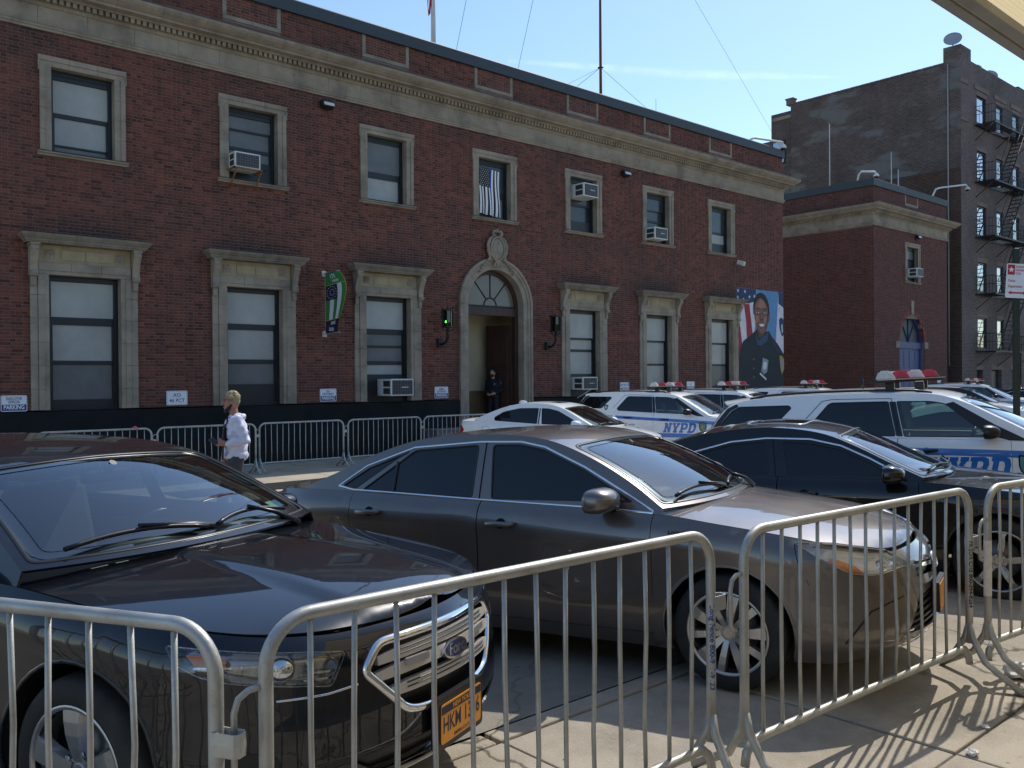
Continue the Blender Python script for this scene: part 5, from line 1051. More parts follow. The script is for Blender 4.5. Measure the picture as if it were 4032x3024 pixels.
    it.box((xdsh-.3, -W_+.13, .44), (B.rx[-1]+.5, -W_+.17, zi-.07)); it.box((xdsh-.3, W_-.17, .44), (B.rx[-1]+.5, W_-.13, zi-.07)); it.build('dashboard_and_trim', M_INT, root)
    st = MB(); xs_ = xdsh-1.0
    for y in (-.38, .38): seat(st, xs_, y, .52)
    for y in (-.40, .02, .42): seat(st, xs_-.78, y, .44, .46, False)
    st.build('seats', M_INTL, root)
    sw_ = MB(); cs = Vector((xdsh-.46, .37, zi-.10)); sw_.tube([tuple(cs+Vector((.18*math.sin(t)*.42, .18*math.cos(t), .18*math.sin(t)*.9))) for t in np.linspace(0, 2*math.pi, 25)[:-1]], .016, 8, closed=True); sw_.cyl(cs, cs+Vector((.22, 0, -.10)), .03, 8); sw_.box((cs.x-.02, .37-.17, cs.z-.015), (cs.x+.02, .37+.17, cs.z+.015)); sw_.build('steering_wheel', M_TRIM, root)
    rm = MB(); p = B.T(np.array([B.sA-.035]), np.array([0.]))[0]; rm.box((p[0]-.09, -.13, p[2]-.10), (p[0]-.05, .13, p[2]-.03), .015); rm.cyl((p[0]-.04, 0, p[2]-.05), (p[0], 0, p[2]), .02, 8); rm.build('inner_mirror', M_TRIM, root)
    # wipers
    for y0, y1, q in d.get('wipers', ((-.60, -.03, .20), (.02, .50, .62))):
        wp = MB(); n = 10; P_ = []
        for k in range(n+1):
            t = k/n; yy = y0+(y1-y0)*t; sv = .020+.016*t*(1-t)*4; r_ = B.T(np.array([sv]), np.array([-yy/ .74]))[0]; P_.append((r_[0]+.012, r_[1], r_[2]+.022))
        wp.tube(P_, .011, 6); a = Vector(P_[5]); hb0 = B.H(np.array([xh+hb_-.03]), np.array([q]))[0]; wp.tube([tuple(a+Vector((.005, 0, .02))), tuple((a+Vector(hb0))*.5+Vector((.02, 0, .03))), (hb0[0], hb0[1], hb0[2]+.015)], [.009, .012, .018], 6); wp.build('wiper', M_TRIM, root)
    return root, B
def place(root, X, Y, th, z0, pitch, label, cat='car', group=None):
    root.location = (X, Y, z0); root.rotation_mode = 'QUATERNION'
    root.rotation_quaternion = (Matrix.Rotation(R(th), 3, 'Z') @ Matrix.Rotation(R(-pitch), 3, 'Y')).to_quaternion(); tag(root, label, cat, group)
def paintmat(name, col, metal=.35, rough=.32, dust=0.):
    return mat(name, col, rough, metal=metal, spec=.15, coat=1., coatrough=.02, var=.04, vscale=3, rvar=.06, dirt=tuple(min(1, c*1.0+.10*dust) for c in col) if dust else None, dscale=1.2, damt=.6)
M_P_BLACK = paintmat('paint_black_blue', (.005, .006, .009), .1, .3, .10); M_P_GREY = paintmat('paint_bronze_grey', (.165, .142, .125), .7, .34, .3); M_P_BLK2 = paintmat('paint_jet_black', (.006, .006, .007), .1, .25, .12)
M_P_WHITE = paintmat('paint_white', (.86, .86, .84), 0, .4, 0); M_P_NY = paintmat('paint_patrol_white', (.86, .86, .86), 0, .4, 0)
M_SILVER = mat('alloy_silver', (.50, .50, .50), .32, metal=.9, var=.1, vscale=8, dirt=(.2, .18, .16), dscale=5, damt=.5); M_ALLOYD = mat('alloy_dark_cut', (.35, .35, .36), .25, metal=.9); M_STEELW = mat('alloy_grey', (.2, .2, .2), .4, metal=.8)
def lamp_parts(root, B, poly, sg, inner=-.05, rmat=None, nm='headlight'):
    q = [(sg*u, z) for u, z in poly]; ln = panel(nm, B.P, q, M_LENS, root, h=.05, off=-.001, flange=.004); panel('reflector', B.P, q, rmat or M_REFL, ln, h=.06, off=inner, flange=-.045); ribbon('lamp_bezel', B.P, q, .014, M_CHROME, ln, -.006, True); return ln
def spot(B, u, z, off):
    p = B.P(np.array([u]), np.array([z]))[0]; n = snorm(B.P, np.array([u]), np.array([z]))[0]; n = n if np.dot(n, p-np.array([0, 0, .55])) > 0 else -n; return Vector(p+n*off), Vector(n)
# ---------------------------------------------------------------- black full-size sedan (nearest)
B = BODY['sedan_black']
gr = rnd([(.47, .675), (.30, .505), (.24, .487), (0, .468), (-.24, .487), (-.30, .505), (-.47, .675), (-.40, .76), (-.2, .762), (0, .763), (.2, .762), (.40, .76)], [.03, .04, .03, 0, .03, .04, .03, .04, 0, 0, 0, .04])
hl = rnd([(1.21, .836), (1.02, .822), (.86, .805), (.70, .787), (.53, .762), (.60, .655), (.72, .676), (.84, .694), (.96, .712), (1.06, .735), (1.15, .775)], [.02, 0, 0, 0, .02, .02, 0, 0, 0, 0, 0])
li = rnd([(.55, .385), (.42, .30), (-.42, .30), (-.55, .385)], .03)
wf = rnd([(-.62, 1.04), (-1.0, 1.235), (-1.28, 1.365), (-1.62, 1.39), (-1.58, 1.065)], [.02, 0, .06, .03, .03]); wr = rnd([(-1.68, 1.07), (-1.72, 1.39), (-2.3, 1.41), (-2.65, 1.38), (-2.95, 1.27), (-3.15, 1.12)], [.03, .03, 0, .05, .05, .04])
t_root, B = build_car('black_sedan', 'sedan_black', M_P_BLACK, dict(xd=[-.50, -1.63, -2.62], zr=.30, handles=[(-1.42, .90), (-2.44, .94)], front_holes=[gr, hl, [(-u, z) for u, z in hl], li], hood_x=-.42, hood_bow=.16, hh=.04, boot_x=-3.62,
    windows=[(wf, M_TINTG, 'door_window'), (wr, M_TINTG, 'door_window')], rw_mat=M_TINTG, mscale=.75, mirror=(-.76, 1.04), rim='five', rim_mat=M_SILVER, tail=[(rnd([(-.35, .95), (-.95, .98), (-.95, .80), (-.4, .78)], .04), M_REDL)], handle_mat=M_CHROME, side_trim=[(wf[3:8], .01, M_CHROME, 'chrome_trim')]))
panel('grille_mesh', B.P, gr, M_TRIM, t_root, h=.08, off=-.045, flange=0); ribbon('grille_surround', B.P, gr, .034, M_CHROME, t_root, .014, True)
M_GBAR = mat('grille_satin', (.62, .56, .48), .35, metal=.35)
for zc_, hw, dz in ((.702, .41, .012), (.645, .43, .014), (.580, .37, .006)):
    top_ = [(u, zc_+.022+dz*(1-(u/hw)**2)-.035*max(0, abs(u)/hw-.75)) for u in np.linspace(-hw, hw, 25)]; bot = [(u, zc_-.022+dz*(1-(u/hw)**2)+.012*max(0, abs(u)/hw-.7)) for u in np.linspace(hw, -hw, 25)]
    gb = panel('grille_bar', B.P, top_+bot, M_GBAR, t_root, h=.04, off=.004, flange=.03); cl = [(u, zc_+.004+dz*(1-(u/hw)**2)) for u in np.linspace(-hw*.78, hw*.78, 21)]
    if zc_ != .645:
        for k in (-.008, .008): ribbon('bar_inlay', B.P, [(u, z+k) for u, z in cl], .006, M_TRIM, gb, .008)
bo, bn = spot(B, 0, .650, .012); OV = frame(bo, (0, 1, 0), (-.2, 0, .98)); s = MB(); s.prism([(.086*math.cos(t), .038*math.sin(t)) for t in np.linspace(0, 2*math.pi, 33)[:-1]], -.01, .004, 'z'); s.xform(OV); bd = s.build('badge', M_CHROME, t_root)
s = MB(); s.prism([(.078*math.cos(t), .031*math.sin(t)) for t in np.linspace(0, 2*math.pi, 33)[:-1]], 0, .0055, 'z'); s.xform(OV); s.build('badge_field', mat('badge_blue', (.01, .02, .07), .2, coat=1), bd)
put_text('Ford', M_CHROME, bd, OV @ Matrix.Translation((0, 0, .0062)), .062, 'badge_lettering', shear=.35, bold=.0006)
for u in (-.23, .23):
    o_, n_ = spot(B, u, .668, .010); MM = frame(o_, (-n_.y, n_.x, 0), (0, 0, 1)); s = MB(); s.prism(roundrect(.12, .028, .008), -.008, .006, 'z'); s.xform(MM); s.build('grille_strobe', mat('strobe_lens', (.30, .29, .27), .2, coat=.6), t_root)
for sg in (1, -1):
    ln = lamp_parts(t_root, B, hl, sg, -.07)
    q = [(sg*u, z) for u, z in rnd([(1.14, .815), (.98, .805), (.98, .745), (1.08, .755)], .015)]; panel('amber_reflector', B.P, q, M_AMBER, ln, h=.05, off=-.035, flange=.01)
    o_, n_ = spot(B, sg*.775, .738, -.05); s = MB(); s.lathe([(.0, .03), (.03, .026), (.048, .012), (.052, -.01), (.055, -.03)], n=24); s.xform(Matrix.Translation(o_) @ n_.to_track_quat('Z', 'Y').to_matrix().to_4x4()); s.build('projector', M_CHROME, ln)
    for a, b, z0, z1 in ((.56, .66, .705, .712), (.58, .70, .685, .692), (.86, 1.1, .76, .766)): ribbon('lamp_rib', B.P, [(sg*a, z0), (sg*b, z1)], .008, M_CHROME, ln, -.03)
    ribbon('bumper_crease', B.P, [(sg*u, z) for u, z in ((.50, .640), (.62, .634), (.80, .640))], .008, M_CHROME, t_root, .002)
    fg_ = [(sg*u, z) for u, z in rnd([(.80, .46), (.98, .50), (1.0, .40), (.78, .36)], .02)]; panel('fog_recess', B.P, fg_, M_TRIM, t_root, h=.06, off=.0015, flange=0)
panel('intake_mesh', B.P, li, M_TRIM, t_root, h=.1, off=-.03, flange=0); ribbon('front_lip', B.P, [(u, .265) for u in np.linspace(-.55, .55, 20)], .02, M_SILVER, t_root, .010)
# plate
PLT = frame((1.065, -.015, .40), (0, 1, 0), (.04, 0, 1)); s = MB(); s.prism(roundrect(.35, .20, .02), -.03, -.002, 'z'); s.xform(PLT); pl = s.build('plate_holder', M_TRIM, t_root)
M_PLO = mat('plate_gold', (.78, .30, .02), .4, var=.06, vscale=20); M_PLN = mat('plate_navy', (.012, .016, .04), .4)
s = MB(); s.prism(roundrect(.305, .152, .012), 0, .003, 'z'); s.xform(PLT); s.build('licence_plate', M_PLO, t_root)
s = MB(); s.prism([(-.15, .038), (.15, .038), (.15, .068), (-.15, .068)], .003, .0038, 'z'); s.xform(PLT); s.build('plate_band', M_PLN, pl)
put_text('NEW YORK', M_PLO, pl, PLT @ Matrix.Translation((0, .053, .0042)), .026, 'plate_lettering', bold=.0008); put_text('HKM 1386', M_PLN, pl, PLT @ Matrix.Translation((0, -.008, .0036)), .088, 'plate_lettering', bold=.0012, xs=.72); put_text('EMPIRE STATE', M_PLN, pl, PLT @ Matrix.Translation((0, -.062, .0036)), .019, 'plate_lettering', bold=.0005)
LSs = 3.4; TS_ = lambda a, b: B.T(np.asarray(a)/LSs, np.asarray(b)/.66)
for a, b, m, q in ((.12, -.50, mat('sticker_green', (.25, .60, .42), .5), .05), (.12, -.55, mat('sticker_blue', (.05, .25, .45), .5), .03)): panel('sticker', TS_, [(a, b), (a+.06, b), (a+.06, b+.05*(1 if q > .04 else .9)), (a, b+.05*(1 if q > .04 else .9))], m, t_root, h=.05, off=-.008, flange=0, center=(-1.5, 0, .6))
place(t_root, 1.77, 3.72, -68.8, 0.0, 1.7, 'black sedan with a chrome barred grille and orange licence plate, nearest the viewer', 'car')
# ---------------------------------------------------------------- bronze grey mid-size sedan
B = BODY['sedan_grey']
hl = rnd([(1.19, .838), (.97, .828), (.55, .765), (.385, .672), (.56, .672), (.75, .655), (.90, .678), (1.04, .745)], [.01, 0, 0, .03, .03, .05, .03, .03])
g1 = rnd([(.33, .678), (.0, .640), (-.33, .678), (-.36, .60), (0, .575), (.36, .60)], .015); g2 = rnd([(.40, .50), (0, .52), (-.40, .50), (-.56, .33), (0, .30), (.56, .33)], .03)
dl = [(-2.863, 1.097), (-2.62, 1.242), (-2.215, 1.367), (-1.665, 1.399), (-1.335, 1.395), (-1.149, 1.359), (-.842, 1.234), (-.554, 1.088), (-.36, .985), (-.36, .972), (-.807, .997), (-1.568, 1.024), (-2.308, 1.056), (-2.711, 1.072)]
wf = rnd([(-.50, 1.035), (-.842, 1.215), (-1.149, 1.34), (-1.333, 1.376), (-1.555, 1.378), (-1.50, 1.035)], [.01, 0, .03, .04, .03, .02]); wr = rnd([(-1.655, 1.04), (-1.67, 1.378), (-2.205, 1.348), (-2.32, 1.27), (-2.62, 1.075)], [.02, .03, .04, .03, .02]); wq = rnd([(-2.69, 1.085), (-2.36, 1.29), (-2.26, 1.338), (-2.60, 1.225), (-2.82, 1.10)], .01)
c_root, B = build_car('grey_sedan', 'sedan_grey', M_P_GREY, dict(xd=[-.35, -1.575, -2.70], zr=.29, handles=[(-1.385, .885), (-2.505, .93)], front_holes=[hl, [(-u, z) for u, z in hl], g1, g2], hood_x=-.36, hood_bow=.20, boot_x=-3.18,
    windows=[(wf, M_TINT, 'door_window'), (wr, M_TINT, 'door_window'), (wq, M_TINT, 'quarter_window')], mirror=(-.63, 1.05), rim='ten', rim_mat=M_SILVER, tail=[(rnd([(-.45, .98), (-1.02, .99), (-.98, .80), (-.5, .78)], .04), M_REDL)],
    side_trim=[(dl+[dl[0]], .016, M_CHROME, 'chrome_trim'), ([(-1.595, 1.03), (-1.612, 1.40)], .006, M_SEAM, 'door_seam'), ([(-2.335, 1.07), (-2.345, 1.27)], .02, M_TRIM, 'window_bar')]))
panel('grille_mesh', B.P, g1, M_TRIM, c_root, h=.08, off=-.04, flange=0); panel('grille_mesh', B.P, g2, M_TRIM, c_root, h=.08, off=-.05, flange=0)
gb = panel('grille_bar', B.P, rnd([(.36, .664), (0, .634), (-.36, .664), (-.36, .648), (0, .612), (.36, .648)], .006), M_CHROME, c_root, h=.05, off=.006, flange=.02)
o_, n_ = spot(B, 0, .635, .02); s = MB(); RG = frame(o_, (0, 1, 0), (-.3, 0, .95))
for rx_, ry_ in ((.065, .043), (.022, .04), (.05, .018)): s.tube([tuple(RG @ Vector((rx_*math.cos(t), ry_*math.sin(t)+(.018 if rx_ == .05 else 0), .004))) for t in np.linspace(0, 2*math.pi, 25)[:-1]], .005, 6, closed=True)
s.build('badge', M_CHROME, c_root)
for k in range(5): zz = .345+.034*k; hw = .53-.028*k; panel('grille_bar', B.P, [(u, zz+.007+.012*(1-(u/hw)**2)) for u in np.linspace(-hw, hw, 17)]+[(u, zz-.007+.012*(1-(u/hw)**2)) for u in np.linspace(hw, -hw, 17)], M_TRIM, c_root, h=.05, off=-.008, flange=.025)
for sg in (1, -1):
    ln = lamp_parts(c_root, B, hl, sg, -.035, mat('lamp_reflector_pale', (.66, .66, .63), .3, metal=.25)); q = [(sg*u, z) for u, z in rnd([(1.02, .745), (.90, .690), (.78, .672), (.84, .725), (.98, .775)], .012)]; panel('amber_reflector', B.P, q, M_AMBER, ln, h=.05, off=-.03, flange=.01)
    for u0 in (.62, .50): o_, n_ = spot(B, sg*u0, .715, -.045); s = MB(); s.lathe([(0, .02), (.03, .015), (.04, -.01), (.045, -.03)], n=20); s.xform(Matrix.Translation(o_) @ n_.to_track_quat('Z', 'Y').to_matrix().to_4x4()); s.build('projector', M_CHROME, ln)
    ribbon('bumper_crease', B.P, [(sg*u, z) for u, z in ((.95, .315), (.87, .41), (.80, .478), (.68, .51), (.55, .53))], .012, M_TRIM, c_root, .002); ribbon('bumper_seam', B.P, [(sg*u, z) for u, z in ((1.19, .835), (1.17, .73), (1.12, .62))], .004, M_SEAM, c_root, .0006)
ribbon('front_lip', B.P, [(u, .26) for u in np.linspace(-.62, .62, 20)], .014, M_CHROME, c_root, .006)
PLT = frame((1.078, 0, .45), (0, 1, 0), (.02, 0, 1)); s = MB(); s.prism(roundrect(.32, .17, .01), -.03, .0, 'z'); s.xform(PLT); s.build('plate_holder', M_TRIM, c_root); s = MB(); s.prism(roundrect(.305, .152, .012), 0.001, .004, 'z'); s.xform(PLT); s.build('licence_plate', M_PLO, c_root)
o_, n_ = spot(B, float(B.U(-.17)), .865, .002); put_text('HYBRID', M_CHROME, c_root, frame(o_, (1, 0, 0), (0, 0, 1)), .042, 'badge_lettering', bold=.0012, extrude=.002)
o_, n_ = spot(B, -float(B.U(-.17)), .865, .002); put_text('HYBRID', M_CHROME, c_root, frame(o_, (-1, 0, 0), (0, 0, 1)), .042, 'badge_lettering', bold=.0012, extrude=.002)
place(c_root, 4.945, 3.172, -73.5, -.004, 2.5, 'bronze grey sedan with dark tinted windows and chrome window trim', 'car')
# ---------------------------------------------------------------- jet black fastback sedan
wf = rnd([(-.74, .99), (-.96, 1.115), (-1.18, 1.21), (-1.42, 1.26), (-1.66, 1.275), (-1.60, .995)], [.01, 0, .03, .05, .03, .02]); wr = rnd([(-1.76, .998), (-1.80, 1.278), (-2.1, 1.255), (-2.45, 1.165), (-2.62, 1.095), (-2.58, 1.03)], [.02, .03, .04, .03, .05, .03])
a_root, B = build_car('fastback_sedan', 'sedan_fast', M_P_BLK2, dict(xd=[-.55, -1.68, -2.72], zr=.28, handles=[(-1.45, .84), (-2.45, .87)], front_holes=[], hood_x=-.62, hood_bow=.20, boot_x=-3.2,
    windows=[(wf, M_TINT, 'door_window'), (wr, M_TINT, 'door_window')], mirror=(-.74, 1.01), rim='twist', rim_mat=M_ALLOYD, tw=.225, h=.08, hh=.07, tail=[(rnd([(-.3, .95), (-.95, .97), (-.92, .82), (-.4, .80)], .04), M_REDL)],
    side_trim=[([(-2.72, 1.06), (-2.50, 1.175), (-2.12, 1.275), (-1.8, 1.305), (-1.42, 1.293), (-1.16, 1.235), (-.93, 1.13), (-.66, .985)], .018, M_CHROME, 'chrome_trim'), ([(-1.70, .98), (-1.74, 1.30)], .006, M_SEAM, 'door_seam')]))
for sg in (1, -1):
    q = [(sg*u, z) for u, z in rnd([(1.15, .80), (.75, .765), (.45, .72), (.50, .665), (.80, .69), (1.05, .735)], .02)]; ln = panel('headlight', B.P, q, M_LENS, a_root, h=.06, off=.012, flange=.01); panel('reflector', B.P, q, M_REFL, ln, h=.08, off=.004, flange=0)
    s = MB(); yb = float(B.ye(-1.0)); p = B.S(-sg)(np.array([-1.0]), np.array([1.3]))[0]
panel('grille_bar', B.P, rnd([(.45, .70), (0, .715), (-.45, .70), (-.42, .665), (0, .68), (.42, .665)], .01), M_CHROME, a_root, h=.06, off=.008, flange=.02); panel('grille_mesh', B.P, rnd([(.42, .66), (0, .675), (-.42, .66), (-.45, .42), (.45, .42)], .04), M_TRIM, a_root, h=.08, off=.002, flange=0)
TSa = lambda a, b: B.T(np.asarray(a)/3.4, np.asarray(b)/.66)
panel('sunroof', TSa, rnd([(1.32, -.40), (1.85, -.42), (1.85, .42), (1.32, .40)], .08), M_TINT, a_root, h=.09, off=.003, flange=.004, center=(-1.5, 0, .6)); ribbon('sunroof_seal', TSa, rnd([(1.30, -.42), (1.87, -.44), (1.87, .44), (1.30, .42)], .09), .012, M_SILVER, a_root, .004, True, center=(-1.5, 0, .6))
place(a_root, 8.23, 2.89, -70.9, -.04, 2.1, 'jet black fastback sedan with two tone alloy wheels behind the bronze grey sedan', 'car')
# ---------------------------------------------------------------- white sedan across the street + a second one in the near row
def white_sedan(name, pale):
    global B
    wf = rnd([(-.62, .985), (-.95, 1.145), (-1.25, 1.285), (-1.5, 1.335), (-1.66, 1.34), (-1.60, 1.005)], [.01, 0, .04, .05, .02, .02]); wr = rnd([(-1.72, 1.01), (-1.74, 1.342), (-2.2, 1.335), (-2.6, 1.255), (-2.82, 1.13), (-2.80, 1.06)], [.02, .02, .05, .06, .06, .04])
    w_root, B = build_car(name, 'sedan_white', M_P_WHITE, dict(xd=[-.5, -1.66, -2.66], zr=.27, handles=[(-1.45, .83), (-2.42, .86)], front_holes=[], hood_x=-.40, hood_bow=.17, boot_x=-3.35, windows=[(wf, M_TINT, 'door_window'), (wr, M_TINT, 'door_window')], mirror=(-.70, 1.02), rim='ten', rim_mat=M_SILVER, h=.09, hh=.08,
        tail=[(rnd([(-.42, .93), (-.85, .95), (-1.0, .84), (-.85, .72), (-.5, .74)], .04), M_REDL)], side_trim=[([(-1.68, 1.0), (-1.70, 1.34)], .03, M_TINT, 'door_pillar')], roof_holes=[rnd([(1.30, -.30), (1.62, -.30), (1.62, .30), (1.30, .30)], .06)], ws_mat=M_GREENG))
    for sg in (1, -1):
        q = [(sg*u, z) for u, z in rnd([(.98, .725), (.70, .70), (.40, .655), (.30, .60), (.48, .575), (.8, .61), (.95, .66)], .03)]; ln = panel('headlight', B.P, q, M_LENS, w_root, h=.06, off=.012, flange=.01); panel('reflector', B.P, q, mat('lamp_dark', (.09, .085, .08), .15, metal=.6), ln, h=.08, off=.004, flange=0)
        q = [(sg*u, z) for u, z in rnd([(.03, .66), (.17, .645), (.19, .57), (.13, .51), (.05, .52), (.02, .58)], .03)]; g_ = panel('kidney_grille', B.P, q, M_TRIM, w_root, h=.05, off=.006, flange=.01); ribbon('grille_surround', B.P, q, .02, M_CHROME, g_, .014, True)
        for k in range(5): ribbon('grille_slat', B.P, [(sg*(.05+.025*k), .53), (sg*(.05+.025*k), .64)], .006, M_CHROME, g_, .010)
    panel('lower_intake', B.P, rnd([(.5, .40), (-.5, .40), (-.45, .28), (.45, .28)], .03), M_TRIM, w_root, h=.1, off=.003, flange=0)
    TSw = lambda a, b: B.T(np.asarray(a)/3.4, np.asarray(b)/.66); panel('sunroof', TSw, rnd([(1.31, -.29), (1.61, -.29), (1.61, .29), (1.31, .29)], .05), M_TINT, w_root, h=.09, off=-.004, flange=0, center=(-1.5, 0, .6))
    p = B.T(np.array([.80*B.sC+.12]), np.array([0.]))[0]; s = MB(); s.ellipsoid((p[0]-.05, 0, p[2]+.02), (.11, .035, .05), 12, 8); s.build('antenna_fin', M_P_WHITE, w_root)
    s = MB(); o_, n_ = spot(B, float(B.U(-3.0)), .87, .001)
    fq = [(float(B.U(-3.0+a*.1)), .86+b*.08) for a, b in roundrect(1.7, 1.7, .4)]; ribbon('filler_flap', B.P, fq, .004, M_SEAM, w_root, .0008, True)
    return w_root
w_root = white_sedan('white_sedan', 1); place(w_root, 14.35, 12.55, -71.8, -.235, 0., 'white saloon with sunroof and twin oval grille parked in front of the station door', 'car')
w2 = copy_tree(w_root); w2.name = 'white_sedan'; place(w2, 14.75, 3.65, -70, -.05, 2., 'white saloon whose pale roof shows behind the patrol car at the right edge', 'car')
# ---------------------------------------------------------------- patrol SUVs
LET = {  # slab letters on a unit grid: outer polygon, holes
 'N': ([(0, 0), (.44, 0), (.44, .20), (.36, .20), (.36, .52), (.64, 0), (.92, 0), (.92, .80), (1, .80), (1, 1), (.56, 1), (.56, .80), (.64, .80), (.64, .50), (.38, 1), (0, 1), (0, .80), (.08, .80), (.08, .20), (0, .20)], []),
 'Y': ([(.24, 0), (.76, 0), (.76, .20), (.66, .20), (.66, .38), (.92, .80), (1, .80), (1, 1), (.56, 1), (.56, .80), (.62, .80), (.50, .60), (.38, .80), (.44, .80), (.44, 1), (0, 1), (0, .80), (.08, .80), (.34, .38), (.34, .20), (.24, .20)], []),
 'P': ([(0, 0), (.50, 0), (.50, .20), (.40, .20), (.40, .32), (.70, .32), (.92, .42), (1, .66), (.92, .90), (.70, 1), (0, 1), (0, .80), (.10, .80), (.10, .20), (0, .20)], [[(.40, .52), (.60, .52), (.68, .57), (.70, .66), (.68, .75), (.60, .80), (.40, .80)]]),
 'D': ([(0, 0), (.64, 0), (.90, .10), (1.02, .34), (1.02, .66), (.90, .90), (.64, 1), (0, 1), (0, .80), (.10, .80), (.10, .20), (0, .20)], [[(.40, .20), (.56, .20), (.66, .26), (.72, .40), (.72, .60), (.66, .74), (.56, .80), (.40, .80)]])}
M_NYB = mat('patrol_blue', (.010, .15, .52), .35, coat=.6); M_NYR = mat('patrol_red', (.55, .03, .02), .4); M_LBW = mat('beacon_clear', (.72, .66, .55), .25, coat=.6, var=.1, vscale=30); M_LBR = mat('beacon_red', (.55, .008, .012), .2, coat=.8); M_GOLD = mat('badge_gold', (.45, .28, .05), .4, metal=.4)
def side_text(B, txt, x, z, sz, m, parent, sg, **k):
    """lettering bent onto the body side"""
    me = text_mesh(txt, sz, **k); co = np.array([v.co[:] for v in me.vertices])
    if len(co) == 0: return
    X_ = x+sg*co[:, 0]; p = B.P(sg*B.U(X_), z+co[:, 1]); p[:, 1] -= sg*.003; me.vertices.foreach_set('co', p.astype(np.float32).ravel()); me.update()
    bm = bmesh.new(); bm.from_mesh(me); bm.normal_update(); bad = sum(f.normal.y*-sg*f.calc_area() for f in bm.faces) < 0
    if bad: bmesh.ops.reverse_faces(bm, faces=bm.faces[:])
    bm.to_mesh(me); bm.free(); me.materials.clear(); return link('lettering', me, m, parent)
def patrol_suv(livery=True, paint=None, name='patrol_car', glass=True):
    global B
    wf = rnd([(-.64, 1.17), (-.86, 1.335), (-1.10, 1.545), (-1.24, 1.578), (-1.60, 1.59), (-1.53, 1.195)], [.01, 0, .04, .05, .02, .02]); wr = rnd([(-1.625, 1.20), (-1.69, 1.592), (-2.33, 1.60), (-2.60, 1.29), (-2.56, 1.24)], [.02, .02, .05, .06, .03]); wq = rnd([(-3.69, 1.30), (-3.60, 1.43), (-3.50, 1.54), (-3.40, 1.588), (-2.80, 1.585), (-2.77, 1.555), (-3.03, 1.29)], [.02, 0, 0, .03, .05, .03, .05])
    r_, B = build_car(name, 'suv', paint or M_P_NY, dict(xd=[-.48, -1.60, -2.55], zr=.36, handles=[(-1.31, 1.035), (-2.28, 1.07)], front_holes=[], hood_x=-.36, hood_bow=.18, boot_x=-3.85, windows=[(wf, M_GREENG if glass else M_TINT, 'door_window'), (wr, M_TINT, 'door_window'), (wq, M_TINT, 'quarter_window')], mirror=(-.68, 1.225), mirror_mat=M_TRIM, handle_mat=M_TRIM, rim='six', rim_mat=M_STEELW, tw=.24, track=.13, h=.09, hh=.08, pillar=.07,
        tail=[(rnd([(-.62, 1.20), (-.95, 1.22), (-.98, .86), (-.70, .84)], .03), M_REDL)], rocker_mat=M_TRIM, arch_mat=M_TRIM, ws_mat=M_CLEARG,
        side_trim=[([(-1.58, 1.19), (-1.655, 1.625), (-2.3, 1.64), (-2.42, 1.62), (-2.70, 1.31)], .006, M_SEAM, 'door_seam')],
        side_patch=[([(-.30, 1.118), (-.62, 1.30), (-1.02, 1.565), (-1.10, 1.545), (-.86, 1.33), (-.60, 1.165), (-.50, 1.13)], M_TRIM, 'door_pillar'), ([(-3.79, 1.285), (-3.70, 1.415), (-3.56, 1.572), (-3.44, 1.625), (-3.41, 1.592), (-3.51, 1.545), (-3.61, 1.43), (-3.70, 1.29)], M_TRIM, 'rear_pillar'), ([(-1.545, 1.195), (-1.61, 1.59), (-1.68, 1.59), (-1.615, 1.20)], M_TINT, 'door_pillar')]))
    # spoiler, roof rails, spot antenna
    s = MB(); P0 = B.T(np.array([B.sC-.01]), np.array([0.]))[0]; n = 14; V_ = []
    for t in np.linspace(-.9, .9, n):
        p = B.T(np.array([B.sC-.02]), np.array([t]))[0]; q = 1-.35*t*t; V_ += [(p[0]+.05, p[1], p[2]+.005), (p[0]-.30*q, p[1], p[2]-.035), (p[0]-.30*q, p[1], p[2]-.055), (p[0]-.02, p[1], p[2]-.06)]
    s.add(V_, [(4*i+j, 4*i+(j+1) % 4, 4*i+4+(j+1) % 4, 4*i+4+j) for i in range(n-1) for j in range(4)]+[(3, 2, 1, 0), tuple(4*(n-1)+j for j in range(4))]); s.build('spoiler', paint or M_P_NY, r_)
    for sg in (1, -1):
        pts = [B.T(np.array([a]), np.array([sg*.90]))[0] for a in np.linspace(B.sA+.06, B.sC-.04, 12)]; s = MB(); s.tube([(p[0], p[1], p[2]+(.022 if 0 < i < 11 else .0)) for i, p in enumerate(pts)], .016, 8); s.build('roof_rail', M_TRIM, r_)
        q = [(sg*u, z) for u, z in rnd([(1.16, 1.02), (.92, .985), (.66, .955), (.62, .87), (.85, .86), (1.08, .93)], .03)]; ln = panel('headlight', B.P, q, M_LENS, r_, h=.06, off=.012, flange=.01); panel('reflector', B.P, q, M_REFL, ln, h=.08, off=.004, flange=0)
    gp = rnd([(.55, .93), (-.55, .93), (-.50, .66), (.50, .66)], .05); g_ = panel('grille', B.P, gp, M_TRIM, r_, h=.09, off=.004, flange=0)
    for k in range(3): panel('grille_bar', B.P, rnd([(.52-.01*k, .90-.09*k), (-.52+.01*k, .90-.09*k), (-.52+.01*k, .855-.09*k), (.52-.01*k, .855-.09*k)], .012), M_STEELW, g_, h=.09, off=.012, flange=.01)
    panel('lower_bumper', B.P, rnd([(.9, .56), (-.9, .56), (-.8, .32), (.8, .32)], .05), M_TRIM, r_, h=.1, off=.003, flange=0)
    if not livery: return r_
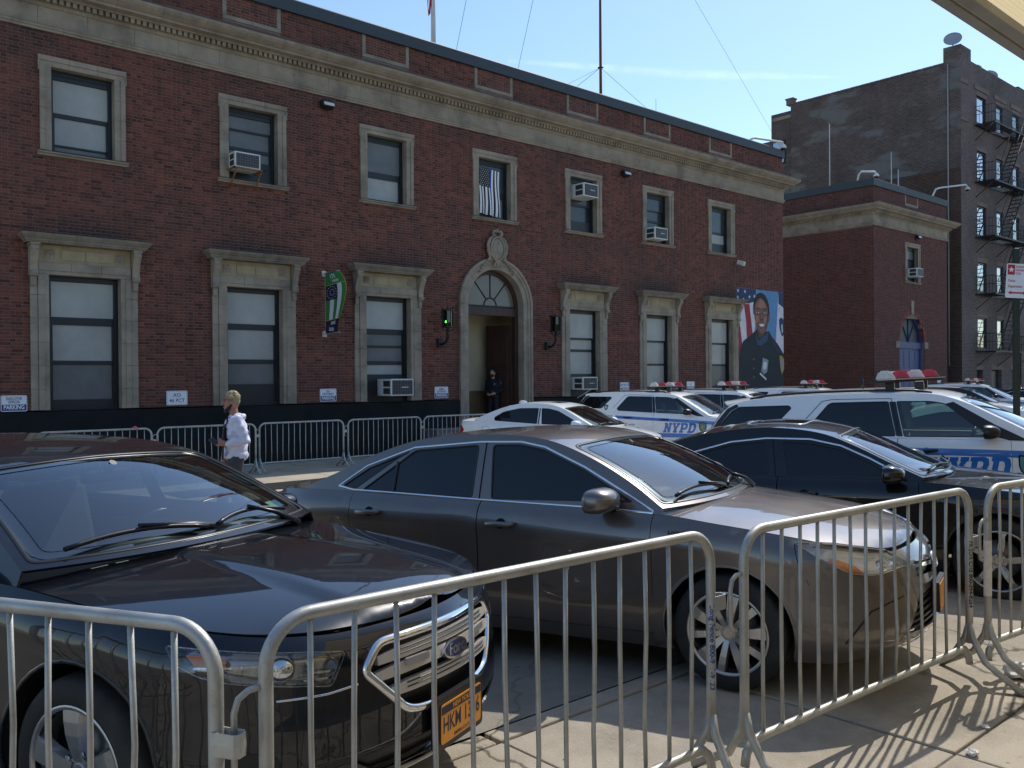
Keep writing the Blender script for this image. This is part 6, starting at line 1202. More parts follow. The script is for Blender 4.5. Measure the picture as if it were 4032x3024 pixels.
    for sg in (1, -1):
        for (x0, x1, za, zb_) in ((-.44, -2.48, 1.00, 1.085), (.20, -.52, .995, 1.075)): pass
        stp = [(x, float(B.zt(x))-.095-.004) for x in np.linspace(.35, -2.62, 22)]+[(x, float(B.zt(x))-.17-.004) for x in np.linspace(-2.62, .35, 22)]; panel('blue_stripe', B.P, [(sg*float(B.U(x)), z) for x, z in stp], M_NYB, r_, h=.08, off=.002, flange=0)
        stp = [(x, .70) for x in np.linspace(-.52, -1.55, 10)]+[(x, .60) for x in np.linspace(-1.55, -.52, 10)]; panel('blue_stripe', B.P, [(sg*float(B.U(x)), z) for x, z in stp], M_NYB, r_, h=.08, off=.002, flange=0)
        x0 = -1.34; 
        for i, ch in enumerate('NYPD'):
            o, hs = LET[ch]; w_, h_ = .19, .245
            def tr(P_):
                out = []
                for a, b in P_:
                    xx = x0+.205*i+a*w_+b*.06; xx = xx if sg > 0 else (-1.34-.56-(xx-(-1.34-.56))) + .0 if False else xx
                    if sg < 0: xx = -1.34+(.83-(xx+1.34))
                    out.append((sg*float(B.U(xx)), .715+b*h_))
                return out
            panel('letter', B.P, tr(o), M_NYB, r_, [tr(q) for q in hs], h=.06, off=.0025, flange=0)
        side_text(B, '46 PCT', -2.80, 1.085, .085, M_NYB, r_, sg, bold=.002, xs=.8)
        for k, (a, b) in enumerate((('C', 'OURTESY'), ('P', 'ROFESSIONALISM'), ('R', 'ESPECT'))):
            side_text(B, a, -2.40+.03*(2-k)*sg*1.0, .90-.085*k, .085, M_NYR, r_, sg, bold=.003, align='LEFT'); side_text(B, b, -2.40+.03*(2-k)+.075*sg, .89-.085*k, .05, M_NYB, r_, sg, shear=.25, bold=.0015, align='LEFT', xs=.85)
        sh = [(0, .5), (.16, .42), (.30, .46), (.36, .40), (.36, 0), (.30, -.22), (.16, -.38), (0, -.5), (-.16, -.38), (-.30, -.22), (-.36, 0), (-.36, .40), (-.30, .46), (-.16, .42)]
        for (cx_, cz_, sc_, m) in ((-.33, .86, .26, M_SEAM), (-.33, .86, .22, mat('shield_teal', (.10, .25, .26), .4)), (-.33, .865, .12, M_GOLD)): panel('shield', B.P, [(sg*float(B.U(cx_+a*sc_)), cz_+b*sc_) for a, b in sh], m, r_, h=.05, off=.0022+.0012*(.26-sc_)/.04, flange=0)
        S = B.S(-sg)
        for sc_, m in ((.15, M_SEAM), (.125, mat('shield_green', (.10, .22, .16), .4)), (.06, M_SIGNW)): panel('shield', S, [(-2.90+a*sc_, 1.315+b*sc_) for a, b in sh], m, r_, h=.05, off=.002+.0012*(.15-sc_)/.025, flange=0, out=(0, -sg, 0))
    # V-shaped light bar
    zr_ = float(B.T(np.array([.42]), np.array([0.]))[0][2]); lx = -1.50; VX = lambda y: lx+.24-.80*abs(y)
    s = MB()
    for sg in (1, -1): s.add([(VX(0)+.12, 0, zr_+.075), (VX(.6)+.10, sg*.62, zr_+.075), (VX(.6)-.16, sg*.62, zr_+.075), (VX(0)-.16, 0, zr_+.075), (VX(0)+.12, 0, zr_+.103), (VX(.6)+.10, sg*.62, zr_+.103), (VX(.6)-.16, sg*.62, zr_+.103), (VX(0)-.16, 0, zr_+.103)], [(3, 2, 1, 0), (4, 5, 6, 7), (0, 1, 5, 4), (1, 2, 6, 5), (2, 3, 7, 6), (3, 0, 4, 7)])
    lb = s.build('light_bar', M_TRIM, r_)
    s = MB()
    for sg in (1, -1): s.add([(VX(0)+.15, 0, zr_+.104), (VX(.6)+.13, sg*.64, zr_+.104), (VX(.6)+.09, sg*.64, zr_+.104), (VX(0)+.09, 0, zr_+.104), (VX(0)+.15, 0, zr_+.116), (VX(.6)+.13, sg*.64, zr_+.116), (VX(.6)+.09, sg*.64, zr_+.116), (VX(0)+.09, 0, zr_+.116)], [(3, 2, 1, 0), (4, 5, 6, 7), (0, 1, 5, 4), (1, 2, 6, 5), (2, 3, 7, 6), (3, 0, 4, 7)])
    s.build('bar_plate', M_SILVER, lb)
    for y in (-.42, .42):
        for dx in (-.10, .22): s = MB(); s.box((VX(y)+dx-.05, y-.05, zr_-.02), (VX(y)+dx+.05, y+.05, zr_+.076), .01); s.build('bar_mount', M_TRIM, lb)
    for i in range(7):
        y = -.555+.185*i; m = (M_LBW, M_LBR, M_LBW, M_LBR, M_LBW, M_LBR, M_LBW)[i]; cx_ = VX(y)-.02; dm = MB(); a, b = .080, .115; z0_, z1_ = zr_+.104, zr_+.215
        V_ = [(cx_-b, y-a, z0_), (cx_+b, y-a, z0_), (cx_+b, y+a, z0_), (cx_-b, y+a, z0_), (cx_-b*.6, y-a*.62, z1_), (cx_+b*.45, y-a*.62, z1_), (cx_+b*.45, y+a*.62, z1_), (cx_-b*.6, y+a*.62, z1_)]
        bm = bmesh.new(); vv = [bm.verts.new(v) for v in V_]; [bm.faces.new([vv[k] for k in f]) for f in ((3, 2, 1, 0), (4, 5, 6, 7), (0, 1, 5, 4), (1, 2, 6, 5), (2, 3, 7, 6), (3, 0, 4, 7))]; bmesh.ops.bevel(bm, geom=bm.edges[:], offset=.02, segments=3, affect='EDGES'); dm.addbm(bm); dm.build('beacon', m, lb)
    s = MB(); s.cyl((lx-.55, .1, zr_-.02), (lx-.56, .1, zr_+.14), .016, 8); s.build('roof_antenna', M_TRIM, r_)
    return r_
p_root = patrol_suv(); GP = 'patrol cars'
place(p_root, 11.32, 3.33, -69.5, -.06, 2.5, 'white patrol SUV nearest of the patrol cars, beside the jet black fastback', 'police car', GP)
for (x, y, th, l) in ((18.45, 12.75, -72, 'white patrol SUV with 46 PCT and blue stripe showing beside the white saloon'), (21.55, 12.9, -72, 'white patrol SUV half hidden behind the one beside the white saloon'), (26.4, 13.2, -71, 'white patrol SUV showing only its roof and light bar below the painted portrait'), (39.2, 13.2, -71, 'white patrol SUV parked farthest away in front of the dark apartment house')):
    c_ = copy_tree(p_root); c_.name = 'patrol_car'; place(c_, x, y, th, -.31, 0, l, 'police car', GP)
k_root = patrol_suv(False, M_P_BLK2, 'black_suv', False); place(k_root, 34.9, 12.2, -71, -.42, 0, 'black unmarked SUV seen above the hood of the nearest patrol car', 'car')
k2 = copy_tree(a_root); k2.name = 'fastback_sedan'; place(k2, 45.5, 13.2, -71, -.27, 0, 'dark sedan barely showing behind the farthest patrol car', 'car')
# ------------------------------------------------------------ steel crowd barricades
def barricade(L_, nb, label, p0, p1, Hb=1.12, group=None, z=0., hook=True, loop=True, tape=None, stamp=None):
    a, b = Vector((*p0, 0)), Vector((*p1, 0)); e = empty('barricade', (*p0, z), (0, 0, math.atan2(b.y-a.y, b.x-a.x)), label, 'barricade', group); L_ = (b-a).length; r = .0205
    rt, rb = .135, .05; zb = .205
    top = [(r, zb+.02)]+[(r, .5)]+[(rt+r+rt*math.cos(R(t)), Hb-r-rt+rt*math.sin(R(t))) for t in range(180, 89, -10)]+[(L_-r-rt+rt*math.cos(R(t)), Hb-r-rt+rt*math.sin(R(t))) for t in range(90, -1, -10)]+[(L_-r, .5), (L_-r, zb+.02)]
    MB().tube([(x, 0, q) for x, q in top], r, 14).build('frame', M_GALV, e)
    low = [(r+.0, 0, zb-.10), (r+.012, 0, zb-.045), (r+.06, 0, zb-.006), (r+.13, 0, zb)]+[(L_-r-.13, 0, zb), (L_-r-.06, 0, zb-.006), (L_-r-.012, 0, zb-.045), (L_-r, 0, zb-.10)]
    MB().tube(low, r*.95, 12).build('bottom_rail', M_GALV, e)
    for i in range(nb):
        x = .155+(L_-.31)*i/(nb-1); zt_ = Hb-r-.01 if .17 < x < L_-.17 else Hb-r-.02; MB().tube([(x, 0, zb), (x+random.gauss(0, .003), random.gauss(0, .004), .45), (x+random.gauss(0, .003), random.gauss(0, .004), .75), (x, 0, zt_)], .0088, 8).build('bar', M_GALV, e)
    for x, sx in ((r, 1), (L_-r, -1)):
        for sy in (-1, 1): MB().tube([(x, 0, zb+.14), (x+sx*.004, sy*.02, zb+.05), (x+sx*.01, sy*.09, .135), (x+sx*.018, sy*.29, .012)], r*.92, 10).build('leg', M_GALV, e)
    if loop: s = MB(); s.tube([(L_-r, -.021, .80), (L_+.052, -.021, .80), (L_+.062, -.012, .80), (L_+.062, .012, .80), (L_+.052, .021, .80), (L_-r, .021, .80)], .004, 6, smooth=False); s.v = [(p[0], p[1], .80+(p[2]-.80)*9) for p in s.v]; s.build('loop', M_GALV, e)
    if hook: MB().tube([(r, 0, .925), (-.03, 0, .922), (-.058, 0, .905), (-.07, 0, .87), (-.07, 0, .72), (-.06, 0, .70), (-.035, 0, .69)], .0095, 8).build('hook', M_GALV, e)
    if tape:
        x, z0, z1 = tape; MB().lathe([(r+.0012, z0), (r+.0012, z1)], (x if x > 0 else L_-r, 0, 0), n=16).build('tape', mat('old_tape', (.62, .58, .52), .7, var=.15, vscale=20), e)
    if stamp:
        txt, m = stamp; me = text_mesh(txt, .034, bold=.0008); co = np.array([v.co[:] for v in me.vertices]); th = co[:, 1]/(r+.0008)+R(-90-38); rr = r+.0008; P_ = np.stack([L_-r+rr*np.cos(th), rr*np.sin(th), .62-co[:, 0]], 1); me.vertices.foreach_set('co', P_.astype(np.float32).ravel()); me.update(); me.materials.clear(); link('stamped_lettering', me, m, e)
    return e
M_STB = mat('stamp_blue', (.02, .06, .25), .5); M_STK = mat('stamp_black', (.015, .015, .015), .5); GB = 'steel crowd barricades'
barricade(0, 13, 'steel barricade at the lower left running back along the black sedan', (-.05, 4.08), (.95, 2.235), group=GB, hook=False, tape=(-1, .30, .70))
barricade(0, 13, 'steel barricade crossing in front of the black sedan grille', (1.047, 2.224), (3.078, 2.205), group=GB, stamp=('Long Fence 800-917-9123', M_STB))
barricade(0, 14, 'steel barricade crossing in front of the bronze grey sedan bumper', (3.155, 2.123), (5.28, 2.017), group=GB, stamp=('FRIEDRICHS 800-394-8264', M_STK))
barricade(0, 14, 'steel barricade at the right edge with white tape on its post', (5.375, 1.97), (7.48, 1.74), group=GB, tape=(.0205, .48, .80))
for i, x in enumerate((1.75, 4.0, 6.13, 8.27, 10.40, 12.55)):
    barricade(0, 14, ['far steel barricade by the station plinth, mostly left of the frame', 'far steel barricade behind the black sedan roof, with a pink ribbon', 'far steel barricade behind the walking man', 'far steel barricade first to the right of the walking man', 'far steel barricade second to the right of the walking man', 'far steel barricade whose end meets the white saloon boot'][i], (x, 17.42+.04*(i % 2)), (x+2.05, 17.42-.03*(i % 3)), 1.07, 'steel crowd barricades along the station', FZ)
tag(MB().tube([(5.68, 17.40, FZ+1.07), (5.72, 17.38, FZ+1.09), (5.78, 17.40, FZ+1.05)], .02, 6).build('ribbon', mat('pink_ribbon', (.7, .12, .15), .6)), 'pink ribbon tied on a far barricade top rail', 'ribbon')
# ------------------------------------------------------------ wall signs
def wall_sign(x, z, lines, label, band=True, w=.46, h=.315):
    e = empty('parking_sign', (x, F-.012, z), label=label, cat='sign', group='signs on the station wall'); s = MB(); s.prism(roundrect(w, h, .025), -.006, .0, 'y'); s.build('plate', M_SIGNW, e)
    fr = MB(); fr.tube([(p[0], -.0065, p[1]) for p in roundrect(w-.03, h-.03, .02)], .0022, 4, closed=True); fr.build('border', M_SIGNB, e)
    FRM = lambda zz: frame((0, -.0082, zz), (1, 0, 0), (0, 0, 1))
    if band:
        b = MB(); b.prism([(-w/2+.018, -h/2+.02), (w/2-.018, -h/2+.02), (w/2-.018, -.02), (-w/2+.018, -.02)], -.0072, -.006, 'y'); b.build('band', M_SIGNB, e); put_text('PARKING', M_SIGNW, e, FRM(-.078), .118, bold=.003, xs=.74)
    if band: zs = [.09, .025] if len(lines) == 2 else [.055]
    else: zs = [.06, -.06] if len(lines) == 2 else [0]
    for t, zz in zip(lines, zs): put_text(t, M_SIGNB, e, FRM(zz), .075 if band else .115, bold=.0012, xs=.72 if band else .95)
wall_sign(4.06, 1.35, ('EXECUTIVE', 'OFFICER'), 'blue and white executive officer parking sign at the left edge')
wall_sign(7.24, 1.395, ('XO', '46 PCT'), 'plain white XO 46 PCT sign between the two left windows', False)
wall_sign(10.98, 1.39, ('PDU', 'LIEUTENANT'), 'blue and white PDU lieutenant parking sign')
wall_sign(14.48, 1.40, ('ADMIN', 'LIEUTENANT'), 'blue and white admin lieutenant parking sign left of the entrance')
wall_sign(22.05, 1.46, ('COP OF THE', 'MONTH'), 'small white sign above the 46 PCT patrol car', False)
wall_sign(25.62, 1.46, ('SGT',), 'small white sign between the two windows nearest the painted portrait')
wall_sign(46.55, 1.46, ('RESERVED',), 'small white sign right of the blue arched door')
# ------------------------------------------------------------ air conditioners
M_ACF = mat('ac_dark_fins', (.035, .035, .037), .5, var=.2, vscale=20)
def ac_unit(x, z, w, h, label, dep=.40, tilt=0., front=F, txt=None):
    e = empty('air_conditioner', (x+w/2, front-.05, z), label=label, cat='air conditioner', group='window air conditioners'); s = MB(); s.box((-w/2, -dep, 0), (w/2, .25, h), .012); s.build('case', M_WHITEP, e)
    s = MB(); s.box((-w/2+.035, -dep-.006, .035), (w/2-.035, -dep+.0, h-.035)); s.build('rear_grille', M_ACF, e); s = MB()
    for i in range(9): q = -w/2+.06+i*(w-.12)/8; s.box((q-.002, -dep-.010, .035), (q+.002, -dep-.005, h-.035))
    for i in range(5): q = .06+i*(h-.12)/4; s.box((-w/2+.035, -dep-.010, q-.002), (w/2-.035, -dep-.005, q+.002))
    s.build('grille_wires', M_STEELW, e)
    for sx in (-1, 1):
        for a, b in ((.05, h*.46), (h*.54, h-.05)): s = MB(); s.box((sx*(w/2), -dep+.05, a), (sx*(w/2+.004), -.04, b)); s.build('side_vent', M_ACF, e)
    if txt: put_text(txt, M_SIGNW, e, frame((w*.1, -dep-.0105, h*.5), (1, 0, 0), (0, 0, 1)), .045, bold=.001)
    return e
a_ = ac_unit(8.47, 6.60, .62, .36, 'window air conditioner on a rusty bracket in the second upper window', dep=.30)
M_RUST = mat('rusty_steel', (.25, .11, .035), .8, var=.4, vscale=12); b = MB(); b.box((8.42, F-.42, 6.565), (9.16, F-.38, 6.595)); b.box((8.42, F-.42, 6.565), (8.46, F+.1, 6.595)); b.box((9.12, F-.42, 6.565), (9.16, F+.1, 6.595)); b.cyl((8.50, F-.38, 6.57), (8.50, F-.02, 6.20), .018, 6); b.cyl((9.10, F-.38, 6.57), (9.10, F-.02, 6.20), .018, 6); tag(b.build('bracket', M_RUST), 'rusty steel bracket under the air conditioner of the second upper window', 'bracket')
ac_unit(19.72, 7.42, .66, .42, 'window air conditioner high in the upper window right of the flag window', txt='FRIEDRICH')
ac_unit(23.15, 6.44, .68, .40, 'window air conditioner low in the sixth upper window', txt='FRIEDRICH')
ac_unit(12.55, 1.34, .70, .44, 'large window air conditioner beside the entrance in the third lower window', txt='FRIEDRICH')
u4 = ac_unit(19.62, 1.40, .66, .40, 'window air conditioner right of the entrance on a white strut', txt='FRIEDRICH'); MB().tube([(.05, -.36, 0), (-.2, .03, -.28)], .015, 6).build('strut', M_WHITEP, u4)
ac_unit(43.05, 6.60, .70, .42, 'window air conditioner in the annex window')
# ------------------------------------------------------------ flood lights, camera
def flood(x, z, label, front=F):
    e = empty('flood_light', (x, front, z), label=label, cat='light', group='wall flood lights'); s = MB(); s.box((-.17, -.20, -.06), (.17, -.02, .12), .03); s.xform(Matrix.Rotation(R(-18), 4, 'X')); s.build('housing', M_BLACKP, e); s = MB(); s.box((-.14, -.215, -.055), (.14, -.203, .03), .004); s.xform(Matrix.Rotation(R(-18), 4, 'X')); s.build('lens', mat('flood_lens', (.55, .56, .55), .2, coat=.5), e); MB().tube([(.02, -.03, -.05), (.06, -.05, -.22), (-.02, -.01, -.2)], .006, 6).build('cable', M_BLACKP, e); MB().box((-.06, -.03, -.06), (.06, .0, .06), .005).build('wall_plate', M_BLACKP, e)
flood(10.98, 8.5, 'black flood light high on the wall above the anniversary banner'); flood(22.1, 8.46, 'black flood light high on the wall right of the entrance'); flood(44.0, 8.58, 'black flood light above the annex window')
e = empty('wall_camera', (28.45, F, 6.1), label='white bullet camera on the wall above the painted portrait', cat='camera'); s = MB(); s.box((-.06, -.42, -.02), (.06, -.10, .14), .02); s.xform(Matrix.Rotation(R(20), 4, 'X')); s.build('body', M_WHITEP, e); MB().tube([(0, 0, -.05), (0, -.15, -.05), (0, -.22, .02)], .018, 8).build('arm', M_WHITEP, e)
# ------------------------------------------------------------ green lanterns by the door
M_GGL = mat('green_glass', (.004, .07, .03), .15, coat=.6); M_GGL2 = mat('green_lamp_on', (.02, .5, .1), .3, emit=(.10, 1., .08), estr=2.2)
def lantern(x, label, lit):
    e = empty('wall_lantern', (x, F, 2.75), label=label, cat='lantern', group='green lanterns'); y = -.40; zb, zt = .42, .88
    MB().box((-.09, -.10, -.12), (.09, .0, .12), .02).build('wall_plate', M_IRON, e); MB().tube([(0, -.08, -.03), (0, -.2, -.03), (0, -.32, .03), (0, y-.02, .16), (0, y, .30), (0, y, zb-.02)], [.035, .035, .04, .045, .04, .03], 10).build('arm', M_IRON, e)
    s = MB(); n = 8; rr = .15
    for zz, q in ((zb, rr*1.12), (zt, rr*1.12)): s.lathe([(0, zz-.02), (q, zz-.02), (q, zz+.02), (0, zz+.02)], (0, y, 0), n=n, smooth=False)
    for k in range(n): a = 2*math.pi*(k)/n; s.cyl((rr*math.cos(a), y+rr*math.sin(a), zb), (rr*math.cos(a), y+rr*math.sin(a), zt), .011, 6); s.cyl((rr*math.cos(a), y+rr*math.sin(a), zt), (rr*1.12*math.cos(a), y+rr*1.12*math.sin(a), zt+.12), .012, 5, .002)
    for k in range(4): a = 2*math.pi*(k+.5)/4; s.tube([(rr*math.cos(a), y+rr*math.sin(a), zb-.02), (rr*.8*math.cos(a), y+rr*.8*math.sin(a), zb-.08), (.03*math.cos(a), y+.03*math.sin(a), zb-.12)], .01, 6)
    s.cyl((0, y, zt), (0, y, zt+.20), .014, 6, .003); s.build('cage', M_IRON, e)
    MB().lathe([(rr*.9, zb+.02), (rr*.9, zt-.02)], (0, y, 0), n=8, smooth=False).build('glass', glassmat('green_lantern_glass', (.03, .26, .10), .06), e)
    MB().lathe([(rr*.6, zb+.02), (rr*.6, zt-.02)], (0, y, 0), n=12).build('inner_glass', M_GGL, e)
    if lit: MB().ellipsoid((-.10, y-.06, zb+.14), (.028, .028, .034)).build('bulb', M_GGL2, e)
lantern(14.42, 'green glass lantern with its bulb glowing, left of the entrance', True); lantern(18.50, 'unlit green glass lantern right of the entrance', False)
# ------------------------------------------------------------ anniversary banner, hung out from the wall on two rods
M_BG = mat('banner_green', (.03, .20, .05), .75); M_BN = mat('banner_navy', (.012, .012, .05), .75); M_BWH = mat('banner_white', (.62, .62, .64), .75); M_BY = mat('banner_yellow', (.42, .30, .04), .75)
BN = empty('banner', (10.72, F-.3, 2.9), label='green, white and navy anniversary banner hung out from the wall', cat='banner')
def bsurf(u, v):   # u 0..1 outwards, v 0..1 upwards
    u = np.asarray(u); v = np.asarray(v); wd = .60+.46*np.sin(np.clip(v/ .66, 0, 1)*math.pi*.5)**1.5*np.where(v > .66, np.cos(np.clip((v-.66)/.34, 0, 1)*math.pi/2)**.8, 1)
    return np.stack([10.90+.04*np.sin(u*3+v*4)*u, F-.06-wd*u, 2.92+1.45*v+.05*u-.08*u*(v < .1)], 1)
def bpanel(nm, poly, m, off): return panel(nm, bsurf, poly, m, BN, h=.06, off=off, flange=0, out=(-1, 0, 0))
bpanel('cloth', [(0, 0), (1, 0), (1, 1), (0, 1)], M_BN, 0); bpanel('top_field', [(.02, .80), (.97, .80), (.97, .99), (.02, .99)], M_BG, .003)
for a, b, m in ((.02, .22, M_BG), (.22, .42, M_BWH), (.42, .60, M_BG)): bpanel('stripe', [(a, .21), (b, .21), (b, .54), (a, .54)], m, .003)
for a, b, m in ((.60, .80, M_BWH), (.80, .97, M_BG)): bpanel('stripe', [(a, .21), (b, .21), (b, .79), (a, .79)], m, .003)
for z_ in (.205, .795): bpanel('border', [(.0, z_-.006), (1, z_-.006), (1, z_+.006), (0, z_+.006)], M_BY, .005)
for a in (0, .97): bpanel('border', [(a, 0), (a+.03, 0), (a+.03, 1), (a, 1)], M_BY, .005)
for k in range(23):
    if k < 14: a = 2*math.pi*k/14; q = (.31+.23*math.cos(a), .665+.10*math.sin(a))
    else: a = 2*math.pi*(k-14)/9; q = (.33+.11*math.cos(a), .665+.048*math.sin(a))
    bpanel('star', [(q[0]+.018*math.cos(t), q[1]+.009*math.sin(t)) for t in np.linspace(0, 2*math.pi, 7)[:-1]], M_BWH, .005)
def btext(t, u, v, sz, xs):
    me = text_mesh(t, 1., bold=.03); co = np.array([q.co[:] for q in me.vertices]); p = bsurf(u+co[:, 0]*sz*xs, v+co[:, 1]*sz); p[:, 0] -= .007; me.vertices.foreach_set('co', p.astype(np.float32).ravel()); me.update(); me.materials.clear(); link('lettering', me, M_BWH, BN)
btext('175', .48, .925, .10, 2.1); btext('YEARS', .56, .845, .055, 2.2); btext('1845', .50, .145, .075, 2.2); btext('2020', .42, .065, .075, 2.2)
for o_ in BN.children: o_.matrix_parent_inverse = WM[BN].inverted()
for z_ in (2.90, 4.39): MB().tube([(10.90, F, z_), (10.92, F-.70, z_+.02)], .012, 6).build('rod', M_GALV, BN, local=False); MB().box((10.84, F-.012, z_-.07), (10.96, F-.0, z_+.07)).build('rod_plate', M_GALV, BN, local=False)
# ------------------------------------------------------------ black and white flag in the middle window
WF = empty('window_flag', (16.3, F+.1, 6.5), label='black and white stars and stripes flag with one blue stripe hanging in the middle window', cat='flag')
fsurf = lambda u, v: np.stack([15.98+.74*np.asarray(u)+.015*np.sin(np.asarray(v)*7)+.08*np.asarray(u)*(1-np.asarray(v))*.6, F+.10-.03*np.sin(np.asarray(u)*16+np.asarray(v)*2)*(1.1-np.asarray(v)), 6.52+1.33*np.asarray(v)-.06*np.asarray(u)], 1)
M_FK = mat('flag_black', (.02, .02, .022), .8); M_FB2 = mat('flag_blue', (.04, .06, .30), .8)
def fpan(nm, poly, m, off): panel(nm, fsurf, poly, m, WF, h=.08, off=off, flange=0, out=(0, -1, 0))
fpan('cloth', [(0, 0), (1, 0), (1, 1), (0, 1)], M_FK, 0)
for k in range(13):
    a, b = k/13, (k+1)/13; top_ = 1 if k >= 7 else .60
    if k == 7: fpan('stripe', [(a, 0), (b, 0), (b, 1), (a, 1)], M_FB2, .004)
    elif k % 2 == 0: fpan('stripe', [(a, 0), (b, 0), (b, top_), (a, top_)], M_FLW, .004)
for i in range(9):
    for j in range(6 if i % 2 == 0 else 5):
        cu, cv = .045+.088*j+(.044 if i % 2 else 0), .635+.042*i; fpan('star', [(cu+.02*(1 if t % 2 == 0 else .45)*math.sin(t*math.pi/5), cv+.012*(1 if t % 2 == 0 else .45)*math.cos(t*math.pi/5)) for t in range(10)], M_FLW, .004)
for o_ in WF.children: o_.matrix_parent_inverse = WM[WF].inverted()
# ------------------------------------------------------------ painted portrait on the wall
def mural_mat(name, col, var=.12):
    m = mat(name, col, .7, var=var, vscale=5); nt = m.node_tree; b = nt.nodes['Principled BSDF']; tc = nt.nodes.new('ShaderNodeTexCoord'); sp = nt.nodes.new('ShaderNodeSeparateXYZ'); cb = nt.nodes.new('ShaderNodeCombineXYZ'); br = nt.nodes.new('ShaderNodeTexBrick'); br.inputs['Scale'].default_value = 1; br.inputs['Brick Width'].default_value = .213; br.inputs['Row Height'].default_value = CO; br.inputs['Mortar Size'].default_value = .006; bp = nt.nodes.new('ShaderNodeBump'); bp.invert = True; bp.inputs['Strength'].default_value = .8; bp.inputs['Distance'].default_value = .01; L = nt.links.new
    L(tc.outputs['Object'], sp.inputs[0]); L(sp.outputs[0], cb.inputs[0]); L(sp.outputs[2], cb.inputs[1]); L(cb.outputs[0], br.inputs['Vector']); L(br.outputs['Fac'], bp.inputs['Height']); L(bp.outputs[0], b.inputs['Normal']); return m
MU = empty('mural', (30.1, F, 1.3), label='painted portrait of a smiling uniformed officer with a flag at the wall end', cat='mural')
mc = {k: mural_mat('mural_'+k, v) for k, v in dict(navy=(.02, .04, .10), blue=(.10, .26, .46), white=(.62, .63, .66), red=(.32, .02, .03), coat=(.012, .016, .022), skin=(.23, .10, .06), light=(.36, .17, .10), dark=(.10, .045, .03), hair=(.015, .012, .012), lip=(.22, .06, .06), teeth=(.70, .70, .68), grey=(.28, .30, .32), gold=(.42, .28, .05), shirt=(.03, .07, .13)).items()}
MK = [0]
def mu(nm, pts, col, smooth_=0):
    MK[0] += 1; y = F-.0035-.0004*MK[0]
    if smooth_: pts = [tuple(q) for q in crom(list(pts)+[pts[0]], smooth_)[:-1]]
    s = MB(); s.add([(x, y, z) for x, z in pts], [tuple(range(len(pts)))]); s.build(nm, mc[col], MU, local=False)
star = lambda cx, cz, r: [(cx+r*(1 if t % 2 == 0 else .42)*math.sin(t*math.pi/5), cz+r*(1 if t % 2 == 0 else .42)*math.cos(t*math.pi/5)) for t in range(10)]
mu('sky_field', [(28.52, 1.25), (31.79, 1.25), (31.79, 5.17), (28.52, 5.17)], 'blue'); mu('flag_field', [(28.53, 1.3), (28.9, 1.9), (29.7, 3.3), (29.85, 4.6), (29.85, 5.16), (28.53, 5.16)], 'white')
mu('flag_canton', [(28.53, 4.62), (29.3, 4.60), (29.84, 4.72), (29.84, 5.165), (28.53, 5.165)], 'navy')
for a, b in ((28.62, 5.06), (29.08, 5.05), (28.60, 4.8), (28.98, 4.74), (29.38, 4.86), (29.72, 4.90)): mu('star', star(a, b, .085), 'white')
mu('flag_stripe', [(29.0, 4.57), (29.37, 4.58), (29.48, 4.0), (29.60, 3.3), (29.2, 3.1), (29.14, 3.9)], 'red'); mu('flag_stripe', [(28.53, 3.85), (28.72, 3.84), (28.86, 3.1), (28.95, 2.6), (28.7, 2.1), (28.62, 2.1), (28.53, 3.0)], 'red')
mu('second_flag', [(31.42, 5.16), (31.785, 5.16), (31.785, 2.6), (31.2, 3.1), (31.3, 4.0)], 'white'); mu('second_flag_top', [(31.42, 5.163), (31.788, 5.163), (31.788, 4.55), (31.42, 4.7)], 'navy'); mu('emblem', [(31.45, 4.05), (31.6, 4.15), (31.79, 4.05), (31.79, 3.45), (31.68, 3.40), (31.5, 3.7)], 'navy', 4); mu('emblem_detail', [(31.62, 3.85), (31.70, 3.9), (31.74, 3.6), (31.66, 3.5)], 'white')
mu('uniform', [(28.55, 1.27), (28.58, 2.2), (28.72, 2.85), (28.95, 3.15), (29.45, 3.38), (29.82, 3.60), (30.2, 3.5), (30.72, 3.58), (30.95, 3.35), (31.35, 3.08), (31.6, 2.85), (31.79, 2.68), (31.79, 1.27)], 'coat'); mu('neck', [(29.86, 3.62), (30.05, 3.28), (30.35, 3.38), (30.62, 3.75), (30.5, 3.95), (29.9, 3.95)], 'dark'); mu('shirt_collar', [(29.78, 3.55), (29.98, 3.15), (30.18, 3.30), (30.5, 3.42), (30.72, 3.60), (30.6, 3.2), (30.2, 3.0), (29.9, 3.02)], 'shirt')
mu('hair', [(29.65, 4.2), (29.64, 4.6), (29.80, 4.92), (30.1, 5.06), (30.42, 5.0), (30.66, 4.75), (30.76, 4.4), (30.74, 4.15), (30.2, 4.0)], 'hair', 5); mu('ear', [(30.70, 4.2), (30.78, 4.22), (30.78, 4.0), (30.70, 3.9)], 'skin', 4)
mu('face', [(29.70, 4.35), (29.82, 4.66), (30.08, 4.84), (30.30, 4.80), (30.52, 4.62), (30.66, 4.35), (30.66, 4.0), (30.56, 3.72), (30.38, 3.52), (30.20, 3.47), (30.02, 3.56), (29.84, 3.78), (29.72, 4.05)], 'skin', 5)
mu('forehead_light', [(29.92, 4.5), (30.1, 4.76), (30.35, 4.72), (30.48, 4.52), (30.2, 4.46)], 'light', 5); mu('cheek_light', [(29.80, 4.12), (29.95, 4.16), (30.02, 4.02), (29.92, 3.88), (29.82, 3.95)], 'light', 5); mu('cheek_light', [(30.38, 4.1), (30.55, 4.14), (30.58, 3.98), (30.48, 3.86), (30.36, 3.96)], 'light', 5); mu('face_shadow', [(30.60, 4.3), (30.66, 4.3), (30.65, 3.98), (30.52, 3.68), (30.4, 3.55), (30.5, 3.8)], 'dark', 4)
